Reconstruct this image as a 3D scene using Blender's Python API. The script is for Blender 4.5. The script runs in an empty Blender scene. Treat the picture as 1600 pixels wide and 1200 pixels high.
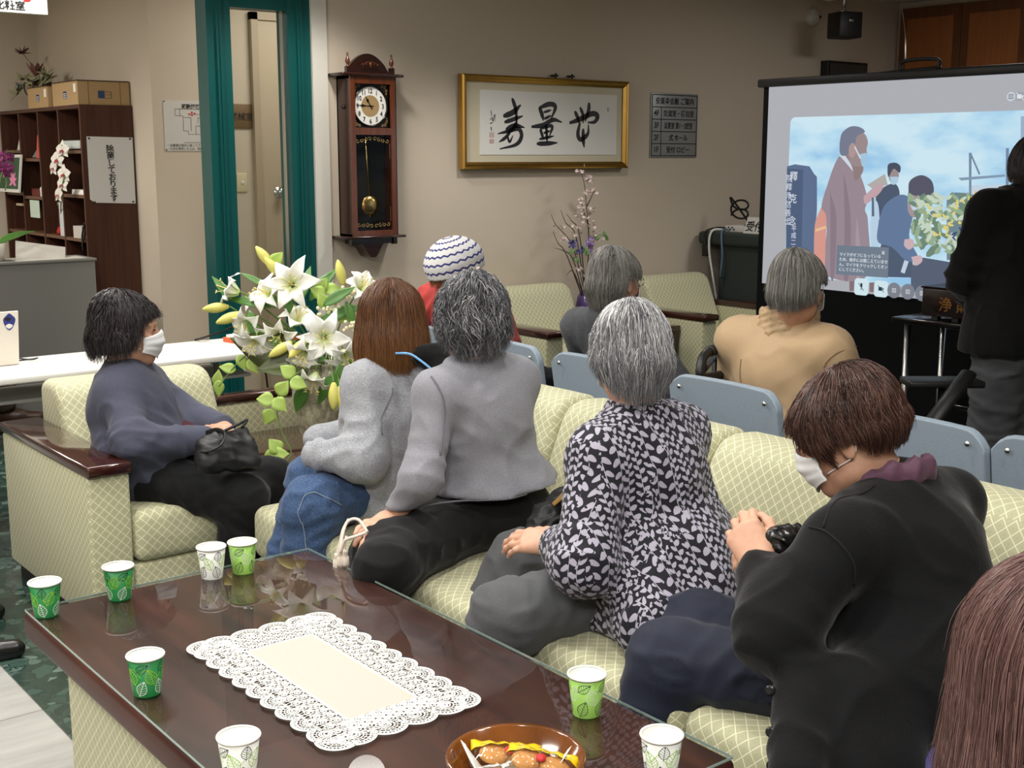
import bpy, bmesh, math, random
import numpy as np
from mathutils import Vector, Matrix, Euler

# ------------------------------------------------------------------ camera, world, lights, exposure
SC = bpy.context.scene
COL = SC.collection
cam_d = bpy.data.cameras.new('camera')
cam_d.sensor_width = 36.0
cam_d.lens = 1942.0 / 1600 * 36.0
cam_d.clip_start = 0.05
cam = bpy.data.objects.new('camera', cam_d)
COL.objects.link(cam)
cam.location = (0, 0, 1.50)
cam.rotation_euler = (math.radians(90) - math.atan(355 / 1942), 0, -math.radians(38.4))
SC.camera = cam
SC.view_settings.view_transform = 'Standard'
SC.view_settings.look = 'None'
SC.view_settings.exposure = 0.0
SC.view_settings.gamma = 1.0
SC.view_settings.use_curve_mapping = False
SC.cycles.use_denoising = True
SC.cycles.max_bounces = 8
SC.cycles.transparent_max_bounces = 24
SC.cycles.caustics_reflective = False
SC.cycles.caustics_refractive = False
SC.cycles.sample_clamp_indirect = 6.0

W = bpy.data.worlds.new('world')
SC.world = W
W.use_nodes = True
W.node_tree.nodes['Background'].inputs[0].default_value = (1.0, 0.97, 0.93, 1)
W.node_tree.nodes['Background'].inputs[1].default_value = 0.20


def spot(loc, energy, size=120, blend=0.5, radius=0.10, color=(1, 0.97, 0.91), aim=(0, 0, -1)):
    d = bpy.data.lights.new('downlight_lamp', 'SPOT')
    d.energy = energy
    d.spot_size = math.radians(size)
    d.spot_blend = blend
    d.shadow_soft_size = radius
    d.color = color
    o = bpy.data.objects.new('downlight_lamp', d)
    o.location = loc
    o.rotation_euler = Vector(aim).to_track_quat('-Z', 'Y').to_euler()
    COL.objects.link(o)


def area(loc, energy, sx, sy, color=(1, 0.98, 0.94), aim=(0, 0, -1)):  # unseen fill light, added under the ceiling to brighten the room
    d = bpy.data.lights.new('fill_light', 'AREA')
    d.shape = 'RECTANGLE'
    d.size = sx
    d.size_y = sy
    d.energy = energy
    d.color = color
    o = bpy.data.objects.new('fill_light', d)
    o.location = loc
    o.rotation_euler = Vector(aim).to_track_quat('-Z', 'Y').to_euler()
    COL.objects.link(o)


# recessed ceiling lamps over the seating group (the far end of the room is switched off for the projection)
DOWNLIGHTS = [(1.15, 1.75), (1.15, 3.15), (2.25, 0.95), (2.3, 2.25), (2.2, 3.6)]
for (lx, ly) in DOWNLIGHTS:
    spot((lx, ly, 2.60), 52, size=118, blend=0.55)
spot((3.15, 5.2, 2.60), 52, size=130, blend=0.5, color=(1, 0.96, 0.90))
spot((4.4, 4.7, 2.60), 62, size=130, blend=0.6, color=(1, 0.97, 0.94))  # added spot to brighten the back wall
spot((1.1, 6.9, 2.60), 55, size=160, blend=0.5, color=(1, 0.95, 0.87))
area((4.0, 6.6, 2.60), 14, 0.6, 0.4, color=(1, 0.95, 0.88))  # added fill lights from here on, without fixtures
area((0.7, 7.7, 2.60), 60, 0.8, 0.5, color=(1, 0.95, 0.87))
area((-0.2, -0.3, 2.60), 105, 1.6, 0.8)
area((-0.7, 2.8, 2.60), 62, 0.6, 1.6)
area((1.6, 4.6, 2.60), 40, 1.2, 0.5)
area((6.6, 3.6, 2.60), 26, 0.6, 0.6)

# ------------------------------------------------------------------ helpers
rnd = random.Random(7)


def tag(o, label=None, cat=None, group=None, kind=None):
    for k, v in (('label', label), ('category', cat), ('group', group), ('kind', kind)):
        if v:
            o[k] = v
    return o


def empty(name, loc, label, cat, group=None):
    o = bpy.data.objects.new(name, None)
    o.empty_display_size = 0.1
    COL.objects.link(o)
    o.location = loc
    return tag(o, label, cat, group)


def wloc(o):
    p = Vector((0, 0, 0))
    while o is not None:
        p += o.location
        o = o.parent
    return p


def box_uv(V, loops, lstart, ltot, nrm):
    """Metric box-projected UVs."""
    f_of = np.repeat(np.arange(len(ltot)), ltot)
    n = np.abs(nrm[f_of])
    p = V[loops]
    ax = n.argmax(1)
    uv = np.where((ax == 0)[:, None], p[:, [1, 2]], np.where((ax == 1)[:, None], p[:, [0, 2]], p[:, [0, 1]]))
    return uv


def mk(name, VF, mat, parent=None, smooth=True, uv=None, attr=None, bevel=0, subsurf=0, keep=False):
    """One mesh object from (verts, faces); verts are world coordinates at build time.
    uv: None -> box projection in metres, or per-vertex (n,2) array."""
    V, F = VF[0], VF[1]
    V = np.asarray(V, dtype=np.float64).reshape(-1, 3)
    if parent is not None:
        off = np.array(wloc(parent))
    elif keep:
        off = np.zeros(3)
    else:
        lo, hi = V.min(0), V.max(0)
        off = np.array([(lo[0] + hi[0]) / 2, (lo[1] + hi[1]) / 2, lo[2]])
    me = bpy.data.meshes.new(name)
    if isinstance(F, np.ndarray):
        me.vertices.add(len(V))
        me.vertices.foreach_set('co', (V - off).astype(np.float32).ravel())
        nf, k = F.shape
        me.loops.add(nf * k)
        me.loops.foreach_set('vertex_index', F.astype(np.int32).ravel())
        me.polygons.add(nf)
        me.polygons.foreach_set('loop_start', np.arange(0, nf * k, k, dtype=np.int32))
        me.polygons.foreach_set('loop_total', np.full(nf, k, dtype=np.int32))
        me.update(calc_edges=True)
    else:
        me.from_pydata([tuple(v) for v in (V - off)], [], [tuple(int(i) for i in f) for f in F])
        me.update()
    me.polygons.foreach_set('use_smooth', np.full(len(me.polygons), bool(smooth)))
    if len(me.polygons):
        nl = len(me.loops)
        li = np.empty(nl, dtype=np.int32)
        me.loops.foreach_get('vertex_index', li)
        if uv is None or np.shape(uv) == (3, 3):
            Rm = np.eye(3) if uv is None else np.asarray(uv)
            nr = np.empty(len(me.polygons) * 3, dtype=np.float32)
            me.polygons.foreach_get('normal', nr)
            ls = np.empty(len(me.polygons), dtype=np.int32)
            lt = np.empty(len(me.polygons), dtype=np.int32)
            me.polygons.foreach_get('loop_start', ls)
            me.polygons.foreach_get('loop_total', lt)
            U = box_uv(V @ Rm, li, ls, lt, nr.reshape(-1, 3) @ Rm)
        else:
            U = np.asarray(uv)[li]
        lay = me.uv_layers.new(name='UVMap')
        lay.data.foreach_set('uv', U.astype(np.float32).ravel())
    if attr is not None:
        for an, av in attr.items():
            a = me.attributes.new(an, 'FLOAT', 'POINT')
            a.data.foreach_set('value', np.asarray(av, dtype=np.float32))
    me.materials.append(mat)
    o = bpy.data.objects.new(name, me)
    COL.objects.link(o)
    if parent is not None:
        o.parent = parent
    else:
        o.location = off
    if bevel:
        b = o.modifiers.new('Bevel', 'BEVEL')
        b.width = bevel
        b.segments = 2
        b.limit_method = 'ANGLE'
        b.angle_limit = math.radians(40)
        b.harden_normals = True
    if subsurf:
        s = o.modifiers.new('Subdivision', 'SUBSURF')
        s.levels = s.render_levels = subsurf
    return o


def join(*parts):
    V, F, n = [], [], 0
    for (v, f) in parts:
        v = np.asarray(v, dtype=np.float64).reshape(-1, 3)
        V.append(v)
        F.extend([tuple(int(i) + n for i in q) for q in f])
        n += len(v)
    return np.concatenate(V), F


def joinA(*parts):
    """Join array meshes with equal face size."""
    V, F, n = [], [], 0
    for (v, f) in parts:
        V.append(v)
        F.append(np.asarray(f) + n)
        n += len(v)
    return np.concatenate(V), np.concatenate(F)


def xf(VF, loc=(0, 0, 0), rz=0, rx=0, ry=0, s=1, piv=(0, 0, 0)):
    M = np.array(Euler((rx, ry, rz)).to_matrix())
    V = (np.asarray(VF[0], dtype=np.float64) - piv) * s
    return V @ M.T + np.array(piv) + np.array(loc), VF[1]


def box(x0, x1, y0, y1, z0, z1):
    V = [(x, y, z) for z in (z0, z1) for y in (y0, y1) for x in (x0, x1)]
    return np.array(V, dtype=float), [(0, 2, 3, 1), (4, 5, 7, 6), (0, 1, 5, 4), (2, 6, 7, 3), (0, 4, 6, 2), (1, 3, 7, 5)]


def rbox(x0, x1, y0, y1, z0, z1, r=0.02, seg=3, puff=0.0, cuts=0):
    """Rounded box, optionally with bulging (cushion) faces."""
    bm = bmesh.new()
    bmesh.ops.create_cube(bm, size=1)
    sx, sy, sz = x1 - x0, y1 - y0, z1 - z0
    for v in bm.verts:
        v.co = Vector((v.co.x * sx, v.co.y * sy, v.co.z * sz))
    if cuts:
        bmesh.ops.subdivide_edges(bm, edges=bm.edges[:], cuts=cuts, use_grid_fill=True)
    if puff:
        for v in bm.verts:
            a, b, c = (2 * v.co.x / sx, 2 * v.co.y / sy, 2 * v.co.z / sz)
            w = Vector((a * (1 - b * b) * (1 - c * c), b * (1 - a * a) * (1 - c * c), c * (1 - a * a) * (1 - b * b)))
            v.co += Vector((w.x * 0.1, w.y, w.z * 0.5)) * puff
    sharp = [e for e in bm.edges if len(e.link_faces) == 2 and e.calc_face_angle(0) > 0.9]
    bmesh.ops.bevel(bm, geom=sharp, offset=r, segments=seg, profile=0.5, affect='EDGES')
    c = np.array([(x0 + x1) / 2, (y0 + y1) / 2, (z0 + z1) / 2])
    bm.verts.index_update()
    V = np.array([v.co[:] for v in bm.verts]) + c
    F = [tuple(v.index for v in f.verts) for f in bm.faces]
    bm.free()
    return V, F


def frames(P):
    P = np.asarray(P, dtype=float)
    T = np.gradient(P, axis=0)
    T /= np.linalg.norm(T, axis=1)[:, None] + 1e-12
    u = np.cross(T[0], [0, 0, 1.0])
    if np.linalg.norm(u) < 1e-3:
        u = np.cross(T[0], [1.0, 0, 0])
    N = [u / np.linalg.norm(u)]
    for i in range(1, len(P)):
        v = N[-1] - T[i] * np.dot(N[-1], T[i])
        N.append(v / (np.linalg.norm(v) + 1e-12))
    N = np.array(N)
    return P, T, N, np.cross(T, N)


def spline(pts, n):
    """Catmull-Rom through pts, n samples."""
    P = np.asarray(pts, dtype=float)
    P = np.vstack([2 * P[0] - P[1], P, 2 * P[-1] - P[-2]])
    m = len(P) - 3
    t = np.linspace(0, m - 1e-9, n)
    i = t.astype(int)
    f = (t - i)[:, None]
    a, b, c, d = P[i], P[i + 1], P[i + 2], P[i + 3]
    return 0.5 * ((2 * b) + (-a + c) * f + (2 * a - 5 * b + 4 * c - d) * f ** 2 + (-a + 3 * b - 3 * c + d) * f ** 3)


def tube(pts, r, n=8, cap=True, flat=1.0):
    P, T, N, B = frames(pts)
    r = np.full(len(P), r, dtype=float) if np.isscalar(r) else np.asarray(r, dtype=float)
    a = np.linspace(0, 2 * math.pi, n, endpoint=False)
    V = (P[:, None, :] + r[:, None, None] * (np.cos(a)[None, :, None] * N[:, None, :] + flat * np.sin(a)[None, :, None] * B[:, None, :])).reshape(-1, 3)
    F = []
    m = len(P)
    for i in range(m - 1):
        for j in range(n):
            F.append((i * n + j, i * n + (j + 1) % n, (i + 1) * n + (j + 1) % n, (i + 1) * n + j))
    if cap:
        F.append(tuple(range(n))[::-1])
        F.append(tuple((m - 1) * n + j for j in range(n)))
    return V, F


def rod(a, b, r, n=10):
    return tube([a, b], r, n)


def ribbon(pts, w, nrm=(0, 0, 1), th=0.0):
    """Flat strip of (varying) width w lying in the plane with normal nrm."""
    P = np.asarray(pts, dtype=float)
    T = np.gradient(P, axis=0)
    T /= np.linalg.norm(T, axis=1)[:, None] + 1e-12
    S = np.cross(np.broadcast_to(np.asarray(nrm, float), P.shape), T)
    S /= np.linalg.norm(S, axis=1)[:, None] + 1e-12
    w = np.full(len(P), w, dtype=float) if np.isscalar(w) else np.asarray(w, dtype=float)
    n = len(P)
    V = np.vstack([P + S * w[:, None] / 2, P - S * w[:, None] / 2])
    F = [(i, n + i, n + i + 1, i + 1) for i in range(n - 1)]
    return V, F


def lathe(prof, n=32, c=(0, 0, 0), cap=False):
    prof = np.asarray(prof, dtype=float)
    a = np.linspace(0, 2 * math.pi, n, endpoint=False)
    V = np.stack([prof[:, 0][:, None] * np.cos(a), prof[:, 0][:, None] * np.sin(a), np.broadcast_to(prof[:, 1][:, None], (len(prof), n))], -1).reshape(-1, 3) + np.array(c)
    F = []
    for i in range(len(prof) - 1):
        for j in range(n):
            F.append((i * n + j, i * n + (j + 1) % n, (i + 1) * n + (j + 1) % n, (i + 1) * n + j))
    if cap:
        F.append(tuple(range(n))[::-1])
        F.append(tuple((len(prof) - 1) * n + j for j in range(n)))
    return V, F


def prism(poly, o, ux, uy, depth):
    """Extruded 2D polygon: origin o, axes ux, uy, extruded along ux x uy by depth."""
    o, ux, uy = np.array(o, float), np.array(ux, float), np.array(uy, float)
    nz = np.cross(ux, uy)
    A = np.array([o + ux * p[0] + uy * p[1] for p in poly])
    n = len(A)
    V = np.vstack([A, A + nz * depth])
    F = [tuple(range(n))[::-1], tuple(range(n, 2 * n))] + [(i, (i + 1) % n, n + (i + 1) % n, n + i) for i in range(n)]
    return V, F


def rrect(x0, x1, y0, y1, r, n=5):
    pts = []
    for cx, cy, a0 in ((x1 - r, y0 + r, -90), (x1 - r, y1 - r, 0), (x0 + r, y1 - r, 90), (x0 + r, y0 + r, 180)):
        for i in range(n + 1):
            a = math.radians(a0 + 90 * i / n)
            pts.append((cx + r * math.cos(a), cy + r * math.sin(a)))
    return pts


def text(name, s, size, o, ux, uy, mat, parent, align='LEFT', squash=1.0, weight=0.0, vertical=False, gap=1.0):
    """Lettering as a thin mesh: origin o, writing direction ux, up direction uy."""
    ux, uy, o = Vector(ux), Vector(uy), Vector(o)
    chars = list(s) if vertical else [s]
    Vs = []
    for i, ch in enumerate(chars):
        c = bpy.data.curves.new('lettering', 'FONT')
        c.body = ch
        c.size = size
        c.align_x = 'CENTER' if vertical else align
        c.extrude = 0.0004
        c.offset = weight
        c.resolution_u = 3
        t = bpy.data.objects.new('lettering', c)
        COL.objects.link(t)
        dg = bpy.context.evaluated_depsgraph_get()
        me = bpy.data.meshes.new_from_object(t.evaluated_get(dg))
        V = np.array([v.co[:] for v in me.vertices]).reshape(-1, 3)
        F = [tuple(p.vertices) for p in me.polygons]
        bpy.data.objects.remove(t)
        bpy.data.curves.remove(c)
        bpy.data.meshes.remove(me)
        if len(V) == 0:
            continue
        nz = ux.cross(uy)
        oo = o - uy * (size * gap * i)
        Wd = np.array(oo) + V[:, :1] * squash * np.array(ux) + V[:, 1:2] * np.array(uy) + V[:, 2:3] * np.array(nz)
        Vs.append((Wd, F))
    return mk(name, join(*Vs), mat, parent, smooth=False)


def grid_surf(fn, nu, nv):
    """Surface from fn(u,v) on [0,1]^2 (vectorised)."""
    u, v = np.meshgrid(np.linspace(0, 1, nu), np.linspace(0, 1, nv), indexing='ij')
    V = np.asarray(fn(u.ravel(), v.ravel())).reshape(-1, 3)
    i, j = np.meshgrid(np.arange(nu - 1), np.arange(nv - 1), indexing='ij')
    a = (i * nv + j).ravel()
    F = np.stack([a, a + nv, a + nv + 1, a + 1], 1)
    return V, F


def thick(VF, t):
    """Give an open grid surface thickness t (closed by an offset copy, sides stitched)."""
    V, F = np.asarray(VF[0]), np.asarray(VF[1])
    n = len(V)
    fn = np.cross(V[F[:, 2]] - V[F[:, 0]], V[F[:, 3]] - V[F[:, 1]])
    N = np.zeros_like(V)
    for k in range(4):
        np.add.at(N, F[:, k], fn)
    N /= np.linalg.norm(N, axis=1)[:, None] + 1e-12
    V2 = np.vstack([V, V - N * t])
    e = np.concatenate([F[:, [k, (k + 1) % 4]] for k in range(4)])
    key = {}
    for a, b in e:
        key[(a, b)] = 1
    side = [(b, a, a + n, b + n) for a, b in e if (b, a) not in key]
    return V2, np.concatenate([F, F[:, ::-1] + n, np.array(side, dtype=int).reshape(-1, 4)])


def copy_tree(o, parent=None):
    c = o.copy()
    COL.objects.link(c)
    if parent is not None:
        c.parent = parent
    for ch in list(o.children):
        copy_tree(ch, c)
    return c


# ------------------------------------------------------------------ materials
class NT:
    def __init__(s, name):
        s.m = bpy.data.materials.new(name)
        s.m.use_nodes = True
        s.t = s.m.node_tree
        s.b = s.t.nodes['Principled BSDF']
        s.out = s.t.nodes['Material Output']

    def n(s, typ, **kw):
        nd = s.t.nodes.new(typ)
        for k, v in kw.items():
            if isinstance(k, str) and hasattr(nd, k):
                setattr(nd, k, v)
        return nd

    def link(s, a, b):
        s.t.links.new(a, b)

    def math(s, op, a, b=None, c=None):
        nd = s.n('ShaderNodeMath', operation=op)
        for i, x in enumerate((a, b, c)):
            if x is None:
                continue
            if isinstance(x, (int, float)):
                nd.inputs[i].default_value = x
            else:
                s.link(x, nd.inputs[i])
        return nd.outputs[0]

    def mix(s, fac, a, b):
        nd = s.n('ShaderNodeMix', data_type='RGBA')
        for i, x in ((0, fac), (6, a), (7, b)):
            if isinstance(x, (int, float)):
                nd.inputs[i].default_value = x
            elif isinstance(x, tuple):
                nd.inputs[i].default_value = (*x[:3], 1)
            else:
                s.link(x, nd.inputs[i])
        return nd.outputs[2]

    def uv(s):
        return s.n('ShaderNodeTexCoord').outputs['UV']

    def obj(s):
        return s.n('ShaderNodeTexCoord').outputs['Object']

    def sep(s, v):
        nd = s.n('ShaderNodeSeparateXYZ')
        s.link(v, nd.inputs[0])
        return nd.outputs

    def scaled(s, v, sc):
        nd = s.n('ShaderNodeVectorMath', operation='MULTIPLY')
        s.link(v, nd.inputs[0])
        nd.inputs[1].default_value = sc
        return nd.outputs[0]

    def noise(s, v, scale, detail=3, rough=0.55):
        nd = s.n('ShaderNodeTexNoise')
        nd.inputs['Scale'].default_value = scale
        nd.inputs['Detail'].default_value = detail
        nd.inputs['Roughness'].default_value = rough
        if v is not None:
            s.link(v, nd.inputs['Vector'])
        return nd.outputs['Fac']

    def ramp(s, f, stops):
        nd = s.n('ShaderNodeValToRGB')
        cr = nd.color_ramp
        while len(cr.elements) > 1:
            cr.elements.remove(cr.elements[-1])
        for i, (p, c) in enumerate(stops):
            e = cr.elements[0] if i == 0 else cr.elements.new(p)
            e.position = p
            e.color = (*c[:3], 1) if not isinstance(c, (int, float)) else (c, c, c, 1)
        s.link(f, nd.inputs[0])
        return nd.outputs[0]

    def bump(s, h, strength=0.3, dist=0.002):
        nd = s.n('ShaderNodeBump')
        nd.inputs['Strength'].default_value = strength
        nd.inputs['Distance'].default_value = dist
        s.link(h, nd.inputs['Height'])
        s.link(nd.outputs[0], s.b.inputs['Normal'])

    def set(s, col=None, rough=None, metal=None, spec=None, **kw):
        if col is not None:
            if isinstance(col, tuple):
                s.b.inputs['Base Color'].default_value = (*col[:3], 1)
            else:
                s.link(col, s.b.inputs['Base Color'])
        if rough is not None:
            if isinstance(rough, (int, float)):
                s.b.inputs['Roughness'].default_value = rough
            else:
                s.link(rough, s.b.inputs['Roughness'])
        if metal is not None:
            s.b.inputs['Metallic'].default_value = metal
        if spec is not None:
            s.b.inputs['Specular IOR Level'].default_value = spec
        for k, v in kw.items():
            s.b.inputs[k.replace('_', ' ')].default_value = v
        return s


def S(r, g, b):
    """8-bit sRGB -> linear."""
    f = lambda c: (c / 255 / 12.92) if c / 255 <= 0.04045 else ((c / 255 + 0.055) / 1.055) ** 2.4
    return (f(r), f(g), f(b))


def plain(name, col, rough=0.5, metal=0, spec=0.5, var=0.0, vscale=30, **kw):
    m = NT(name).set(col, rough, metal, spec, **kw)
    if var:
        f = m.noise(m.obj(), vscale)
        c = m.mix(f, tuple(x * (1 - var) for x in col), tuple(min(1, x * (1 + var)) for x in col))
        m.set(c)
    return m.m


def cloth(name, col, weave=900, var=0.12, rough=0.85, bump=0.25, heather=0.0, hcol=None):
    """Woven or knitted cloth: fine grain, a little sheen, fine bump."""
    m = NT(name).set(col, rough, 0, 0.25)
    f = m.noise(m.obj(), weave / 4, 2)
    c = m.mix(f, tuple(x * (1 - var) for x in col), tuple(min(1, x * (1 + var)) for x in col))
    if heather:
        g = m.noise(m.scaled(m.obj(), (1, 1, 2.5)), 190, 3, 0.7)
        g = m.ramp(g, [(0.42, 0), (0.68, 1)])
        c = m.mix(m.math('MULTIPLY', g, heather), c, hcol)
    m.set(c)
    m.b.inputs['Sheen Weight'].default_value = 0.12
    m.b.inputs['Sheen Roughness'].default_value = 0.4
    m.bump(m.math('ADD', f, m.noise(m.obj(), 28, 3)), bump, 0.003)
    return m.m


def wood(name, c1, c2, rough=0.2, scale=(2, 30, 30), coat=0.4, spec=0.5):
    m = NT(name)
    f = m.noise(m.scaled(m.obj(), scale), 1.0, 5, 0.65)
    c = m.ramp(f, [(0.30, c1), (0.70, c2)])
    m.set(c, rough, 0, spec)
    m.b.inputs['Coat Weight'].default_value = coat
    m.b.inputs['Coat Roughness'].default_value = 0.06
    return m.m


def lattice(name, base, line, s=0.024, lw=0.05, dark=None):
    """Upholstery with a diagonal trellis of pale threads over a fine weave."""
    m = NT(name).set(None, 0.62, 0, 0.4)
    x, y, _ = m.sep(m.uv())
    cells = []
    for sg in ('ADD', 'SUBTRACT'):
        w = m.math(sg, x, y)
        w = m.math('FRACT', m.math('MULTIPLY', w, 0.7071 / s * 1.0))
        cells.append(m.math('ABSOLUTE', m.math('SUBTRACT', w, 0.5)))
    l = m.math('MAXIMUM', m.math('GREATER_THAN', cells[0], 0.5 - lw), m.math('GREATER_THAN', cells[1], 0.5 - lw))
    inner = m.math('MULTIPLY', m.math('LESS_THAN', cells[0], 0.09), m.math('LESS_THAN', cells[1], 0.09))
    weave = m.noise(m.scaled(m.uv(), (1, 3, 1)), 420, 2)
    b = m.mix(weave, tuple(v * 0.9 for v in base), tuple(min(1, v * 1.1) for v in base))
    b = m.mix(m.math('MULTIPLY', inner, 0.45), b, dark or tuple(v * 0.75 for v in base))
    c = m.mix(l, b, line)
    m.set(c)
    m.b.inputs['Sheen Weight'].default_value = 0.15
    m.bump(m.math('ADD', m.math('MULTIPLY', l, 0.6), m.math('MULTIPLY', weave, 0.4)), 0.4, 0.0012)
    return m.m


def emit(name, col, strength=1.0):
    m = NT(name)
    e = m.n('ShaderNodeEmission')
    if isinstance(col, tuple):
        e.inputs[0].default_value = (*col[:3], 1)
    e.inputs[1].default_value = strength
    m.link(e.outputs[0], m.out.inputs[0])
    m.e = e
    return m


def wallpaper(name, c):
    m = NT(name).set(None, 0.9, 0, 0.2)
    f = m.noise(m.obj(), 170, 3, 0.7)
    m.set(m.mix(f, tuple(v * 0.93 for v in c), tuple(v * 1.06 for v in c)))
    m.bump(f, 0.35, 0.002)
    return m.m


M = {}
M['wall'] = wallpaper('wallpaper', S(205, 192, 174))
M['strip'] = wallpaper('pale_wallpaper', S(214, 210, 200))
M['ceiling'] = plain('ceiling_white', S(215, 212, 205), 0.9)
M['teal'] = plain('teal_paint', S(8, 78, 76), 0.35, 0, 0.5)
M['black'] = plain('black_plastic', S(22, 22, 23), 0.45)
M['black_gloss'] = plain('black_gloss', S(14, 13, 13), 0.15)
M['white'] = plain('white_paint', S(232, 230, 224), 0.5)
M['paper'] = plain('white_paper', S(236, 234, 228), 0.8, var=0.02)
M['ink'] = plain('black_ink', S(20, 20, 22), 0.6)
M['grey_ink'] = plain('grey_ink', S(70, 72, 76), 0.6)
M['red_ink'] = plain('red_ink', S(196, 40, 44), 0.6)
M['steel'] = plain('brushed_steel', S(190, 190, 188), 0.28, 1.0)
M['brass'] = plain('brass', S(205, 172, 105), 0.25, 1.0)
M['gold'] = plain('gold_leaf', S(198, 158, 84), 0.28, 1.0, var=0.15, vscale=8)
M['mahog'] = wood('dark_lacquered_wood', S(40, 16, 13), S(66, 27, 19), 0.14, (2, 26, 26), 0.7)
M['walnut'] = wood('walnut_veneer', S(62, 36, 27), S(84, 52, 38), 0.42, (40, 40, 2), 0.0, 0.3)
M['shelfedge'] = wood('walnut_edge', S(96, 66, 48), S(112, 78, 58), 0.4, (30, 30, 30), 0.0)
M['uphol'] = lattice('green_trellis_upholstery', S(182, 180, 146), S(226, 222, 190), 0.0225)
M['hole'] = plain('dark_interior', S(8, 7, 7), 0.8)


def glass_mat(name='clear_glass', rough=0.0, tint=(1, 1, 1), ior=1.45):
    """Thin glass sheet: mirror-like at grazing angles, clear otherwise."""
    m = NT(name)
    fr = m.n('ShaderNodeFresnel')
    fr.inputs['IOR'].default_value = ior
    tr = m.n('ShaderNodeBsdfTransparent')
    tr.inputs[0].default_value = (*tint, 1)
    gl = m.n('ShaderNodeBsdfGlossy')
    gl.inputs['Roughness'].default_value = rough
    mx = m.n('ShaderNodeMixShader')
    bk = m.n('ShaderNodeNewGeometry').outputs['Backfacing']
    m.link(m.math('MULTIPLY', fr.outputs[0], m.math('SUBTRACT', 1.0, bk)), mx.inputs[0])
    m.link(tr.outputs[0], mx.inputs[1])
    m.link(gl.outputs[0], mx.inputs[2])
    m.link(mx.outputs[0], m.out.inputs[0])
    return m.m


M['glass'] = glass_mat()
M['teal_glass'] = glass_mat('partition_glass', 0.0, (0.93, 0.95, 0.93), 1.35)

# ------------------------------------------------------------------ the room
def tile_mat():
    m = NT('pale_floor_tile').set(None, 0.22, 0, 0.5)
    x, y, _ = m.sep(m.obj())
    gx = m.math('ABSOLUTE', m.math('SUBTRACT', m.math('FRACT', m.math('MULTIPLY', m.math('ADD', x, 0.02), 1 / 0.6)), 0.5))
    gy = m.math('ABSOLUTE', m.math('SUBTRACT', m.math('FRACT', m.math('MULTIPLY', m.math('ADD', y, 0.28), 1 / 0.6)), 0.5))
    g = m.math('GREATER_THAN', m.math('MAXIMUM', gx, gy), 0.4965)
    f = m.noise(m.scaled(m.obj(), (1, 6, 1)), 2.2, 6, 0.65)
    c = m.ramp(f, [(0.3, S(158, 157, 152)), (0.7, S(182, 181, 176))])
    m.set(m.mix(g, c, S(118, 114, 108)))
    return m.m


def marble_mat():
    m = NT('green_marble').set(None, 0.12, 0, 0.5)
    v = m.n('ShaderNodeTexVoronoi', feature='F1')
    v.inputs['Scale'].default_value = 21
    w = m.n('ShaderNodeVectorMath', operation='ADD')
    nz = m.n('ShaderNodeTexNoise')
    nz.inputs['Scale'].default_value = 9
    nz.inputs['Detail'].default_value = 4
    m.link(m.obj(), nz.inputs['Vector'])
    m.link(m.scaled(nz.outputs['Color'], (0.16, 0.16, 0.16)), w.inputs[0])
    m.link(m.obj(), w.inputs[1])
    m.link(w.outputs[0], v.inputs['Vector'])
    sx, _, _ = m.sep(v.outputs['Color'])
    c = m.ramp(sx, [(0.0, S(18, 32, 30)), (0.5, S(40, 62, 56)), (0.82, S(66, 88, 80)), (1.0, S(108, 128, 118))])
    e = m.n('ShaderNodeTexVoronoi', feature='DISTANCE_TO_EDGE')
    e.inputs['Scale'].default_value = 21
    m.link(w.outputs[0], e.inputs['Vector'])
    c = m.mix(m.math('LESS_THAN', e.outputs['Distance'], 0.05), c, S(20, 32, 31))
    f = m.noise(m.obj(), 60, 4, 0.7)
    m.set(m.mix(m.math('MULTIPLY', f, 0.5), c, S(60, 84, 76)))
    return m.m


M['tile'] = tile_mat()
M['marble'] = marble_mat()


def struct(name, VF, mat, parent=None, **kw):
    o = mk(name, VF, mat, parent, smooth=False, keep=True, **kw)
    if parent is None:
        o['kind'] = 'structure'
    return o


struct('floor', box(-3, 8.6, -3, 9.4, -0.1, 0.0), M['tile'])
struct('floor_marble', join(box(0.98, 8.45, -1.0, 5.88, 0.0, 0.004), box(0.98, 2.75, 5.88, 7.30, 0.0, 0.004)), M['marble'])
struct('ceiling', box(-3, 8.6, -3, 9.4, 2.65, 2.75), M['ceiling'])
struct('wall_back', box(3.36, 8.6, 5.9, 6.05, 0, 2.65), M['wall'])
struct('trim_1', box(3.335, 3.425, 5.885, 5.9, 0, 2.65), M['strip'])
struct('wall_passage', box(3.04, 8.6, 7.3, 7.45, 0, 2.65), M['wall'])
struct('wall_corner', box(3.04, 3.2, 7.45, 9.3, 0, 2.65), M['wall'])
struct('wall_far', box(-3, 3.2, 9.3, 9.4, 0, 2.65), M['wall'])
struct('wall_right', box(8.46, 8.6, -3, 7.3, 0, 2.65), M['wall'])
struct('wall_left', box(-3.1, -3, -3, 9.4, 0, 2.65), M['wall'])
struct('wall_rear', box(-3, 8.6, -3.1, -3, 0, 2.65), M['wall'])
bb = struct('baseboard_back', box(3.43, 8.46, 5.885, 5.9, 0, 0.08), M['walnut'])

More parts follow.
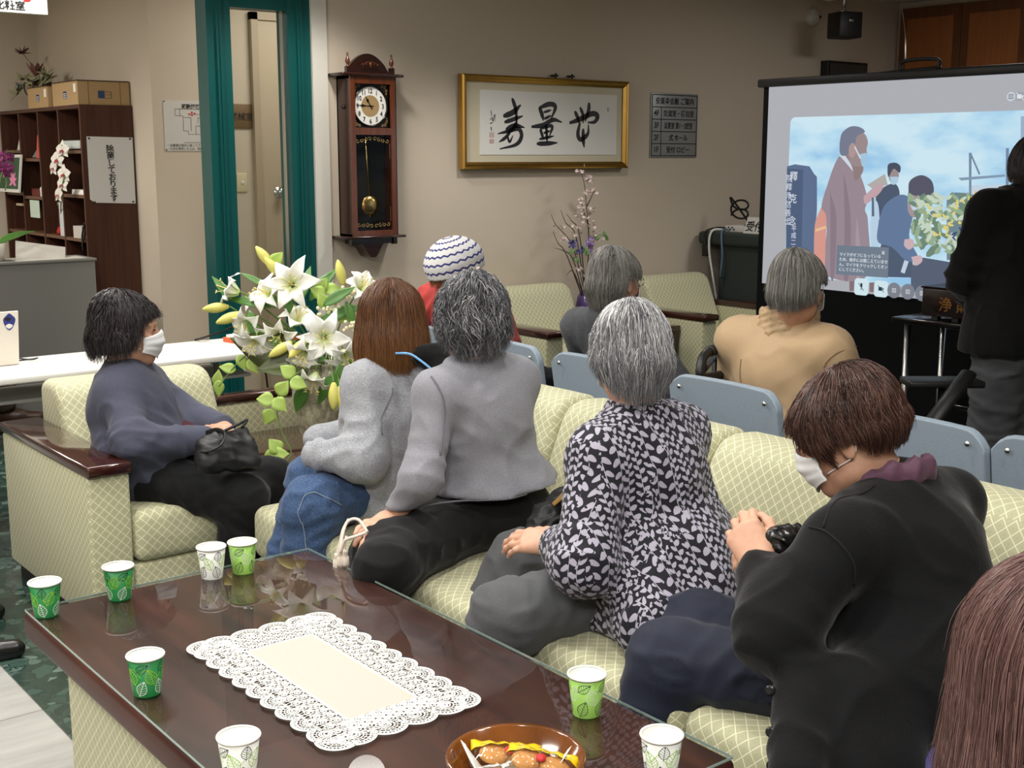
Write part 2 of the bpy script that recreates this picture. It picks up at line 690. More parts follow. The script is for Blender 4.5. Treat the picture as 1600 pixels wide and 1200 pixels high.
# teal framed glass partition that closes off part of the passage
p = empty('glass_partition', (3.05, 5.95, 0), 'teal framed tall glass partition with open passage on its left', 'partition')
def post(x0, x1):
    return join(box(x0, x1, 5.9, 6.02, 0, 2.65), box(x0 + 0.045, x1 - 0.05, 5.885, 5.9, 0, 2.65), box(x0 + 0.06, x0 + 0.068, 5.878, 5.885, 0, 2.65))
mk('frame_post', post(2.755, 2.885), M['teal'], p, False)
mk('frame_post', post(3.205, 3.335), M['teal'], p, False)
mk('top_rail', box(2.885, 3.205, 5.91, 6.01, 2.235, 2.65), M['teal'], p, False)
mk('bottom_rail', box(2.885, 3.205, 5.91, 6.01, 0.0, 0.10), M['teal'], p, False)
mk('glass_pane', box(2.885, 3.205, 5.955, 5.963, 0.10, 2.235), M['teal_glass'], p, False)
mk('glazing_bead', join(box(3.196, 3.205, 5.94, 5.975, 0.1, 2.235), box(2.885, 2.894, 5.94, 5.975, 0.1, 2.235)), M['steel'], p, False)

# beige flush door in the passage behind the glass
M['doorpaint'] = plain('beige_door_paint', S(190, 174, 152), 0.45)
M['doorframe'] = plain('beige_door_frame', S(176, 160, 138), 0.45)
d = struct('door_1', box(3.735, 4.58, 7.275, 7.30, 0.0, 2.34), M['doorpaint'])
struct('door_frame', join(box(3.69, 3.735, 7.26, 7.30, 0, 2.385), box(4.58, 4.625, 7.26, 7.30, 0, 2.385), box(3.69, 4.625, 7.26, 7.30, 2.34, 2.385)), M['doorframe'], d)
struct('door_gap', box(3.735, 3.741, 7.272, 7.275, 0, 2.34), M['hole'], d)
kn = mk('door_knob', lathe([(0, 0.062), (0.024, 0.058), (0.030, 0.046), (0.026, 0.032), (0.012, 0.022), (0.012, 0.006), (0.034, 0.004), (0.036, 0.0)], 24), M['steel'], d)
kn.rotation_euler = (math.pi / 2, 0, 0)
kn.location = Vector((3.85, 7.275, 1.275))

sw = empty('light_switch', (3.606, 7.3, 1.34), 'ivory light switch on the passage wall beside the beige door', 'switch')
M['ivory'] = plain('ivory_plastic', S(216, 204, 170), 0.4)
mk('cover_plate', rbox(3.571, 3.641, 7.292, 7.30, 1.28, 1.40, 0.004, 2), M['ivory'], sw)
mk('rocker', rbox(3.596, 3.616, 7.286, 7.292, 1.33, 1.352, 0.003, 2), M['white'], sw)

ps = empty('room_sign', (3.63, 7.3, 1.67), 'small brown machine room sign on the passage wall behind the glass', 'sign')
mk('sign_plate', rbox(3.53, 3.70, 7.29, 7.30, 1.675, 1.825, 0.003, 2), plain('bronze_sign', S(122, 100, 74), 0.4, 0.3), ps)
text('lettering', '機械室', 0.052, (3.617, 7.2895, 1.728), (1, 0, 0), (0, 0, 1), M['ink'], ps, 'CENTER', 1.02, 0.0006)

em = empty('evacuation_map', (3.27, 7.3, 1.53), 'pale evacuation floor plan sheet on the wall left of the teal frame', 'sign')
mk('sheet', box(3.108, 3.50, 7.295, 7.30, 1.535, 1.835), plain('map_sheet', S(206, 204, 198), 0.5), em, False)
text('title', '避難経路図', 0.030, (3.222, 7.2945, 1.790), (1, 0, 0), (0, 0, 1), M['ink'], em, 'LEFT', 1.0, 0.0008)
text('note', '・従業員の指示に従って下さい', 0.018, (3.12, 7.2945, 1.562), (1, 0, 0), (0, 0, 1), M['ink'], em)
text('note', '・火災を発見した人は、従業員に知らせて下さい', 0.018, (3.12, 7.2945, 1.542), (1, 0, 0), (0, 0, 1), M['ink'], em, 'LEFT', 0.98)
seg = []
def ln(*pts):
    for a, b in zip(pts[:-1], pts[1:]):
        seg.append(ribbon([(3.11 + a[0], 7.2945, 1.835 - a[1]), (3.11 + b[0], 7.2945, 1.835 - b[1])], 0.0025, (0, -1, 0)))
ln((0.07, 0.05), (0.34, 0.05), (0.34, 0.25)); ln((0.07, 0.05), (0.07, 0.09), (0.12, 0.09), (0.12, 0.18), (0.15, 0.18), (0.15, 0.20), (0.34, 0.20))
ln((0.10, 0.05), (0.10, 0.09)); ln((0.17, 0.10), (0.17, 0.18)); ln((0.12, 0.10), (0.17, 0.10)); ln((0.235, 0.05), (0.235, 0.25)); ln((0.17, 0.08), (0.26, 0.08), (0.26, 0.05))
ln((0.20, 0.15), (0.20, 0.20)); ln((0.20, 0.15), (0.235, 0.15)); ln((0.235, 0.17), (0.34, 0.17)); ln((0.26, 0.10), (0.26, 0.13)); ln((0.26, 0.115), (0.31, 0.115)); ln((0.12, 0.25), (0.34, 0.25)); ln((0.235, 0.10), (0.215, 0.10), (0.215, 0.13))
mk('plan_lines', join(*seg), M['ink'], em, False)
mk('route_marks', join(*[box(3.11 + a, 3.11 + a + 0.012, 7.2943, 7.2949, 1.835 - b - 0.01, 1.835 - b) for a, b in ((0.155, 0.075), (0.172, 0.065), (0.172, 0.08), (0.19, 0.07))]), M['red_ink'], em, False)
mk('pin', join(*[xf(lathe([(0, 0.004), (0.004, 0.003), (0.004, 0)], 8), (x, 7.295, z), rx=math.pi / 2) for x, z in ((3.115, 1.828), (3.115, 1.542))]), M['black'], em)

# hanging restroom sign
hs = empty('hanging_sign', (1.2, 5.5, 2.0), 'white restroom sign hanging from the ceiling above the bookcase', 'sign')
c0, c1 = Vector((1.851, 5.500, 2.092)), Vector((1.857, 5.500, 2.178))
mk('sign_board', box(c0.x - 0.75, c0.x, 5.50, 5.53, c0.z, c0.z + 0.24), M['white'], hs, False)
text('lettering', '化粧室', 0.040, (c0.x - 0.155, 5.4985, c0.z + 0.013), (1, 0, 0), (0, 0, 1), M['ink'], hs, 'CENTER', 1.05, 0.0008)
mk('arrow', prism([(-0.09, 0.046), (-0.065, 0.046), (-0.02, 0.09), (-0.02, 0.16), (-0.06, 0.16), (-0.06, 0.09)], (c0.x - 0.01, 5.499, c0.z), (1, 0, 0), (0, 0, 1), 0.0005), M['red_ink'], hs, False)
mk('hanger', join(rod((c0.x - 0.1, 5.515, c0.z + 0.24), (c0.x - 0.1, 5.515, 2.65), 0.005), rod((c0.x - 0.65, 5.515, c0.z + 0.24), (c0.x - 0.65, 5.515, 2.65), 0.005)), M['steel'], hs)

# ------------------------------------------------------------------ pendulum clock
M['clockdark'] = wood('dark_clock_wood', S(32, 15, 11), S(58, 27, 17), 0.25, (30, 30, 2), 0.4)
M['clockrail'] = wood('reddish_clock_wood', S(82, 38, 16), S(108, 54, 24), 0.25, (30, 30, 3), 0.4)
ck = empty('pendulum_clock', (3.63, 5.9, 0.96), 'tall dark wooden pendulum clock with round white dial on the wall', 'clock')
X0, X1, YF, YB = 3.484, 3.776, 5.77, 5.90
mk('case', join(box(X0, X0 + 0.012, YF, YB, 1.075, 1.925), box(X1 - 0.012, X1, YF, YB, 1.075, 1.925), box(X0, X1, YB - 0.012, YB, 1.075, 1.925),
                box(X0, X1, YF, YB, 1.075, 1.09), box(X0, X1, YF, YB, 1.905, 1.925)), M['clockdark'], ck, False)
mk('cornice', rbox(X0 - 0.055, X1 + 0.035, YF - 0.03, YB, 1.918, 1.934, 0.006, 2), M['clockdark'], ck)
mk('cornice', rbox(X0 - 0.055, X1 + 0.035, YF - 0.03, YB, 1.066, 1.080, 0.006, 2), M['clockdark'], ck)
mk('door_frame', join(box(X0, X0 + 0.028, YF - 0.012, YF, 1.08, 1.918), box(X1 - 0.042, X1 - 0.014, YF - 0.012, YF, 1.08, 1.918), box(X0 + 0.028, X1 - 0.042, YF - 0.012, YF, 1.88, 1.918),
                      box(X0 + 0.028, X1 - 0.042, YF - 0.012, YF, 1.615, 1.652), box(X0 + 0.028, X1 - 0.042, YF - 0.012, YF, 1.08, 1.109)), M['clockrail'], ck, False)
arc = [(X0 + 0.01, 1.934)] + [(x, 1.934 + 0.028 + 0.076 * max(0, math.sin(math.pi * (x - 3.502) / 0.236)) ** 0.8) for x in np.linspace(3.502, 3.738, 25)] + [(X1 - 0.02, 1.934)]
mk('crest', prism(arc, (0, YF + 0.03, 0), (1, 0, 0), (0, 0, 1), -0.025), M['clockdark'], ck, False)
cv = []
for sgn in (-1, 1):
    for k in range(3):
        t = np.linspace(0, 4.6, 16)
        rr = 0.013 * np.exp(-0.28 * t) * (1 - 0.15 * k)
        cx = 3.62 + sgn * (0.012 + 0.017 * k)
        cv.append(tube(np.stack([cx + sgn * rr * np.cos(t), np.full(16, YF + 0.002), 1.985 - 0.004 * k + rr * np.sin(t)], 1), 0.0022, 5))
mk('carving', join(*cv, tube([(3.62, YF + 0.002, 1.958), (3.62, YF + 0.002, 1.995)], [0.003, 0.006], 6)), M['clockrail'], ck)
fin = [(0.0, 0.105), (0.004, 0.103), (0.006, 0.095), (0.004, 0.088), (0.006, 0.083), (0.012, 0.066), (0.013, 0.056), (0.008, 0.046), (0.005, 0.040), (0.010, 0.036), (0.010, 0.032)]
for fx in (3.490, 3.762):
    f_ = mk('finial', lathe(fin, 16, (fx, YF + 0.02, 1.934)), M['clockrail'], ck)
    mk('finial_block', box(fx - 0.012, fx + 0.012, YF + 0.008, YF + 0.032, 1.934, 1.967), M['clockdark'], f_, False)
bot = [(3.502, 1.066), (3.502, 1.035)] + [(3.515 + 0.0, 1.035)]
u = np.linspace(0, 1, 15)
left = [(3.535 + 0.085 * a, 1.035 - 0.072 * (0.5 - 0.5 * math.cos(math.pi * a)) + (0.006 * math.sin(6.28 * a))) for a in u]
right = [(3.705 - 0.085 * a, 1.035 - 0.072 * (0.5 - 0.5 * math.cos(math.pi * a)) + (0.006 * math.sin(6.28 * a))) for a in u[::-1]]
mk('base_bracket', join(prism((bot + left + right[1:] + [(3.74, 1.035), (3.74, 1.066)])[::-1], (0, YF + 0.01, 0), (1, 0, 0), (0, 0, 1), -0.1),
                        box(3.478, 3.502, YF, YF + 0.03, 1.03, 1.066), box(3.745, 3.769, YF, YF + 0.03, 1.03, 1.066)), M['clockdark'], ck, False)
mk('back_panel', box(X0 + 0.012, X1 - 0.012, YB - 0.02, YB - 0.012, 1.09, 1.905), M['hole'], ck, False)
DC = Vector((3.617, YF + 0.006, 1.766))
dial = mk('dial', box(3.512, 3.734, YF + 0.012, YF + 0.016, 1.652, 1.88), plain('dial_plate', S(30, 24, 18), 0.35, 0.3), ck, False)
def disc(r0, r1, y, n=48):
    return [(DC.x + r * math.cos(a), y, DC.z + r * math.sin(a)) for r in (r0, r1) for a in np.linspace(0, 2 * math.pi, n, endpoint=False)], [(i, (i + 1) % n, n + (i + 1) % n, n + i) for i in range(n)]
mk('dial_ring', disc(0.0, 0.100, YF + 0.009), plain('dial_white', S(238, 236, 228), 0.35), dial, False)
mk('dial_centre', disc(0.0, 0.056, YF + 0.008), plain('dial_gold', S(186, 154, 106), 0.35, 0.3), dial, False)
mk('bezel', xf(lathe([(0.100, 0.0), (0.103, 0.006), (0.108, 0.004), (0.108, -0.004), (0.100, -0.004)], 48), tuple(DC), rx=math.pi / 2), M['black_gloss'], dial)
for h in range(1, 13):
    a = math.radians(90 - 30 * h)
    text('numeral', str(h), 0.034, (DC.x + 0.079 * math.cos(a), YF + 0.0078, DC.z + 0.079 * math.sin(a) - 0.012), (1, 0, 0), (0, 0, 1), M['ink'], dial, 'CENTER', 0.85, 0.0006)
def hand(ang, L, w):
    a = math.radians(ang)
    d_ = Vector((math.cos(a), 0, math.sin(a)))
    return ribbon([tuple(DC + d_ * t + Vector((0, -0.0015, 0))) for t in (-0.02, 0, L * 0.35, L * 0.55, L * 0.7, L)], [w, w, w * 0.7, w * 2.6, w * 0.9, 0.001], (0, -1, 0))
mk('hour_hand', hand(122, 0.062, 0.006), M['black_gloss'], dial, False)
mk('minute_hand', hand(178, 0.088, 0.005), M['black_gloss'], dial, False)
orn = []
def scroll(cx, cz, r, s0, turns=1.2, y=YF + 0.010, sg=1, w=0.0022):
    t = np.linspace(0, turns * 2 * math.pi, 22)
    rr = r * (1 - 0.8 * t / t[-1])
    orn.append(ribbon(np.stack([cx + sg * rr * np.cos(t + s0), np.full(22, y), cz + rr * np.sin(t + s0)], 1), w, (0, -1, 0)))
for sx in (-1, 1):
    for sz in (-1, 1):
        for (dx, dz, r) in ((0.090, 0.098, 0.010), (0.072, 0.103, 0.008), (0.100, 0.080, 0.008), (0.099, 0.064, 0.005)):
            scroll(DC.x + sx * dx + 0.004, DC.z + sz * dz, r, 0.5, sg=sx)
for (zc, sg_) in ((1.59, 1), (1.135, -1)):
    for sx in (-1, 1):
        for k in range(4):
            scroll(3.62 + sx * (0.016 + 0.026 * k), zc + sg_ * 0.004 * math.cos(k * 1.7) - sg_ * 0.008 * (k > 2), 0.012, 0.4 + k, 1.0, YF - 0.001, sx, 0.0024)
        orn.append(ribbon([(3.62 + sx * 0.108, YF - 0.001, zc - sg_ * 0.02), (3.62 + sx * 0.108, YF - 0.001, zc - sg_ * 0.1)], 0.0015, (0, -1, 0)))
mk('gilt_ornament', join(*orn), plain('gilt_paint', S(182, 150, 92), 0.5), ck, False)
mk('glass_front', box(3.512, 3.734, YF - 0.006, YF - 0.003, 1.109, 1.615), glass_mat('clock_glass', 0.0, (1, 1, 1), 1.18), ck, False)
pn = mk('pendulum', join(tube([(3.605, YF + 0.05, 1.64), (3.626, YF + 0.05, 1.28)], 0.0035, 6), xf(lathe([(0, 0.010), (0.03, 0.008), (0.052, 0.002), (0.053, 0), (0.052, -0.002), (0, -0.006)], 40), (3.626, YF + 0.045, 1.24), rx=math.pi / 2),
                        tube([(3.627, YF + 0.05, 1.19), (3.628, YF + 0.05, 1.175)], 0.004, 6)), M['brass'], ck)
mk('side_knob', xf(lathe([(0, 0.012), (0.010, 0.011), (0.012, 0.006), (0.012, 0)], 16), (X0, 5.83, 1.76), ry=-math.pi / 2), M['black'], ck)

# ------------------------------------------------------------------ framed calligraphy
fr = empty('framed_calligraphy', (4.93, 5.88, 1.43), 'wide gold framed brush calligraphy of three large black characters', 'picture')
FX0, FX1, FZ0, FZ1, FY = 4.275, 5.578, 1.43, 1.965, 5.86
def fbar(a, b, inw):
    """moulding bar: outer edge a-b, inward direction inw, mitred"""
    a, b, inw = Vector(a), Vector(b), Vector(inw)
    t = (b - a).normalized()
    prof = [(0, 0.03), (0.0, -0.012), (0.010, -0.020), (0.018, -0.013), (0.024, -0.015), (0.034, -0.006), (0.040, 0.0), (0.040, 0.03)]
    V, F, n = [], [], len(prof)
    for (p0, sg) in ((a, 1), (b, -1)):
        for (w, dy) in prof:
            V.append(tuple(p0 + inw * w + t * (sg * w) + Vector((0, dy, 0))))
    F = [(i, (i + 1) % n, n + (i + 1) % n, n + i) for i in range(n)] + [tuple(range(n))[::-1], tuple(range(n, 2 * n))]
    return V, F
cs = [(FX0, FY, FZ0), (FX1, FY, FZ0), (FX1, FY, FZ1), (FX0, FY, FZ1)]
iw = [(0, 0, 1), (-1, 0, 0), (0, 0, -1), (1, 0, 0)]
for k in range(4):
    mk('frame_bar', fbar(cs[k], cs[(k + 1) % 4], iw[k]), M['gold'], fr, False)
mk('mat_board', box(FX0 + 0.03, FX1 - 0.03, 5.868, 5.872, FZ0 + 0.03, FZ1 - 0.03), plain('cream_mat', S(214, 204, 176), 0.8), fr, False)
mk('calligraphy_sheet', box(4.412, 5.49, 5.864, 5.868, 1.512, 1.880), M['paper'], fr, False)
def brush(pts, w, taper=(0.5, 0.25)):
    P = spline([(x, 5.8635, z) for x, _, z in pts], 18)
    t = np.linspace(0, 1, 18)
    ww = w * (taper[0] + (1 - taper[0]) * np.minimum(1, t * 5)) * (taper[1] + (1 - taper[1]) * np.minimum(1, (1 - t) * 3))
    return ribbon(P, ww, (0, -1, 0))
K = 0.00088
STROKES = [
 # kotobuki
 ([(4.648, 5.860, 1.839), (4.664, 5.860, 1.806), (4.677, 5.860, 1.765), (4.685, 5.860, 1.664)], 26),
 ([(4.582, 5.860, 1.733), (4.653, 5.860, 1.757), (4.714, 5.860, 1.802)], 34),
 ([(4.590, 5.860, 1.699), (4.653, 5.860, 1.716), (4.730, 5.860, 1.738)], 26),
 ([(4.600, 5.860, 1.658), (4.666, 5.860, 1.682), (4.743, 5.860, 1.671)], 26),
 ([(4.682, 5.860, 1.704), (4.646, 5.860, 1.658), (4.541, 5.860, 1.632)], 24),
 ([(4.640, 5.860, 1.653), (4.600, 5.860, 1.612), (4.550, 5.860, 1.585)], 22),
 ([(4.613, 5.860, 1.640), (4.693, 5.860, 1.664), (4.720, 5.860, 1.623), (4.680, 5.860, 1.572), (4.555, 5.860, 1.545)], 28),
 ([(4.613, 5.860, 1.622), (4.629, 5.860, 1.587), (4.656, 5.860, 1.625)], 16),
 # ryo
 ([(4.855, 5.860, 1.792), (4.875, 5.860, 1.754), (4.889, 5.860, 1.713)], 28),
 ([(4.855, 5.860, 1.788), (4.937, 5.860, 1.812), (4.982, 5.860, 1.795), (4.945, 5.860, 1.719)], 30),
 ([(4.889, 5.860, 1.762), (4.951, 5.860, 1.778)], 16),
 ([(4.893, 5.860, 1.724), (4.951, 5.860, 1.745)], 18),
 ([(4.795, 5.860, 1.676), (4.883, 5.860, 1.687), (4.965, 5.860, 1.720), (5.036, 5.860, 1.706)], 28),
 ([(4.863, 5.860, 1.666), (4.890, 5.860, 1.604)], 22),
 ([(4.863, 5.860, 1.666), (4.955, 5.860, 1.683), (4.936, 5.860, 1.620)], 22),
 ([(4.890, 5.860, 1.640), (4.945, 5.860, 1.655)], 15),
 ([(4.910, 5.860, 1.693), (4.919, 5.860, 1.578)], 20),
 ([(4.856, 5.860, 1.604), (4.973, 5.860, 1.624)], 18),
 ([(4.837, 5.860, 1.577), (4.911, 5.860, 1.579), (5.000, 5.860, 1.584)], 28),
 # mu
 ([(5.137, 5.860, 1.775), (5.158, 5.860, 1.744), (5.176, 5.860, 1.702)], 26),
 ([(5.180, 5.860, 1.800), (5.204, 5.860, 1.756), (5.207, 5.860, 1.703)], 24),
 ([(5.255, 5.860, 1.829), (5.250, 5.860, 1.778), (5.222, 5.860, 1.714)], 28),
 ([(5.095, 5.860, 1.703), (5.178, 5.860, 1.726), (5.279, 5.860, 1.763), (5.327, 5.860, 1.750), (5.302, 5.860, 1.713), (5.244, 5.860, 1.709)], 34),
 ([(5.181, 5.860, 1.708), (5.165, 5.860, 1.638), (5.188, 5.860, 1.605), (5.246, 5.860, 1.639), (5.251, 5.860, 1.698)], 30),
 ([(5.208, 5.860, 1.671), (5.209, 5.860, 1.607), (5.218, 5.860, 1.556)], 28),
 # signature
 ([(4.491, 5.860, 1.767), (4.499, 5.860, 1.729)], 5),
 ([(4.483, 5.860, 1.709), (4.499, 5.860, 1.723), (4.507, 5.860, 1.704), (4.520, 5.860, 1.744), (4.522, 5.860, 1.702)], 6),
 ([(4.483, 5.860, 1.689), (4.507, 5.860, 1.698)], 6),
 ([(4.491, 5.860, 1.673), (4.496, 5.860, 1.646)], 7),
]
mk('brush_strokes', join(*[brush(s_, w_ * K * 1.12) for s_, w_ in STROKES]), plain('sumi_ink', S(24, 28, 36), 0.5), fr, False)
M['seal'] = plain('seal_red', S(196, 120, 116), 0.7)
sl = []
for (zx, zy, w_, h_) in ((248, 474, 20, 26), (248, 512, 20, 22), (883, 306, 9, 24)):
    cx, cz = (zx / 3.636 + 700), (zy / 3.636 + 80)
    px_ = 4.412 + (zx - 190) / (935 - 190) * 1.078
    pz_ = 1.880 - (zy - 216) / (590 - 216) * 0.368
    hw, hh = w_ * 0.00072, h_ * 0.0005
    for q in range(4):
        sl.append(box(px_ - hw, px_ + hw, 5.8632, 5.8638, pz_ + hh - q * hh * 0.62 - 0.003, pz_ + hh - q * hh * 0.62))
    sl.append(box(px_ - hw, px_ - hw + 0.003, 5.8632, 5.8638, pz_ - hh, pz_ + hh))
    sl.append(box(px_ + hw - 0.003, px_ + hw, 5.8632, 5.8638, pz_ - hh, pz_ + hh))
mk('seal', join(*sl), M['seal'], fr, False)
mk('glazing', box(FX0 + 0.04, FX1 - 0.04, 5.858, 5.860, FZ0 + 0.04, FZ1 - 0.04), M['glass'], fr, False)
for hx in (4.99, 5.12):
    mk('hanger', join(rod((hx, 5.872, FZ1 - 0.01), (hx, 5.872, FZ1 + 0.03), 0.006), box(hx - 0.018, hx + 0.018, 5.868, 5.90, FZ1 + 0.012, FZ1 + 0.022)), M['black'], fr)

# floor directory plate
fd = empty('floor_directory', (6.03, 5.9, 1.5), 'grey floor guide plate with four listed storeys on the wall', 'sign')
DX0, DX1, DZ0, DZ1 = 5.826, 6.243, 1.507, 1.897
M['plate'] = plain('grey_plate', S(150, 154, 154), 0.4, 0.2)
mk('plate', rbox(DX0 - 0.01, DX1 + 0.01, 5.89, 5.90, DZ0 - 0.012, DZ1 + 0.012, 0.003, 2), M['plate'], fd)
rows = ['安楽寺会館 ご案内', '交流室・宿泊室', '法要室 第1・2控室', '式 ホール', '受付 ロビー']
rh = (DZ1 - DZ0) / 5
hb = []
for r in range(6):
    hb.append(box(DX0, DX1, 5.888, 5.8905, DZ0 + r * rh - 0.0025, DZ0 + r * rh + 0.0025))
for x_ in (DX0, DX1):
    hb.append(box(x_ - 0.0025, x_ + 0.0025, 5.888, 5.8905, DZ0, DZ1))
hb.append(box(DX0 + 0.082, DX0 + 0.086, 5.888, 5.8905, DZ0, DZ1 - rh))
mk('ruled_lines', join(*hb), M['ink'], fd, False)
for r, s_ in enumerate(rows):
    z_ = DZ1 - (r + 0.72) * rh
    if r == 0:
        text('lettering', s_, 0.047, ((DX0 + DX1) / 2, 5.8885, z_), (1, 0, 0), (0, 0, 1), M['ink'], fd, 'CENTER', 0.92, 0.0005)
    else:
        text('lettering', '%dF' % (5 - r), 0.052, (DX0 + 0.041, 5.8885, z_), (1, 0, 0), (0, 0, 1), M['ink'], fd, 'CENTER', 0.95, 0.0004)
        text('lettering', s_, 0.045, (DX0 + 0.245, 5.8885, z_), (1, 0, 0), (0, 0, 1), M['ink'], fd, 'CENTER', {2: 0.72}.get(r, 0.92), 0.0005)

# things high on the right: round speaker, hanging speaker, small monitor, dome lamp
rs = empty('wall_speaker', (7.41, 5.9, 2.40), 'round cream speaker high on the wall near the ceiling corner', 'speaker')
mk('housing', xf(lathe([(0, 0.055), (0.03, 0.052), (0.058, 0.036), (0.066, 0.015), (0.066, 0)], 32), (7.414, 5.9, 2.482), rx=math.pi / 2) , plain('cream_plastic', S(200, 196, 186), 0.4), rs)
mk('speaker_port', xf(lathe([(0, 0.054), (0.011, 0.052), (0.011, 0.03)], 16), (7.445, 5.897, 2.482), rx=math.pi / 2), M['black'], rs)
hsq = Vector((7.213, 5.450, 2.378))
hk = empty('hanging_speaker', (hsq.x, 5.45, hsq.z - 0.08), 'black box loudspeaker on a ceiling pole above the projection screen', 'speaker')
mk('cabinet', xf(rbox(-0.088, 0.088, -0.07, 0.09, -0.085, 0.085, 0.008, 2), tuple(hsq), rz=-0.35), M['black'], hk)
mk('badge', xf(rbox(-0.018, 0.018, -0.074, -0.068, 0.018, 0.036, 0.003, 2), tuple(hsq), rz=-0.35), M['steel'], hk)
mk('ceiling_pole', join(rod((hsq.x, 5.47, hsq.z + 0.08), (hsq.x, 5.47, 2.65), 0.012), box(hsq.x - 0.05, hsq.x + 0.03, 5.45, 5.49, hsq.z + 0.085, hsq.z + 0.10)), M['steel'], hk)
mq = Vector((7.772, 5.860, 2.126))
mn = empty('small_monitor', (mq.x, 5.86, mq.z - 0.2), 'small black monitor on the wall behind the screen top', 'monitor')
mk('bezel', join(box(mq.x - 0.235, mq.x + 0.235, 5.83, 5.90, mq.z - 0.24, mq.z + 0.06)), M['black'], mn, False, bevel=0.006)
mk('display', box(mq.x - 0.215, mq.x + 0.215, 5.826, 5.832, mq.z - 0.22, mq.z + 0.042), plain('dark_display', S(52, 58, 54), 0.15), mn, False)
dq = Vector((7.453, 5.781, 2.620))
dl = empty('dome_lamp', (dq.x, dq.y, 2.6), 'white dome lamp on the ceiling beside the hanging speaker, switched off', 'lamp')
mk('dome', lathe([(0, -0.06), (0.05, -0.05), (0.08, -0.02), (0.085, 0.0)], 24, (dq.x, dq.y, 2.645)), M['white'], dl)
mk('base_ring', lathe([(0.085, 0), (0.092, 0), (0.092, -0.012), (0.085, -0.012)], 24, (dq.x, dq.y, 2.65)), M['steel'], dl)
for (lx, ly) in DOWNLIGHTS:
    t = empty('recessed_downlight', (lx, ly, 2.63), 'round recessed ceiling downlight over the seating group', 'lamp', 'recessed downlights over the seating group')
    mk('trim_ring', lathe([(0.075, -0.001), (0.095, -0.006), (0.10, -0.001)], 32, (lx, ly, 2.65)), M['white'], t)

# wooden wall cabinet on the end wall
M['cabframe'] = wood('orange_wood_frame', S(96, 56, 30), S(118, 72, 40), 0.4, (30, 30, 3), 0.1)
M['cabpanel'] = wood('orange_wood_panel', S(150, 88, 44), S(168, 102, 54), 0.45, (30, 30, 3), 0.1)
wc = empty('wall_cabinet', (8.42, 4.6, 0), 'tall orange wooden cabinet with panelled doors on the end wall', 'cabinet')
mk('body', box(8.40, 8.46, 3.40, 5.84, 0.0, 2.60), M['cabframe'], wc, False)
for k in range(4):
    y1 = 5.83 - k * 0.52
    dd = mk('door', box(8.385, 8.40, y1 - 0.515, y1, 0.08, 2.595), M['cabframe'], wc, False)
    mk('panel', box(8.382, 8.386, y1 - 0.455, y1 - 0.062, 0.16, 2.52), M['cabpanel'], dd, False)

# ------------------------------------------------------------------ upholstered seating
def pillow(profile, x0, x1, r=0.03, n=4):
    """Closed profile of (y,z) points extruded along x from x0 to x1 with rounded ends."""
    P = np.asarray(profile, float)
    c = P.mean(0)
    Nn = len(P)
    d = np.roll(P, -1, 0) - np.roll(P, 1, 0)
    nr = np.stack([d[:, 1], -d[:, 0]], 1)
    nr /= np.linalg.norm(nr, axis=1)[:, None] + 1e-9
    if np.sum(nr * (P - c)) < 0:
        nr = -nr
    secs = []
    for k in range(n + 1):
        a = math.pi / 2 * k / n
        secs.append((x0 + r * (1 - math.sin(a)), r * (1 - math.cos(a))))
    secs = secs[::-1] if False else secs
    rings = [(x, ins) for x, ins in [(x0 + r * (1 - math.cos(math.pi / 2 * k / n)), r * (1 - math.sin(math.pi / 2 * k / n))) for k in range(n + 1)]]
    rings += [(x1 - (x - x0), ins) for x, ins in rings[::-1]]
    V = []
    for x, ins in rings:
        q = P - nr * ins
        V.append(np.column_stack([np.full(Nn, x), q]))
    V = np.concatenate(V)
    F = []
    m = len(rings)
    for i in range(m - 1):
        for j in range(Nn):
            F.append((i * Nn + j, i * Nn + (j + 1) % Nn, (i + 1) * Nn + (j + 1) % Nn, (i + 1) * Nn + j))
    F.append(tuple(range(Nn))[::-1])
    F.append(tuple((m - 1) * Nn + j for j in range(Nn)))
    return V, F


def rounded_profile(pts, radii, n=5):
    """Polygon with per-corner fillets."""
    out = []
    m = len(pts)
    for i in range(m):
        p, a, b = Vector(pts[i]), Vector(pts[i - 1]), Vector(pts[(i + 1) % m])
        da, db = (a - p).normalized(), (b - p).normalized()
        r = radii[i]
        p0, p1 = p + da * r, p + db * r
        for k in range(n + 1):
            t = k / n
            out.append(tuple((p0 * (1 - t) ** 2 + p * 2 * t * (1 - t) + p1 * t * t)))
    return out


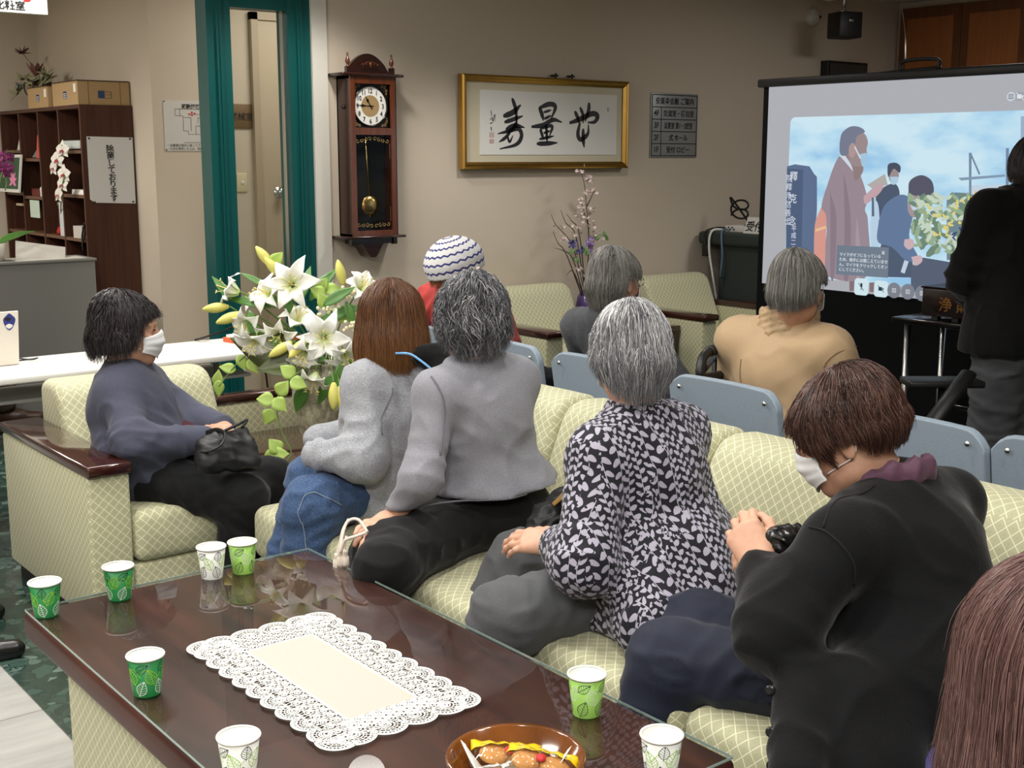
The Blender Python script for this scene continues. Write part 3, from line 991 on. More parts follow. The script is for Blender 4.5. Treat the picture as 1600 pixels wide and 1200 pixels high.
def seat_unit(label, cat, group, w, D, arms=(), back_h=0.745, name='armchair', seat_in=0.30):
    """Seat facing -Y, front at y=0, width along +x; arms: list of (x0,x1)."""
    t = empty(name, (0, 0, 0), label, cat, group)
    sx0, sx1 = 0.0, w
    for (a0, a1) in arms:
        if a0 <= sx0 + 1e-6:
            sx0 = a1
        if a1 >= sx1 - 1e-6:
            sx1 = a0
    g = 0.004
    mk('plinth', box(0.02, w - 0.02, 0.06, D - 0.04, 0.0, 0.06), M['black'], t, False)
    mk('base', rbox(sx0 + g, sx1 - g, 0.02, D - 0.03, 0.06, 0.23, 0.012, 3), M['uphol'], t)
    mk('seat_cushion', rbox(sx0 + g, sx1 - g, 0.0, D - seat_in, 0.232, 0.405, 0.04, 5, 0.022, 1), M['uphol'], t)
    prof = rounded_profile([(D - seat_in - 0.02, 0.425), (D - 0.18, back_h), (D, back_h - 0.012), (D - 0.01, 0.24), (D - seat_in + 0.03, 0.24), (D - seat_in - 0.02, 0.30)],
                           [0.05, 0.08, 0.055, 0.05, 0.02, 0.03], 7)
    mk('backrest', pillow(prof, sx0 + g, sx1 - g, 0.035, 5), M['uphol'], t)
    for (a0, a1) in arms:
        am = mk('arm', rbox(a0, a1, 0.012, D, 0.06, 0.535, 0.012, 3), M['uphol'], t)
        mk('arm_cap', rbox(a0 - 0.004, a1 + 0.004, -0.006, D + 0.004, 0.535, 0.572, 0.009, 3), M['mahog'], am)
    return t


chair = seat_unit('pale green trellis armchair at the head of the glass table', 'armchair', None, 0.73, 0.86, [(0, 0.135)], 0.725)
chair.location = (1.265, 3.67, 0)
wa = seat_unit('green trellis armchair by the back wall beneath the gold framed calligraphy', 'armchair', 'armchairs along the back wall', 0.85, 0.82, [(0, 0.125), (0.725, 0.85)], 0.75)
wa.location = (4.245, 5.05, 0)
wb = copy_tree(wa)
wb.location = (5.43, 5.02, 0)
wb['label'] = 'green trellis armchair by the back wall next to the cloth covered cabinet'
nc = copy_tree(wa)
nc.location = (1.585, 0.95, 0)
nc.rotation_euler = (0, 0, math.pi)
nc['label'] = 'green trellis armchair at the near end of the glass table, long haired person on it'
nc['group'] = ''
del nc['group']

SOFA_LABELS = ['sofa section at the far end under the brown bobbed person in a hoodie',
               'sofa section under the person in the plain grey sweater',
               'sofa section under the person in the leaf patterned blouse',
               'sofa section at the near end under the person in the black cardigan']
su = seat_unit('green trellis ' + SOFA_LABELS[0], 'sofa', 'sofa sections in a row beside the table', 0.625, 0.96, [], 0.755, 'sofa_section')
YS = [3.53, 2.90, 2.27, 1.64]
for k in range(4):
    o = su if k == 0 else copy_tree(su)
    o.location = (1.725, YS[k], 0)
    o.rotation_euler = (0, 0, -math.pi / 2)
    o['label'] = 'green trellis ' + SOFA_LABELS[k]

# corner table with upholstered back panel, under the flower vase
ct = empty('corner_table', (2.35, 4.0, 0), 'dark corner table with padded back panel under the lily vase', 'table')
mk('tabletop', rbox(2.005, 2.70, 3.60, 4.44, 0.385, 0.42, 0.006, 2), M['mahog'], ct)
mk('apron', box(2.03, 2.68, 3.66, 4.42, 0.03, 0.385), M['uphol'], ct, False)
bp = mk('back_panel', rbox(2.005, 2.70, 4.445, 4.52, 0.03, 0.545, 0.01, 2), M['uphol'], ct)
mk('panel_cap', rbox(2.0, 2.705, 4.44, 4.525, 0.545, 0.575, 0.006, 2), M['mahog'], bp)
st = empty('side_table', (5.26, 5.5, 0), 'small dark side table between the two armchairs by the wall', 'table')
mk('tabletop', rbox(5.11, 5.42, 5.20, 5.88, 0.465, 0.50, 0.005, 2), M['mahog'], st)
for (sx, sy) in ((5.14, 5.23), (5.39, 5.23), (5.14, 5.85), (5.39, 5.85)):
    mk('leg', box(sx - 0.02, sx + 0.02, sy - 0.02, sy + 0.02, 0, 0.465), M['mahog'], st, False)

# ------------------------------------------------------------------ low table with glass top, lace mat
TX0, TX1, TY0, TY1 = 0.818, 1.578, 1.35, 2.878
M['tablewood'] = wood('table_rosewood', S(38, 18, 14), S(84, 46, 36), 0.42, (14, 1.6, 14), 0.0, 0.25)
M['tableglass'] = glass_mat('table_glass', 0.0, (0.97, 0.985, 0.975), 1.72)
M['glassedge'] = plain('glass_edge', S(158, 178, 172), 0.1, 0, 0.6)
tb = empty('low_table', (1.2, 2.1, 0), 'long dark wooden low table with glass sheet and green fabric base', 'table')
mk('tabletop', rbox(TX0, TX1, TY0, TY1, 0.388, 0.4535, 0.014, 4), M['tablewood'], tb)
mk('base', box(0.872, 1.525, 1.45, 2.745, 0.05, 0.388), M['uphol'], tb, False)
mk('plinth', box(0.90, 1.50, 1.48, 2.715, 0, 0.05), M['black'], tb, False)
gl = mk('glass_sheet', box(TX0 + 0.006, TX1 - 0.006, TY0 + 0.006, TY1 - 0.006, 0.4545, 0.4595), M['tableglass'], tb, False)
x0, x1, y0, y1 = TX0 + 0.006, TX1 - 0.006, TY0 + 0.006, TY1 - 0.006
mk('glass_edge', join(box(x0 - 0.0006, x0, y0, y1, 0.4545, 0.4595), box(x1, x1 + 0.0006, y0, y1, 0.4545, 0.4595), box(x0, x1, y0 - 0.0006, y0, 0.4545, 0.4595), box(x0, x1, y1, y1 + 0.0006, 0.4545, 0.4595)), M['glassedge'], gl, False)

M['lace'] = plain('white_lace_thread', S(240, 240, 234), 0.8)
M['linen'] = cloth('cream_linen', S(190, 183, 173), 900, 0.05, 0.9, 0.1)
dz = 0.4602
dm = empty('lace_mat', (1.19, 2.115, dz), 'white lace edged table mat with cream linen centre on the glass', 'doily')
IX0, IX1, IY0, IY1 = 1.113, 1.271, 1.898, 2.318
OX0, OX1, OY0, OY1 = 1.017, 1.367, 1.803, 2.428
mk('linen_centre', box(IX0, IX1, IY0, IY1, dz, dz + 0.0008), M['linen'], dm, False)
lace = []
def arcpts(c, r, a0, a1, n, sy=1.0):
    a = np.linspace(a0, a1, n)
    return np.stack([c[0] + r * np.cos(a), c[1] + r * sy * np.sin(a), np.full(n, dz + 0.0012)], 1)
def motif(c, ang, R):
    """fan-shaped scallop pointing along ang, plus a little rose behind it"""
    for k, (r, w) in enumerate(((1.0, 0.0032), (0.90, 0.0016), (0.72, 0.0022), (0.55, 0.0012), (0.40, 0.0020))):
        lace.append(ribbon(arcpts(c, R * r, ang - 1.62, ang + 1.62, 18), w))
    for k in range(15):
        a = ang - 1.55 + 3.1 * k / 14
        e = (math.cos(a), math.sin(a))
        lace.append(ribbon([(c[0] + e[0] * R * 0.72, c[1] + e[1] * R * 0.72, dz + 0.001), (c[0] + e[0] * R * 1.0, c[1] + e[1] * R * 1.0, dz + 0.001)], 0.0034 if k % 2 else 0.0022))
    for k in range(8):
        a = ang - 1.4 + 2.8 * k / 7
        e = (math.cos(a), math.sin(a))
        lace.append(ribbon([(c[0] + e[0] * R * 0.40, c[1] + e[1] * R * 0.40, dz + 0.001), (c[0] + e[0] * R * 0.72, c[1] + e[1] * R * 0.72, dz + 0.001)], 0.0011))
    t = np.linspace(0, 4.2 * math.pi, 36)
    rr = R * 0.36 * (1 - 0.8 * t / t[-1])
    lace.append(ribbon(np.stack([c[0] + rr * np.cos(t), c[1] + rr * np.sin(t), np.full(36, dz + 0.0013)], 1), 0.0028))
def side(p0, p1, out, n):
    p0, p1, out = np.array(p0), np.array(p1), np.array(out)
    ang = math.atan2(out[1], out[0])
    L = np.linalg.norm(p1 - p0)
    for k in range(n):
        c = p0 + (p1 - p0) * (k + 0.5) / n
        motif(c, ang, L / n * 0.60)
    return L / n
side((OX0 + 0.036, OY0 + 0.04), (OX0 + 0.036, OY1 - 0.04), (-1, 0), 9)
side((OX1 - 0.036, OY1 - 0.04), (OX1 - 0.036, OY0 + 0.04), (1, 0), 9)
side((OX1 - 0.04, OY0 + 0.036), (OX0 + 0.04, OY0 + 0.036), (0, -1), 4)
side((OX0 + 0.04, OY1 - 0.036), (OX1 - 0.04, OY1 - 0.036), (0, 1), 4)
for cx, cy, a in ((OX0 + 0.038, OY0 + 0.038, -2.356), (OX1 - 0.038, OY0 + 0.038, -0.785), (OX1 - 0.038, OY1 - 0.038, 0.785), (OX0 + 0.038, OY1 - 0.038, 2.356)):
    motif((cx, cy), a, 0.040)
# net between the linen and the scallops: rosettes on a mesh
def rosette(c, R):
    lace.append(ribbon(arcpts(c, R, 0, 2 * math.pi, 15), 0.0015))
    t = np.linspace(0, 3.2 * math.pi, 22)
    rr = R * 0.72 * (1 - 0.75 * t / t[-1])
    lace.append(ribbon(np.stack([c[0] + rr * np.cos(t), c[1] + rr * np.sin(t), np.full(22, dz + 0.0014)], 1), 0.0021))
    for k in range(6):
        a = k * math.pi / 3
        lace.append(ribbon([(c[0] + math.cos(a) * R, c[1] + math.sin(a) * R, dz + 0.001), (c[0] + math.cos(a) * R * 1.5, c[1] + math.sin(a) * R * 1.5, dz + 0.001)], 0.0020))
for gy in np.arange(OY0 + 0.040, OY1 - 0.03, 0.0255):
    for k, gx in enumerate((OX0 + 0.056, OX0 + 0.080, OX1 - 0.080, OX1 - 0.056)):
        if gx < IX0 + 0.001 or gx > IX1 - 0.001:
            rosette((gx, gy + (k % 2) * 0.016), 0.0115)
for gx in np.arange(IX0 - 0.004, IX1 + 0.01, 0.0235):
    for gy in (OY0 + 0.052, OY0 + 0.070, OY0 + 0.086, OY1 - 0.052, OY1 - 0.074, OY1 - 0.096):
        rosette((gx, gy), 0.0115)
for k in range(64):
    y = OY0 + 0.03 + (OY1 - OY0 - 0.06) * k / 63
    for xa, xb in ((OX0 + 0.03, IX0), (IX1, OX1 - 0.03)):
        lace.append(ribbon([(xa, y, dz + 0.0008), ((xa + xb) / 2, y + 0.008, dz + 0.0008), (xb, y, dz + 0.0008)], 0.0010))
for k in range(26):
    x = IX0 - 0.02 + (IX1 - IX0 + 0.04) * k / 25
    for ya, yb in ((OY0 + 0.03, IY0), (IY1, OY1 - 0.03)):
        lace.append(ribbon([(x, ya, dz + 0.0008), (x + 0.006, (ya + yb) / 2, dz + 0.0008), (x, yb, dz + 0.0008)], 0.0010))
b2 = 0.006
for (a, b) in (((IX0, IY0), (IX1, IY0)), ((IX1, IY0), (IX1, IY1)), ((IX1, IY1), (IX0, IY1)), ((IX0, IY1), (IX0, IY0))):
    lace.append(ribbon([(a[0], a[1], dz + 0.0012), (b[0], b[1], dz + 0.0012)], 0.0055))
mk('lace_border', thick((lambda VF: (VF[0], np.array(VF[1])))(join(*lace)), 0.0007), M['lace'], dm, False)

# ------------------------------------------------------------------ paper cups with leaf print
M['cupinside'] = plain('cup_white', S(244, 242, 236), 0.55)
CUPM = {'green': plain('cup_dark_green', S(28, 128, 64), 0.5), 'white': plain('cup_white_paper', S(236, 236, 230), 0.5), 'lime': plain('cup_light_green', S(158, 208, 96), 0.5)}
LINEM = {'white': plain('print_white', S(240, 246, 236), 0.6), 'lime': plain('print_lime', S(160, 212, 50), 0.6), 'dark': plain('print_dark', S(30, 62, 50), 0.6), 'grey': plain('print_grey', S(58, 72, 74), 0.6)}
CR0, CR1, CH = 0.0262, 0.0355, 0.079
def on_cup(a, h):
    r = CR0 + (CR1 - CR0) * h / CH + 0.0004
    return (r * math.cos(a), r * math.sin(a), h)
def cup_line(pts, w):
    P = [on_cup(p[0] / 0.031, p[1]) for p in pts]
    P = np.array(P)
    T = np.gradient(P, axis=0)
    T /= np.linalg.norm(T, axis=1)[:, None] + 1e-9
    N = P * [1, 1, 0]
    N /= np.linalg.norm(N, axis=1)[:, None] + 1e-9
    Sd = np.cross(N, T)
    n = len(P)
    V = np.vstack([P + Sd * w / 2, P - Sd * w / 2])
    return V, [(i, i + 1, n + i + 1, n + i) for i in range(n - 1)]
def leaf(cx, cy, L, ang):
    out = []
    ca, sa = math.cos(ang), math.sin(ang)
    tr = lambda x, y: (cx + x * ca - y * sa, min(CH - 0.006, max(0.002, cy + x * sa + y * ca)))
    t = np.linspace(0, 1, 12)
    wd = 0.34 * L * np.sin(math.pi * t ** 0.75)
    for sg in (-1, 1):
        out.append(cup_line([tr(L * (a - 0.5), sg * b) for a, b in zip(t, wd)], 0.0011))
    out.append(cup_line([tr(L * (a - 0.62), 0) for a in np.linspace(0, 1.1, 8)], 0.0010))
    for k in range(1, 6):
        a = k / 6.5
        b = 0.34 * L * math.sin(math.pi * min(1, a + 0.16) ** 0.75)
        for sg in (-1, 1):
            out.append(cup_line([tr(L * (a - 0.5), 0), tr(L * (a - 0.5 + 0.09), sg * b * 0.5), tr(L * (a - 0.5 + 0.16), sg * b * 0.96)], 0.0007))
    return out
CUPS = {}
def cup(kind, label, loc, rz):
    if kind in CUPS:
        c = copy_tree(CUPS[kind])
    else:
        c = empty('paper_cup', (0, 0, 0), label, 'cup', 'paper cups on the glass table')
        mk('cup_wall', lathe([(CR0, 0.0), (CR1, CH), (CR1 - 0.0004, CH), (CR0 - 0.0002, 0.004), (0.0, 0.004)], 40), CUPM[kind], c)
        mk('cup_lining', lathe([(CR1 - 0.0014, CH - 0.001), (CR0 - 0.0012, 0.0046), (0.0, 0.0046)], 40), M['cupinside'], c)
        mk('rim', lathe([(CR1 - 0.001, CH - 0.002), (CR1 + 0.0016, CH - 0.002), (CR1 + 0.0024, CH), (CR1 + 0.0016, CH + 0.002), (CR1 - 0.0008, CH + 0.002), (CR1 - 0.0016, CH)], 40), M['cupinside'], c)
        r = random.Random(3)
        A, B = {'green': ('white', 'lime'), 'white': ('grey', 'lime'), 'lime': ('grey', 'white')}[kind]
        la, lb, lc = [], [], []
        N = 5
        for k in range(N):
            u = k * 0.195 / N
            la += leaf(u, 0.020, 0.033, 1.2 + 0.6 * (k % 2))
            lb += leaf(u + 0.019, 0.044 + 0.004 * (k % 2), 0.034, 1.9 - 0.7 * (k % 2))
            lc += leaf(u + 0.003, 0.062, 0.026, 0.6 + 0.9 * (k % 2))
            lb.append(cup_line([(u + x, 0.050 + 0.010 * math.sin(x * 160 + k)) for x in np.linspace(0, 0.039, 14)], 0.0009))
        mk('leaf_print', join(*la), LINEM[A], c, False)
        mk('leaf_print', join(*lb), LINEM[B], c, False)
        mk('leaf_print', join(*lc), LINEM['dark' if kind == 'green' else A], c, False)
        CUPS[kind] = c
    c.location = loc
    c.rotation_euler = (0, 0, rz)
    c['label'] = label
    return c
GZ = 0.4598
def cz(p):
    return (p[0], p[1], GZ)
cup('green', 'dark green leaf print cup nearest the far left table corner', cz((0.853, 2.807, 0.460)), 0.3)
cup('green', 'dark green leaf print cup on the far edge before the armchair', cz((1.027, 2.810, 0.460)), 2.1)
cup('white', 'white leaf print cup beside a light green cup at the far edge', cz((1.267, 2.813, 0.460)), 0.9)
cup('lime', 'light green leaf print cup beside a white cup at the far edge', cz((1.346, 2.801, 0.460)), 1.4)
cup('green', 'dark green leaf print cup standing alone left of the lace mat', cz((0.867, 2.253, 0.460)), 4.0)
cup('white', 'white cup with coloured leaves by the near left table edge', cz((0.854, 1.821, 0.460)), 3.3)
cup('lime', 'light green leaf print cup on the sofa side of the table near the bowl', cz((1.485, 1.646, 0.460)), 5.0)
cup('white', 'white leaf print cup near the right table corner by the navy trousers', cz((1.417, 1.380, 0.460)), 0.2)

# bowl of wrapped rice crackers
bc = Vector((1.193, 1.495, 0.460))
bw = mk('wooden_bowl', lathe([(0.0, 0.012), (0.060, 0.014), (0.094, 0.034), (0.108, 0.066), (0.115, 0.068), (0.117, 0.064), (0.106, 0.026), (0.066, 0.003), (0.060, 0.0), (0.0, 0.0)], 56, (bc.x, bc.y, GZ)),
        wood('amber_lacquer', S(84, 44, 12), S(120, 68, 22), 0.15, (8, 8, 8), 0.5))
tag(bw, 'round amber brown lacquered bowl holding wrapped snacks', 'bowl')
nap = thick(grid_surf(lambda u, v: np.stack([bc.x + (u - 0.5) * 0.13, bc.y + (v - 0.5) * 0.13, GZ + 0.016 + (0.62 * ((u - 0.5) ** 2 + (v - 0.5) ** 2) * 0.16 + 0.05 * np.maximum(0, np.abs(u - 0.5) + np.abs(v - 0.5) - 0.55)) * np.where(u + v > 1.15, 0.35, 1.0)], 1), 14, 14), 0.0006)
tag(mk('paper_napkin', nap, M['paper']), 'white paper napkin lining the amber bowl', 'napkin')
M['cracker'] = plain('rice_cracker', S(196, 138, 76), 0.8, var=0.45, vscale=160)
M['yellowfilm'] = plain('yellow_wrapper', S(240, 206, 20), 0.3)
M['film'] = glass_mat('clear_wrapper', 0.08, (0.98, 0.98, 0.97), 1.6)
def snack(loc, rz, tilt, label):
    t = empty('wrapped_cracker', (0, 0, 0), label, 'snack', 'wrapped crackers in the bowl')
    def pk(u, v):
        X, Y = (u - 0.5) * 0.10, (v - 0.5) * 0.062
        b = np.maximum(0, 1 - (2 * np.abs(u - 0.5)) ** 3) * np.maximum(0, 1 - (2 * np.abs(v - 0.5)) ** 3)
        return X, Y, b
    def top(u, v):
        X, Y, b = pk(u, v)
        return np.stack([X, Y, 0.006 + 0.016 * b + 0.0016 * np.sin(u * 40) * b], 1)
    mk('wrapper', thick(grid_surf(top, 22, 16), 0.0004), M['film'], t)
    mk('cracker', xf(lathe([(0, 0.014), (0.016, 0.0135), (0.021, 0.010), (0.021, 0.006), (0.016, 0.003), (0, 0.003)], 18), (-0.018, 0.002, 0.002)), M['cracker'], t)
    mk('cracker', xf(lathe([(0, 0.014), (0.016, 0.0135), (0.021, 0.010), (0.021, 0.006), (0.016, 0.003), (0, 0.003)], 18), (0.021, -0.003, 0.002), ry=0.2), M['cracker'], t)
    mk('printed_band', thick(grid_surf(lambda u, v: np.stack([(u - 0.5) * 0.10, 0.012 + v * 0.026, 0.0072 + 0.0145 * np.maximum(0, 1 - (2 * np.abs(u - 0.5)) ** 3) * (1 - v) + 0.0015 * np.sin(u * 30)], 1), 20, 5), 0.0005), M['yellowfilm'], t)
    mk('printed_spot', xf(lathe([(0, 0.0245), (0.007, 0.024), (0.007, 0.02)], 14), (0.002, -0.004, 0.0)), M['red_ink'], t)
    t.location = loc
    t.scale = (1.22, 1.22, 1.22)
    t.rotation_euler = (tilt, 0.1, rz)
    return t
s1 = snack((bc.x + 0.004, bc.y + 0.030, GZ + 0.040), -0.62, 0.12, 'wrapped crackers with yellow band at the back of the bowl')
s2 = snack((bc.x + 0.018, bc.y - 0.038, GZ + 0.050), -0.9, 0.10, 'wrapped crackers with yellow band at the front of the bowl')

# ------------------------------------------------------------------ folding chairs with grey-blue backs
M['chairblue'] = cloth('grey_blue_vinyl', S(142, 156, 170), 700, 0.08, 0.6, 0.15)
fc = empty('folding_chair', (0, 0, 0), 'grey-blue folding chair', 'chair', 'grey-blue folding chairs behind the sofa')
def bk(u, v):
    # rounded slab, curved about z
    y = (u - 0.5) * 0.48
    z = 0.50 + v * 0.275
    e = np.abs(u - 0.5) * 2
    z = 0.6375 + (z - 0.6375) * np.where(e > 0.72, np.sqrt(np.maximum(0, 1 - ((e - 0.72) / 0.28) ** 2 * 0.55)), 1)
    return np.stack([0.030 * (1 - e ** 2) * 1.0 - 0.03 - (z - 0.5) * 0.16, y, z], 1)
mk('backrest', thick(grid_surf(bk, 26, 10), -0.026), M['chairblue'], fc, bevel=0.006)
mk('seat', xf(rbox(0.02, 0.42, -0.20, 0.20, 0.385, 0.418, 0.015, 3), (0, 0, 0)), M['chairblue'], fc)
for sy in (-0.19, 0.19):
    mk('back_post', tube([(-0.028, sy, 0.745), (0.02, sy * 1.1, 0.42), (0.16, sy * 1.12, 0.2), (0.36, sy * 1.12, 0.012)], 0.011, 8), M['black'], fc)
    mk('leg', tube([(0.38, sy * 1.02, 0.385), (0.16, sy * 1.02, 0.2), (-0.05, sy * 1.02, 0.012)], 0.011, 8), M['black'], fc)
    mk('screw', xf(lathe([(0, 0.004), (0.006, 0.003), (0.008, 0)], 12), (-0.068, sy, 0.737), ry=-math.pi / 2), M['steel'], fc)
mk('stretcher', join(rod((0.33, -0.18, 0.05), (0.33, 0.18, 0.05), 0.008), rod((-0.03, -0.168, 0.05), (-0.03, 0.168, 0.05), 0.008)), M['black'], fc)
FCL = ['grey-blue folding chair under the person in the crocheted hat\'s right hand', 'grey-blue folding chair under the person in the dark grey knit', 'grey-blue folding chair behind the tan coat',
       'empty grey-blue folding chair behind the brown haired head in black cardigan', 'empty grey-blue folding chair by the standing person, nearest the camera in its row']
FCL.insert(0, 'grey-blue folding chair under the person in the crocheted hat')
FCL[1] = 'grey-blue folding chair beyond the grey curly head, next to the crocheted hat'
for k, yc in enumerate((4.36, 3.86, 3.32, 2.695, 1.99, 1.50)):
    o = fc if k == 0 else copy_tree(fc)
    o.location = (3.07, yc, 0)
    o.rotation_euler = (0, 0, -0.03)
    o['label'] = FCL[k]

# ------------------------------------------------------------------ long white table with laptop
wt = empty('white_table', (1.0, 4.9, 0), 'long white folding table behind the armchair with a laptop on it', 'table')
mk('tabletop', rbox(-1.2, 2.46, 4.68, 5.13, 0.672, 0.70, 0.006, 2), M['white'], wt)
mk('shelf', box(-1.1, 2.36, 4.76, 5.08, 0.585, 0.597), plain('grey_shelf', S(150, 150, 148), 0.5), wt, False)
for lx in (-1.0, 2.22):
    mk('leg', join(rod((lx, 4.74, 0.02), (lx, 4.80, 0.67), 0.013), rod((lx, 5.07, 0.02), (lx, 5.02, 0.67), 0.013), rod((lx, 4.70, 0.02), (lx, 5.11, 0.02), 0.013)), M['steel'], wt)
lp = empty('laptop', (1.25, 4.8, 0.70), 'pale laptop with blue stickers seen from behind on the white table', 'laptop')
la_, lb_ = Vector((1.469, 4.934, 0.700)), Vector((1.223, 4.923, 0.700))
M['alu'] = plain('pale_aluminium', S(226, 218, 206), 0.4, 0.1)
ay = la_.y + 0.02
mk('lid', xf(rbox(la_.x - 0.32, la_.x, ay, ay + 0.008, 0.702, 0.918, 0.003, 2), rx=0.16, piv=(la_.x, ay, 0.702)), M['alu'], lp)
mk('keyboard_deck', rbox(la_.x - 0.32, la_.x, ay + 0.01, ay + 0.23, 0.7005, 0.716, 0.004, 2), M['alu'], lp)
M['stickblue'] = plain('sticker_blue', S(40, 52, 130), 0.4)
stk = []
for (sx, sz, col, w_, h_) in ((-0.035, 0.175, 'stickblue', 0.044, 0.062), (-0.098, 0.168, 'stickblue', 0.05, 0.066), (-0.036, 0.158, 'white', 0.026, 0.018), (-0.097, 0.150, 'white', 0.036, 0.022), (-0.040, 0.186, 'black', 0.022, 0.016), (-0.10, 0.182, 'black', 0.024, 0.014)):
    V, F = prism([(w_ / 2 * math.cos(a) * (1 + 0.12 * math.sin(3 * a)), h_ / 2 * math.sin(a) * (1 + 0.1 * math.cos(4 * a))) for a in np.linspace(0, 2 * math.pi, 20, endpoint=False)], (la_.x + sx, ay - (0.0006 if col == 'stickblue' else 0.0010), 0.702 + sz), (1, 0, 0), (0, 0, 1), 0.0004)
    mk('sticker', xf((V, F), rx=0.16, piv=(la_.x, ay, 0.702)), M[col], lp, False)
tag(mk('power_cable', tube(spline([(la_.x + 0.002, ay + 0.05, 0.708), (la_.x + 0.06, ay + 0.02, 0.715), (la_.x + 0.085, ay + 0.05, 0.712), (la_.x + 0.06, ay + 0.09, 0.704), (la_.x - 0.0, ay + 0.30, 0.7035)], 24), 0.003, 6), M['black']), 'short black cable looping from the laptop on the white table', 'cable')
c1_, c2_ = (2.295, 5.095, 0.710), (2.227, 4.711, 0.800)
tag(mk('black_cable', tube(spline([(2.282, 5.133, 0.704), (2.302, 5.077, 0.720), (2.483, 5.300, 0.702), (2.645, 5.400, 0.699), (2.75, 5.4, 0.5), (2.78, 5.4, 0.005)], 30), 0.005, 6), M['black']), 'black cable draped over the far edge of the white table', 'cable')
ob = Vector((2.568, 4.992, 0.700))
of = empty('document_tray', (ob.x, 4.95, 0.70), 'orange document folder at the right end of the white table', 'folder')
mk('cover', xf(box(-0.14, 0.12, -0.10, 0.10, 0.0, 0.02), (ob.x - 0.05, 4.95, 0.7005), rz=0.15), plain('orange_card', S(214, 96, 52), 0.6), of, False)
mk('papers', xf(box(-0.13, 0.11, -0.09, 0.09, 0.02, 0.032), (ob.x - 0.05, 4.95, 0.7005), rz=0.18), M['paper'], of, False)

# ------------------------------------------------------------------ reception counter and bookcase at the far left
M['counter'] = plain('grey_laminate', S(128, 126, 122), 0.5, var=0.06, vscale=220)
rc = empty('reception_counter', (1.0, 7.4, 0), 'grey laminate reception counter before the dark bookcase', 'counter')
mk('front', box(-1.5, 2.64, 7.305, 7.60, 0, 0.895), M['counter'], rc, False)
mk('countertop', rbox(-1.5, 2.65, 7.295, 7.62, 0.895, 0.912, 0.004, 2), M['counter'], rc)
bk_ = empty('bookcase', (2.87, 8.4, 0), 'dark walnut open bookcase behind the counter with boxes on top', 'bookcase')
BX0, BX1, BY0, BY1 = 2.71, 3.035, 7.60, 9.19
cols = [(7.60, 8.01), (8.01, 8.40), (8.40, 8.79), (8.79, 9.19)]
mk('side_panel', box(BX0, BX1, BY0, BY0 + 0.022, 0, 1.81), M['walnut'], bk_, False)
mk('side_panel', box(BX0, BX1, BY1 - 0.022, BY1, 0, 1.81), M['walnut'], bk_, False)
mk('top_panel', box(BX0, BX1, BY0 + 0.022, BY1 - 0.022, 1.788, 1.81), M['walnut'], bk_, False)
mk('back_panel', box(BX1 - 0.01, BX1, BY0 + 0.022, BY1 - 0.022, 0.02, 1.788), M['walnut'], bk_, False)
for (a, b) in cols[1:]:
    mk('divider', box(BX0 + 0.004, BX1 - 0.01, a - 0.011, a + 0.011, 0.02, 1.788), M['walnut'], bk_, False)
SHZ = {0: (0.45, 1.00, 1.27, 1.54), 1: (0.45, 1.00), 2: (0.45, 1.00, 1.24, 1.49), 3: (0.45, 1.00, 1.26, 1.545)}
for k, (a, b) in enumerate(cols):
    for z in SHZ[k]:
        mk('shelf', box(BX0 + 0.006, BX1 - 0.01, a + 0.011, b - 0.011, z - 0.02, z), M['shelfedge'], bk_, False)
for (y_, z_) in ((7.599, 1.77), (7.599, 0.80), (7.599, 0.78)):
    pass
sg = empty('disinfection_notice', (2.87, 7.598, 1.2), 'white paper notice with vertical black writing pinned to the bookcase side', 'notice')
P0, P1, P2, P3 = Vector((2.740, 7.597, 1.622)), Vector((3.027, 7.597, 1.617)), Vector((3.025, 7.597, 1.213)), Vector((2.739, 7.597, 1.224))
mk('sheet', ([tuple(P0), tuple(P1), tuple(P2), tuple(P3 + Vector((0.03, 0, 0))), tuple(P3 + Vector((0, 0, 0.02)))], [(0, 4, 3, 2, 1)]), plain('notice_paper', S(214, 214, 212), 0.7), sg, False)
tq = Vector((2.881, 7.595, 1.558))
text('lettering', '除菌しております', 0.0495, (tq.x, 7.5955, tq.z - 0.028), (1, 0, 0.0), (-0.03, 0, 1), M['ink'], sg, vertical=True, weight=0.0008, gap=0.86)
for pp in ((2.754, 7.595, 1.610), (3.009, 7.595, 1.609), (2.766, 7.595, 1.227), (3.008, 7.595, 1.225)):
    mk('pin', xf(lathe([(0, 0.005), (0.006, 0.003), (0.006, 0)], 10), pp, rx=math.pi / 2), M['black'], sg)

def book_thing(name, VF, mat, label, cat, group=None, smooth=False, **kw):
    return tag(mk(name, VF, mat, None, smooth, **kw), label, cat, group)

M['carton'] = plain('brown_cardboard', S(176, 146, 104), 0.8, var=0.05)
M['logoblue'] = plain('print_blue', S(40, 66, 110), 0.6)
def carton(y0, y1, z1, label):
    b = empty('cardboard_box', (2.87, (y0 + y1) / 2, 1.81), label, 'box', 'cardboard boxes on the bookcase')
    mk('carton', box(BX0 + 0.002, BX1 - 0.004, y0, y1, 1.811, z1), M['carton'], b, False)
    mk('lid_seam', join(box(BX0 - 0.001, BX1 - 0.004, y0 - 0.002, y1 + 0.002, z1 - 0.006, z1 + 0.001)), plain('box_edge', S(70, 52, 34), 0.8), b, False)
    ym = (y0 + y1) / 2
    mk('printed_mark', join(box(BX0 + 0.0008, BX0 + 0.002, ym - 0.028, ym + 0.028, 1.85, 1.895)), M['logoblue'], b, False)
    mk('printed_mark', join(*[box(BX0 + 0.0003, BX0 + 0.002, ym - 0.022, ym + 0.022, 1.854 + 0.012 * q, 1.858 + 0.012 * q) for q in range(3)]), M['paper'], b, False)
    mk('label_sticker', box(BX0 + 0.0008, BX0 + 0.002, y0 + 0.03, y0 + 0.07, z1 - 0.07, z1 - 0.02), M['paper'], b, False)
    return b
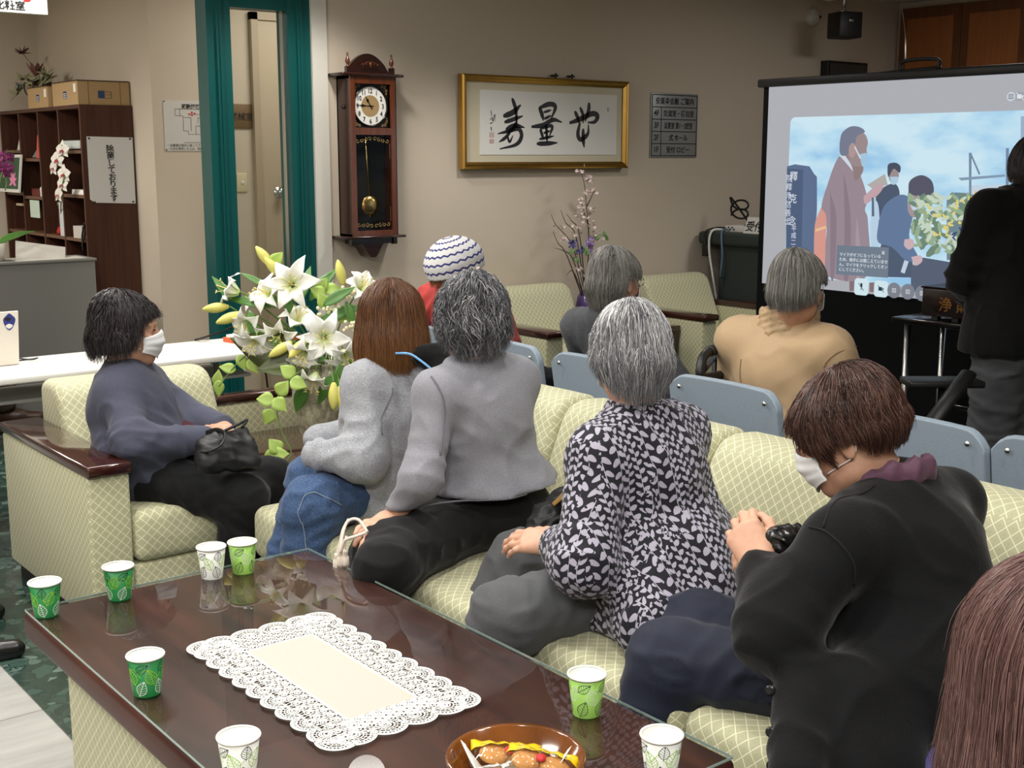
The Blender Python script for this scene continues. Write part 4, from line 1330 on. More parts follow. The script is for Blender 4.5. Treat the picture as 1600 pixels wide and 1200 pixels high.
cb1 = carton(7.62, 8.07, 1.955, 'long brown cardboard box at the near end of the bookcase top')
mk('printed_mark', box(2.835, 2.875, 7.6185, 7.62, 1.85, 1.895), M['logoblue'], cb1, False)
mk('printed_mark', join(box(2.877, 2.918, 7.6185, 7.62, 1.889, 1.891), box(2.877, 2.918, 7.6185, 7.62, 1.871, 1.8725), box(2.877, 2.918, 7.6185, 7.62, 1.85, 1.8515), box(2.916, 2.918, 7.6185, 7.62, 1.85, 1.891)), M['ink'], cb1, False)
for sx_ in (2.775, 2.972):
    mk('score_line', box(sx_, sx_ + 0.003, 7.6185, 7.62, 1.812, 1.95), plain('box_score', S(120, 92, 58), 0.8), cb1, False)
carton(8.16, 8.55, 1.945, 'brown cardboard box beside the dried flower pot on the bookcase')
book_thing('paper_stack', box(BX0 + 0.03, BX1 - 0.02, 8.09, 8.14, 1.811, 1.935), M['paper'], 'white papers standing between the two cardboard boxes', 'papers')

# things on the shelves
ff = empty('framed_document', (2.8, 8.9, 1.54), 'white framed document leaning on the top left shelf', 'picture frame')
mk('frame', xf(box(0, 0.012, -0.10, 0.10, 0, 0.145), (2.765, 8.93, 1.2705 + 0.272), ry=0.25), M['white'], ff, False)
mk('document', xf(join(box(-0.001, 0, -0.085, 0.085, 0.015, 0.13)), (2.765, 8.93, 1.5425), ry=0.25), M['paper'], ff, False)
mk('printed_lines', xf(join(*[box(-0.0016, -0.0005, -0.05 + 0.02 * q, -0.045 + 0.02 * q, 0.04, 0.11 - 0.01 * (q % 3)) for q in range(6)]), (2.765, 8.93, 1.5425), ry=0.25), M['grey_ink'], ff, False)
lf = empty('lotus_picture', (2.69, 9.0, 1.0), 'white framed picture of a pink lotus on green leaves', 'picture')
mk('frame', xf(box(0, 0.012, -0.235, 0.235, 0, 0.255), (2.655, 8.93, 1.262), ry=0.12), M['white'], lf, False)
mk('print', xf(box(-0.001, 0, -0.215, 0.215, 0.022, 0.235), (2.655, 8.93, 1.262), ry=0.12), plain('print_green', S(44, 84, 62), 0.5, var=0.3, vscale=14), lf, False)
pet = []
for (cy, cz_, R, n) in ((-0.10, 0.10, 0.085, 7), (0.11, 0.135, 0.022, 4)):
    for k in range(n):
        a = -0.3 + (math.pi + 0.6) * k / (n - 1)
        ts = np.linspace(0, 1, 9)
        w = 0.30 * R * np.sin(math.pi * ts ** 0.8) + 0.001
        pet.append(ribbon([(-0.002 - 0.0002 * k, cy + math.cos(a) * R * t, cz_ - 0.03 + math.sin(a) * R * t) for t in ts], w, (1, 0, 0)))
mk('lotus_flower', xf(join(*pet), (2.655, 8.93, 1.262), ry=0.12), plain('lotus_pink', S(236, 140, 184), 0.5), lf, False)
for args in (
    ('paper_note', box(2.705, 2.7075, 8.45, 8.64, 1.10, 1.215), plain('mint_paper', S(196, 216, 200), 0.7), 'mint coloured note hanging from a shelf edge', 'note', None),
    ('red_leaflet', xf(box(0, 0.01, -0.02, 0.05, 0, 0.15), (2.73, 8.47, 1.492), ry=0.1), plain('leaflet_red', S(206, 82, 80), 0.6), 'red and white leaflet standing on an upper shelf', 'leaflet', None),
    ('grey_card', xf(box(0, 0.008, -0.03, 0.09, 0, 0.1), (2.75, 8.58, 1.497), ry=0.6), plain('card_grey', S(130, 128, 124), 0.6), 'grey card lying tilted beside the red leaflet', 'card', None),
    ('white_leaflet', xf(box(0, 0.006, -0.03, 0.03, 0, 0.23), (2.78, 8.50, 1.492), ry=0.06), M['paper'], 'white leaflet standing behind the red leaflet', 'leaflet', None),
    ('red_box', box(2.73, 2.80, 8.50, 8.66, 1.2405, 1.29), plain('box_maroon', S(104, 36, 36), 0.5), 'small dark red box on the middle shelf', 'box', None),
    ('white_jar', lathe([(0, 0), (0.03, 0), (0.032, 0.055), (0.024, 0.065), (0, 0.067)], 16, (2.75, 8.45, 1.2405)), M['white'], 'small white jar beside the dark red box', 'jar', None),
    ('gold_folder', box(2.73, 2.95, 8.415, 8.45, 1.0005, 1.16), plain('folder_ochre', S(160, 124, 60), 0.6), 'ochre folder standing on the lower shelf', 'folder', None),
    ('white_binder', box(2.72, 2.98, 8.03, 8.11, 1.0005, 1.215), plain('binder_white', S(206, 206, 208), 0.5), 'white binder standing beside the glass canister', 'binder', None),
    ('tissue_packet', rbox(2.715, 2.90, 7.66, 7.98, 1.5455, 1.60, 0.015, 2), plain('tissue_film', S(196, 204, 200), 0.3, var=0.1), 'pale tissue packet on the top right shelf', 'packet', None),
    ('paper_pile', join(box(2.72, 2.95, 7.63, 7.85, 1.2705, 1.285), box(2.725, 2.94, 7.64, 7.86, 1.285, 1.30)), M['paper'], 'flat pile of white papers on the right shelf', 'papers', None),
    ('white_carton', xf(box(0, 0.1, -0.05, 0.07, 0, 0.075), (2.72, 7.78, 1.0005), rz=0.1), plain('carton_grey', S(196, 190, 182), 0.6), 'pale open carton on the lower right shelf', 'box', None),
    ('cable_bundle', tube(spline([(2.715, 7.70, 0.93), (2.70, 7.66, 1.02), (2.71, 7.63, 1.10), (2.72, 7.66, 1.04), (2.71, 7.70, 0.96), (2.70, 7.64, 1.01), (2.72, 7.72, 1.004)], 40), 0.006, 6), M['black'], 'black cable hanging from the lower right shelf', 'cable', None),
    ('wooden_strip', box(2.70, 2.72, 8.80, 8.92, 1.17, 1.185), plain('strip_tan', S(190, 170, 140), 0.6), 'thin tan strip lying at the edge of a left shelf', 'strip', None),
):
    book_thing(*args)
cn = empty('glass_canister', (2.80, 8.2, 1.0), 'clear canister with black filling and red base on the shelf', 'canister')
mk('red_base', lathe([(0, 0), (0.062, 0), (0.065, 0.02), (0.055, 0.05), (0, 0.05)], 24, (2.80, 8.22, 1.0005)), plain('base_red', S(176, 36, 40), 0.4), cn)
mk('filling', lathe([(0, 0.05), (0.046, 0.05), (0.046, 0.13), (0, 0.13)], 20, (2.80, 8.22, 1.0005)), M['black'], cn)
mk('glass_wall', lathe([(0.05, 0.05), (0.05, 0.205)], 24, (2.80, 8.22, 1.0005)), M['glass'], cn)
mk('lid', lathe([(0, 0.21), (0.052, 0.21), (0.052, 0.19), (0, 0.19)], 24, (2.80, 8.22, 1.0005)), M['steel'], cn)
ns = empty('newspaper', (2.3, 7.45, 0.912), 'folded open newspaper standing on the grey counter', 'newspaper')
q0, q1 = Vector((2.214, 7.400, 0.927)), Vector((2.500, 7.400, 0.913))
M['newsprint'] = plain('newsprint', S(196, 192, 184), 0.8, var=0.12, vscale=60)
mk('upright_page', ([tuple((2.257, 7.520, 1.018)), tuple((2.545, 7.520, 0.968)), (q1.x, 7.40, 0.9135), (q0.x, 7.40, 0.9135)], [(0, 3, 2, 1)]), M['newsprint'], ns, False)
mk('flat_page', box(q0.x - 0.02, 2.60, 7.31, 7.52, 0.9125, 0.9145), M['newsprint'], ns, False)
book_thing('counter_papers', box(1.5, 2.08, 7.31, 7.38, 0.9148, 0.922), plain('pink_paper', S(178, 150, 146), 0.7), 'pinkish magazine lying on the counter below the newspaper', 'magazine')
book_thing('counter_box', xf(box(-0.2, 0.13, 0, 0.12, 0, 0.06), (2.0, 7.46, 0.9225), rz=0.1), plain('box_olive', S(120, 104, 74), 0.7), 'olive cardboard box on the counter at the frame edge', 'box')

# ------------------------------------------------------------------ projection screen, covered cabinet, lectern table
XS = 5.20
M['screencloth'] = plain('screen_border', S(10, 11, 12), 0.9, 0, 0.15)
ps_ = empty('projection_screen', (XS, 3.3, 0), 'large floor standing projection screen showing a memorial service', 'screen')
SY1, SY0, SZ0, SZ1 = 4.395, 2.30, 0.832, 1.858
mk('housing', join(box(XS - 0.005, XS + 0.06, SY0 - 0.06, SY1 + 0.06, 0.0, 0.10)), M['black'], ps_, False)
mk('black_apron', box(XS, XS + 0.004, SY0 - 0.035, SY1 + 0.035, 0.10, SZ0), M['screencloth'], ps_, False)
mk('black_margin', box(XS, XS + 0.004, SY1, SY1 + 0.035, SZ0, SZ1), M['screencloth'], ps_, False)
mk('black_margin', box(XS, XS + 0.004, SY0 - 0.035, SY0, SZ0, SZ1), M['screencloth'], ps_, False)
mk('top_bar', rbox(XS - 0.015, XS + 0.03, SY0 - 0.08, SY1 + 0.07, SZ1, SZ1 + 0.042, 0.008, 2), M['black'], ps_)
ym = (5.200, 3.506, 1.926)[1]
mk('carry_handle', tube(spline([(XS + 0.01, ym + 0.10, SZ1 + 0.04), (XS + 0.01, ym + 0.09, SZ1 + 0.085), (XS + 0.01, ym - 0.09, SZ1 + 0.085), (XS + 0.01, ym - 0.10, SZ1 + 0.04)], 14), 0.009, 8), M['black'], ps_)
mk('lift_arm', join(rod((XS + 0.04, 2.35, SZ1 + 0.03), (XS + 0.10, 3.3, 0.1), 0.012), rod((XS + 0.03, ym - 0.1, SZ1 + 0.05), (XS + 0.03, SY1 - 0.5, SZ1 + 0.032), 0.008)), M['black'], ps_)
tag(mk('hanging_string', tube(spline([(8.060, 5.600, 2.568), (7.681, 5.300, 2.352), (XS + 0.04, ym + 0.10, SZ1 + 0.09)], 14), 0.004, 6), plain('cord_white', S(196, 190, 180), 0.6)), 'thin pale cord from the ceiling corner to the screen handle', 'cord')
# the projected picture: flat coloured light on the white cloth
def lit(col, st=1.0):
    return emit('projected_light', col, st).m
mk('screen_cloth', box(XS - 0.001, XS + 0.003, SY0, SY1, SZ0, SZ1), lit(S(176, 178, 184), 0.95), ps_, False)
def sx(px, py):
    """photograph pixel -> (y,z) on the screen plane, precomputed bilinear map of the visible area"""
    return px, py

sky = emit('projected_sky', (1, 1, 1))
nz = sky.noise(sky.scaled(sky.obj(), (1, 0.9, 2.2)), 2.6, 4, 0.5)
cl = sky.ramp(nz, [(0.34, S(150, 196, 230)), (0.46, S(182, 218, 238)), (0.58, S(204, 230, 241))])
_, oy_, oz_ = sky.sep(sky.obj())
low = sky.math('LESS_THAN', sky.math('ADD', oz_, sky.math('MULTIPLY', nz, 0.9)), 0.82)
cl = sky.mix(sky.math('MULTIPLY', low, 0.6), cl, S(150, 190, 226))
sky.link(cl, sky.e.inputs[0])
IY1, IZ1, IZ0 = 4.245, 1.700, 0.885
pic = mk('projected_picture', prism(rrect(-IY1, -SY0, IZ0, IZ1, 0.03), (XS - 0.0015, 0, 0), (0, -1, 0), (0, 0, 1), -0.0003), sky.m, ps_, False)
layer = [0]
def flat(name, pts, col, parent=pic, st=1.0):
    layer[0] += 1
    x = XS - 0.0022 - 0.00012 * layer[0]
    col = tuple(c_ * 0.80 + w_ * 0.20 for c_, w_ in zip(col, (176, 194, 212)))  # pale wash mixed into the colours, standing in for room light on the cloth
    n = len(pts)
    return mk(name, ([(x, p[0], p[1]) for p in pts], [tuple(range(n))]), lit(S(*col), st), parent, False)
def smooth_poly(pts, n=48):
    P = np.array([(0, *p) for p in pts] + [(0, *pts[0])])
    return [(q[1], q[2]) for q in spline(P, n)[:-1]]
def oval(c, r, n=24):
    return [(c[0] + r[0] * math.cos(a), c[1] + r[1] * math.sin(a)) for a in np.linspace(0, 2 * math.pi, n, endpoint=False)]
flat('grave_stone', [(4.255, 1.451), (4.204, 1.462), (4.110, 1.452), (4.079, 1.415), (4.060, 1.400), (4.051, 1.243), (4.058, 1.073), (4.053, 0.887), (4.236, 0.884)], (74, 92, 124))
flat('grave_stone_face', [(4.254, 1.440), (4.149, 1.436), (4.133, 0.886), (4.236, 0.884)], (58, 72, 102))
q = (4.200, 1.382)
text('inscription', '釋克念', 0.052, (XS - 0.012, q[0], q[1]), (0, -1, 0), (0, 0, 1), lit(S(220, 226, 236)), pic, vertical=True, gap=2.2)
q = (4.229, 1.344)
text('inscription', '院釋浄信善士', 0.042, (XS - 0.012, q[0], q[1] + 0.03), (0, -1, 0), (0, 0, 1), lit(S(210, 218, 230)), pic, vertical=True, gap=1.05)
q = (4.186, 1.121)
text('inscription', '平成二十年建之', 0.034, (XS - 0.012, q[0], q[1]), (0, -1, 0), (0, 0, 1), lit(S(210, 218, 230)), pic, vertical=True, gap=1.05)
flat('dark_trees', [(3.312, 1.304), (3.271, 1.339), (3.197, 1.336), (3.132, 1.309), (3.028, 1.275), (3.010, 1.044), (3.292, 1.026)], (96, 120, 130))
flat('building', [(3.205, 1.371), (3.011, 1.380), (3.006, 1.312), (3.200, 1.307)], (196, 212, 226))
flat('scaffold', [(3.214, 1.518), (3.200, 1.518), (3.186, 1.308), (3.197, 1.307)], (104, 124, 150))
flat('scaffold', [(3.034, 1.538), (3.019, 1.538), (3.003, 1.312), (3.017, 1.312)], (104, 124, 150))
flat('scaffold', [(3.260, 1.405), (3.030, 1.423), (3.027, 1.413), (3.243, 1.393)], (120, 142, 166))
flat('scaffold', [(3.199, 1.513), (3.149, 1.424), (3.157, 1.420), (3.200, 1.498)], (104, 124, 150))
flat('tower', [(2.974, 1.674), (2.922, 1.676), (2.914, 1.566), (2.965, 1.557)], (150, 170, 198))
flat('attendant_suit', smooth_poly([(3.700, 1.314), (3.649, 1.360), (3.591, 1.371), (3.566, 1.322), (3.596, 1.267), (3.646, 1.216), (3.693, 1.173)]), (56, 66, 86))
flat('attendant_face', oval((3.604, 1.410), (0.028, 0.036)), (150, 128, 124))
flat('attendant_hair', smooth_poly([(3.641, 1.425), (3.638, 1.464), (3.598, 1.472), (3.570, 1.455), (3.573, 1.425), (3.607, 1.443), (3.632, 1.405)]), (52, 54, 70))
flat('attendant_mask', smooth_poly([(3.625, 1.405), (3.578, 1.404), (3.586, 1.374), (3.613, 1.370)], 24), (172, 204, 222))
flat('bowing_trousers', [(3.641, 1.145), (3.513, 1.141), (3.453, 0.932), (3.687, 0.919)], (58, 68, 88))
flat('priest_robe', smooth_poly([(3.930, 1.502), (3.866, 1.489), (3.817, 1.443), (3.776, 1.373), (3.747, 1.293), (3.758, 1.242), (3.737, 1.182), (3.728, 0.916), (3.962, 0.899), (3.994, 1.013), (3.982, 1.140), (4.023, 1.244), (3.988, 1.370), (3.957, 1.453)], 70), (146, 122, 130))
flat('robe_fold', smooth_poly([(3.896, 1.422), (3.857, 1.290), (3.836, 1.147), (3.835, 0.913), (3.866, 0.911), (3.874, 1.145)]), (128, 104, 114))
flat('robe_fold', smooth_poly([(3.973, 1.328), (3.927, 1.195), (3.924, 0.912), (3.947, 0.910), (3.961, 1.162)]), (128, 104, 114))
flat('robe_fold', smooth_poly([(3.803, 1.210), (3.774, 1.047), (3.770, 0.918), (3.788, 0.917), (3.804, 1.066)]), (164, 140, 146))
flat('orange_sash', smooth_poly([(4.025, 1.244), (3.989, 1.198), (3.986, 1.056), (3.990, 0.929), (4.045, 0.935), (4.059, 1.148)]), (222, 142, 122))
flat('sash_stripe', [(4.051, 1.137), (3.989, 1.156), (3.988, 1.142), (4.053, 1.122)], (240, 190, 130))
flat('priest_collar', smooth_poly([(3.927, 1.508), (3.888, 1.506), (3.835, 1.448), (3.814, 1.403), (3.854, 1.443)]), (214, 220, 230))
flat('priest_neck', smooth_poly([(3.902, 1.519), (3.820, 1.494), (3.781, 1.454), (3.788, 1.415), (3.825, 1.384), (3.848, 1.453)]), (136, 108, 104))
flat('priest_face', smooth_poly([(3.866, 1.605), (3.790, 1.614), (3.761, 1.574), (3.766, 1.539), (3.762, 1.509), (3.775, 1.464), (3.817, 1.453), (3.862, 1.474), (3.879, 1.555)]), (150, 124, 122))
flat('priest_hair', smooth_poly([(3.928, 1.565), (3.916, 1.616), (3.866, 1.647), (3.810, 1.642), (3.781, 1.619), (3.826, 1.599), (3.836, 1.554), (3.864, 1.519), (3.901, 1.504), (3.923, 1.519)]), (104, 106, 124))
flat('priest_ear', oval((3.849, 1.532), (0.022, 0.036)), (172, 138, 132))
flat('priest_mask', smooth_poly([(3.806, 1.512), (3.763, 1.516), (3.767, 1.472), (3.786, 1.454)], 24), (160, 198, 222))
flat('mask_loop', [(3.840, 1.549), (3.833, 1.551), (3.795, 1.494), (3.802, 1.490)], (220, 226, 232))
flat('sutra_book', [(3.751, 1.365), (3.653, 1.419), (3.634, 1.367), (3.723, 1.348)], (176, 166, 156))
flat('praying_hands', smooth_poly([(3.769, 1.308), (3.714, 1.352), (3.658, 1.371), (3.674, 1.330), (3.734, 1.281), (3.762, 1.274)]), (196, 154, 158))
flat('white_tassel', smooth_poly([(3.723, 1.268), (3.706, 1.294), (3.678, 1.255), (3.664, 1.084), (3.711, 1.076)]), (186, 210, 230))
flat('rosary', [(3.721, 1.304), (3.709, 1.304), (3.701, 1.214), (3.715, 1.213)], (70, 84, 100))
flat('bowing_jacket', smooth_poly([(3.674, 1.194), (3.643, 1.271), (3.570, 1.319), (3.512, 1.309), (3.483, 1.241), (3.498, 1.122), (3.442, 1.027), (3.504, 1.008), (3.589, 1.068), (3.674, 1.093)]), (82, 104, 140))
flat('bowing_face', oval((3.478, 1.276), (0.04, 0.06)), (160, 136, 134))
flat('bowing_mask', smooth_poly([(3.514, 1.299), (3.487, 1.305), (3.455, 1.262), (3.486, 1.251)], 24), (200, 214, 224))
flat('bowing_hair', smooth_poly([(3.516, 1.328), (3.512, 1.387), (3.452, 1.415), (3.394, 1.389), (3.381, 1.331), (3.422, 1.306), (3.479, 1.319)]), (66, 62, 78))
flat('flower_table', [(3.479, 0.975), (3.437, 1.032), (3.270, 1.018), (3.270, 0.863), (3.471, 0.865)], (66, 74, 92))
rr_ = random.Random(5)
def vv(zx, zy):
    a, b, c = (3.514, 1.338), (3.054, 1.348), (3.495, 1.043)
    return (a[0] + (b[0] - a[0]) * zx + (c[0] - a[0]) * zy, a[1] + (b[1] - a[1]) * zx + (c[1] - a[1]) * zy)
for (col_, cnt, u0, u1, w0, w1, sz_) in (((112, 136, 118), 60, 0.05, 0.85, 0.1, 0.95, 0.034), ((150, 172, 142), 60, 0.0, 0.85, 0.05, 0.95, 0.026), ((196, 210, 190), 46, 0.1, 0.8, 0.05, 0.9, 0.020), ((222, 206, 120), 26, 0.2, 0.8, 0.1, 0.7, 0.013), ((232, 190, 96), 22, 0.72, 0.95, 0.0, 0.3, 0.018), ((70, 80, 130), 10, 0.5, 0.75, 0.5, 0.8, 0.013)):
    polys = []
    layer[0] += 1
    x = XS - 0.0022 - 0.00012 * layer[0]
    for _ in range(cnt):
        c = vv(rr_.uniform(u0, u1), rr_.uniform(w0, w1))
        a0 = rr_.uniform(0, 6.28)
        L, w = sz_ * rr_.uniform(0.7, 1.4), sz_ * rr_.uniform(0.3, 0.6)
        polys.append(([(x, c[0] + L * math.cos(t) * math.cos(a0) - w * math.sin(t) * math.sin(a0), c[1] + L * math.cos(t) * math.sin(a0) + w * math.sin(t) * math.cos(a0)) for t in np.linspace(0, 2 * math.pi, 8, endpoint=False)], [tuple(range(8))]))
    tag(mk('projected_flowers', join(*polys), lit(S(*col_)), pic, False), kind='stuff')
flat('bowing_hand', smooth_poly([(3.522, 1.111), (3.479, 1.113), (3.469, 1.084), (3.494, 1.063), (3.522, 1.081)]), (206, 170, 172))
flat('bowing_hand', smooth_poly([(3.480, 1.029), (3.428, 1.039), (3.420, 1.010), (3.457, 0.990)]), (206, 170, 172))
flat('paper_slip', [(3.516, 1.012), (3.492, 1.006), (3.511, 0.947), (3.533, 0.953)], (196, 210, 226))
dlg = flat('dialog_box', [(3.912, 1.062), (3.607, 1.067), (3.603, 0.920), (3.911, 0.915)], (98, 108, 122))
for k_, s_ in enumerate(('マイクがオフになっている', 'ため、相手には聞こえていませ', 'ん。マイクをクリックしてオン', 'にしてください。')):
    a, b = (3.889, 1.011), (3.887, 0.986)
    text('dialog_text', s_, 0.0205, (XS - 0.016, a[0] + 0.0, a[1] + (b[1] - a[1]) * k_), (0, -1, 0.012), (0, 0, 1), lit(S(226, 230, 236)), dlg, 'LEFT', 1.0)
q = (3.643, 1.026)
text('dialog_text', '×', 0.04, (XS - 0.016, q[0], q[1]), (0, -1, 0), (0, 0, 1), lit(S(226, 230, 236)), dlg)
def icon(c, r, col, glyph, gcol, sq=False):
    o = flat('toolbar_button', [(c[0] + p[0], c[1] + p[1]) for p in rrect(-r, r, -r, r, r * 0.45)] if sq else oval(c, (r, r)), col, ps_)
    layer[0] += 1
    x = XS - 0.0022 - 0.00012 * layer[0]
    if glyph == 'mic':
        parts = [box(x - 0.0002, x, c[0] - 0.006, c[0] + 0.006, c[1] - 0.002, c[1] + 0.018), box(x - 0.0002, x, c[0] - 0.002, c[0] + 0.002, c[1] - 0.016, c[1] - 0.004), ribbon([(x - 0.0003, c[0] + 0.018, c[1] + 0.018), (x - 0.0003, c[0] - 0.016, c[1] - 0.018)], 0.003, (1, 0, 0))]
    elif glyph == 'cam':
        parts = [box(x - 0.0002, x, c[0] - 0.006, c[0] + 0.014, c[1] - 0.009, c[1] + 0.009), box(x - 0.0002, x, c[0] - 0.015, c[0] - 0.008, c[1] - 0.005, c[1] + 0.005), ribbon([(x - 0.0003, c[0] + 0.018, c[1] + 0.016), (x - 0.0003, c[0] - 0.018, c[1] - 0.016)], 0.003, (1, 0, 0))]
    else:
        parts = [box(x - 0.0002, x, c[0] - 0.011, c[0] + 0.011, c[1] - 0.010, c[1] - 0.006), box(x - 0.0002, x, c[0] - 0.011, c[0] + 0.011, c[1] + 0.006, c[1] + 0.010), box(x - 0.0002, x, c[0] - 0.011, c[0] - 0.008, c[1] - 0.01, c[1] + 0.01), box(x - 0.0002, x, c[0] + 0.008, c[0] + 0.011, c[1] - 0.01, c[1] + 0.01), box(x - 0.0002, x, c[0] - 0.003, c[0] + 0.003, c[1] - 0.003, c[1] + 0.003)]
    mk('toolbar_symbol', join(*parts), lit(S(*gcol)), o, False)
flat('toolbar_pad', [(3.827, 0.885), (3.786, 0.890), (3.783, 0.839), (3.824, 0.838)], (122, 92, 96), ps_)
flat('toolbar_pad', [(3.707, 0.889), (3.667, 0.893), (3.664, 0.844), (3.704, 0.843)], (122, 92, 96), ps_)
icon((3.754, 0.864), 0.042, (214, 236, 240), 'mic', (40, 60, 66), True)
icon((3.639, 0.863), 0.040, (214, 236, 240), 'cam', (40, 60, 66), True)
for c in ((3.564, 0.862), (3.487, 0.862), (3.408, 0.861), (3.333, 0.861), (3.259, 0.862), (3.183, 0.860)):
    icon(c, 0.038, (112, 114, 122), 'sq', (206, 210, 216))
icon((3.023, 1.760), 0.020, (206, 210, 218), 'sq', (120, 124, 130))
icon((2.979, 1.759), 0.018, (150, 154, 160), 'cam', (226, 228, 232), True)

# cloth covered cabinet behind the screen, router and desk sign on it
M['greencloth'] = cloth('dark_green_cover', S(56, 64, 60), 500, 0.15, 0.8, 0.3)
cc = empty('covered_cabinet', (6.7, 5.6, 0), 'tall cabinet under a dark green cloth between wall and screen', 'cabinet')
mk('body', box(6.32, 7.2, 5.30, 5.72, 0, 0.93), M['greencloth'], cc, False)
mk('padded_top', rbox(6.26, 7.24, 5.26, 5.87, 0.92, 1.005, 0.025, 4), M['greencloth'], cc)
rq = Vector((6.360, 5.588, 1.026))
ro = empty('router', (6.40, rq.y, 1.005), 'white network router on the dark green cabinet', 'router')
mk('housing', rbox(6.32, 6.46, rq.y - 0.10, rq.y + 0.09, 1.006, 1.05, 0.006, 2), M['white'], ro)
mk('port', join(*[box(6.318, 6.321, rq.y + 0.005 + 0.016 * k, rq.y + 0.015 + 0.016 * k, 1.018 + 0.012 * (k % 2), 1.03 + 0.012 * (k % 2)) for k in range(5)]), M['black'], ro, False)
tag(mk('black_cable_coil', tube(spline([(6.38, rq.y + 0.02 + 0.075 * math.cos(a), 1.10 + 0.045 * math.sin(a) + 0.004 * k) for k, a in enumerate(np.linspace(0.3, 12.8, 30))] + [(6.36, rq.y - 0.09, 1.06), (6.36, rq.y - 0.05, 1.054)], 120), 0.007, 6), M['black']), 'black cable coil standing on the white router', 'cable')
tag(mk('white_cable', tube(spline([(6.33, rq.y + 0.09, 1.02), (6.25, rq.y + 0.14, 1.012), (6.235, rq.y + 0.15, 0.9), (6.25, rq.y + 0.12, 0.7), (6.28, rq.y + 0.05, 0.3), (6.29, rq.y, 0.006)], 40), 0.008, 6), M['white']), 'white cable hanging down in front of the dark green cabinet', 'cable')
tag(mk('blue_cable', tube(spline([(6.315, rq.y + 0.05, 1.02), (6.245, rq.y + 0.05, 1.012), (6.235, rq.y + 0.03, 0.85), (6.245, rq.y + 0.05, 0.72), (6.30, rq.y + 0.08, 0.70)], 30), 0.006, 6), plain('cable_blue', S(92, 122, 150), 0.5)), 'blue cable hanging from the white router', 'cable')
tag(mk('power_adapter', join(rbox(6.235, 6.256, rq.y + 0.17, rq.y + 0.215, 0.84, 0.92, 0.006, 2), tube(spline([(6.246, rq.y + 0.19, 0.91), (6.245, rq.y + 0.20, 1.0), (6.30, rq.y + 0.15, 1.03), (6.33, rq.y + 0.07, 1.03)], 20), 0.006, 6)), M['black']), 'black power adapter hanging by its lead at the cabinet corner', 'adapter')
dsq = Vector((6.340, 5.417, 1.051))
ds = empty('desk_sign', (6.34, dsq.y, 1.005), 'white folded desk sign with one black character beside the router', 'sign')
mk('card', prism([(0, 0), (0.09, 0), (0.045, 0.105)], (6.30, dsq.y + 0.085, 1.0055), (1, 0, 0), (0, 0, 1), 0.17), M['paper'], ds, False)
text('lettering', '受付', 0.075, (6.3065, dsq.y + 0.075, 1.026), (0, -1, 0), (0.39, 0, 0.92), M['ink'], ds, 'LEFT', 0.95, 0.001)

# small black lectern table with offering box
bt = empty('black_side_table', (4.8, 3.0, 0), 'small black topped table with steel legs before the screen', 'table')
mk('tabletop', rbox(4.74, 5.10, 2.72, 3.26, 0.775, 0.80, 0.004, 2), M['black_gloss'], bt)
for (lx, ly) in ((4.78, 3.20), (4.78, 2.86), (5.06, 3.20), (5.06, 2.78)):
    mk('leg', rod((lx, ly, 0), (lx, ly, 0.775), 0.014), M['steel'], bt)
mk('lower_shelf', rbox(4.80, 5.05, 2.74, 3.02, 0.42, 0.44, 0.004, 2), M['black_gloss'], bt)
bo = Vector((4.833, 3.120, 0.800))
ob_ = empty('offering_box', (4.9, 2.95, 0.80), 'black lacquered offering box with gilt characters on the black table', 'box')
by1 = 3.15
mk('body', rbox(4.80, 5.0, by1 - 0.42, by1, 0.815, 0.935, 0.004, 2), wood('black_lacquer', S(30, 22, 20), S(40, 30, 27), 0.2, (8, 8, 8), 0.3), ob_)
for fy in (by1 - 0.06, by1 - 0.16, by1 - 0.36):
    mk('foot', box(4.81, 4.84, fy - 0.015, fy + 0.015, 0.7995, 0.815), M['black'], ob_, False)
mk('lid_edge', box(4.795, 5.005, by1 - 0.425, by1 + 0.005, 0.935, 0.942), M['black_gloss'], ob_, False)
text('gilt_lettering', '浄 財', 0.066, (4.7985, by1 - 0.085, 0.845), (0, -1, 0), (0, 0, 1), M['brass'], ob_, 'LEFT', 1.0, 0.001)
tag(mk('white_envelope', box(4.86, 4.96, by1 - 0.30, by1 - 0.16, 0.9425, 0.950), M['paper']), 'white envelope lying on the offering box', 'envelope')

# ------------------------------------------------------------------ people: signed-distance bodies meshed with surface nets
def vnoise(P):
    P = np.asarray(P, float)
    i = np.floor(P)
    f = P - i
    u = f * f * (3 - 2 * f)
    out = np.zeros(len(P))
    for a in (0, 1):
        for b in (0, 1):
            for c in (0, 1):
                q = i + (a, b, c)
                h = np.sin(q[:, 0] * 127.1 + q[:, 1] * 311.7 + q[:, 2] * 74.7) * 43758.5453
                h = h - np.floor(h)
                w = (u[:, 0] if a else 1 - u[:, 0]) * (u[:, 1] if b else 1 - u[:, 1]) * (u[:, 2] if c else 1 - u[:, 2])
                out += h * w
    return out * 2 - 1


def A(*v):
    return np.array(v if len(v) > 1 else v[0], dtype=float)


def unit(v):
    v = np.asarray(v, float)
    return v / (np.linalg.norm(v) + 1e-12)


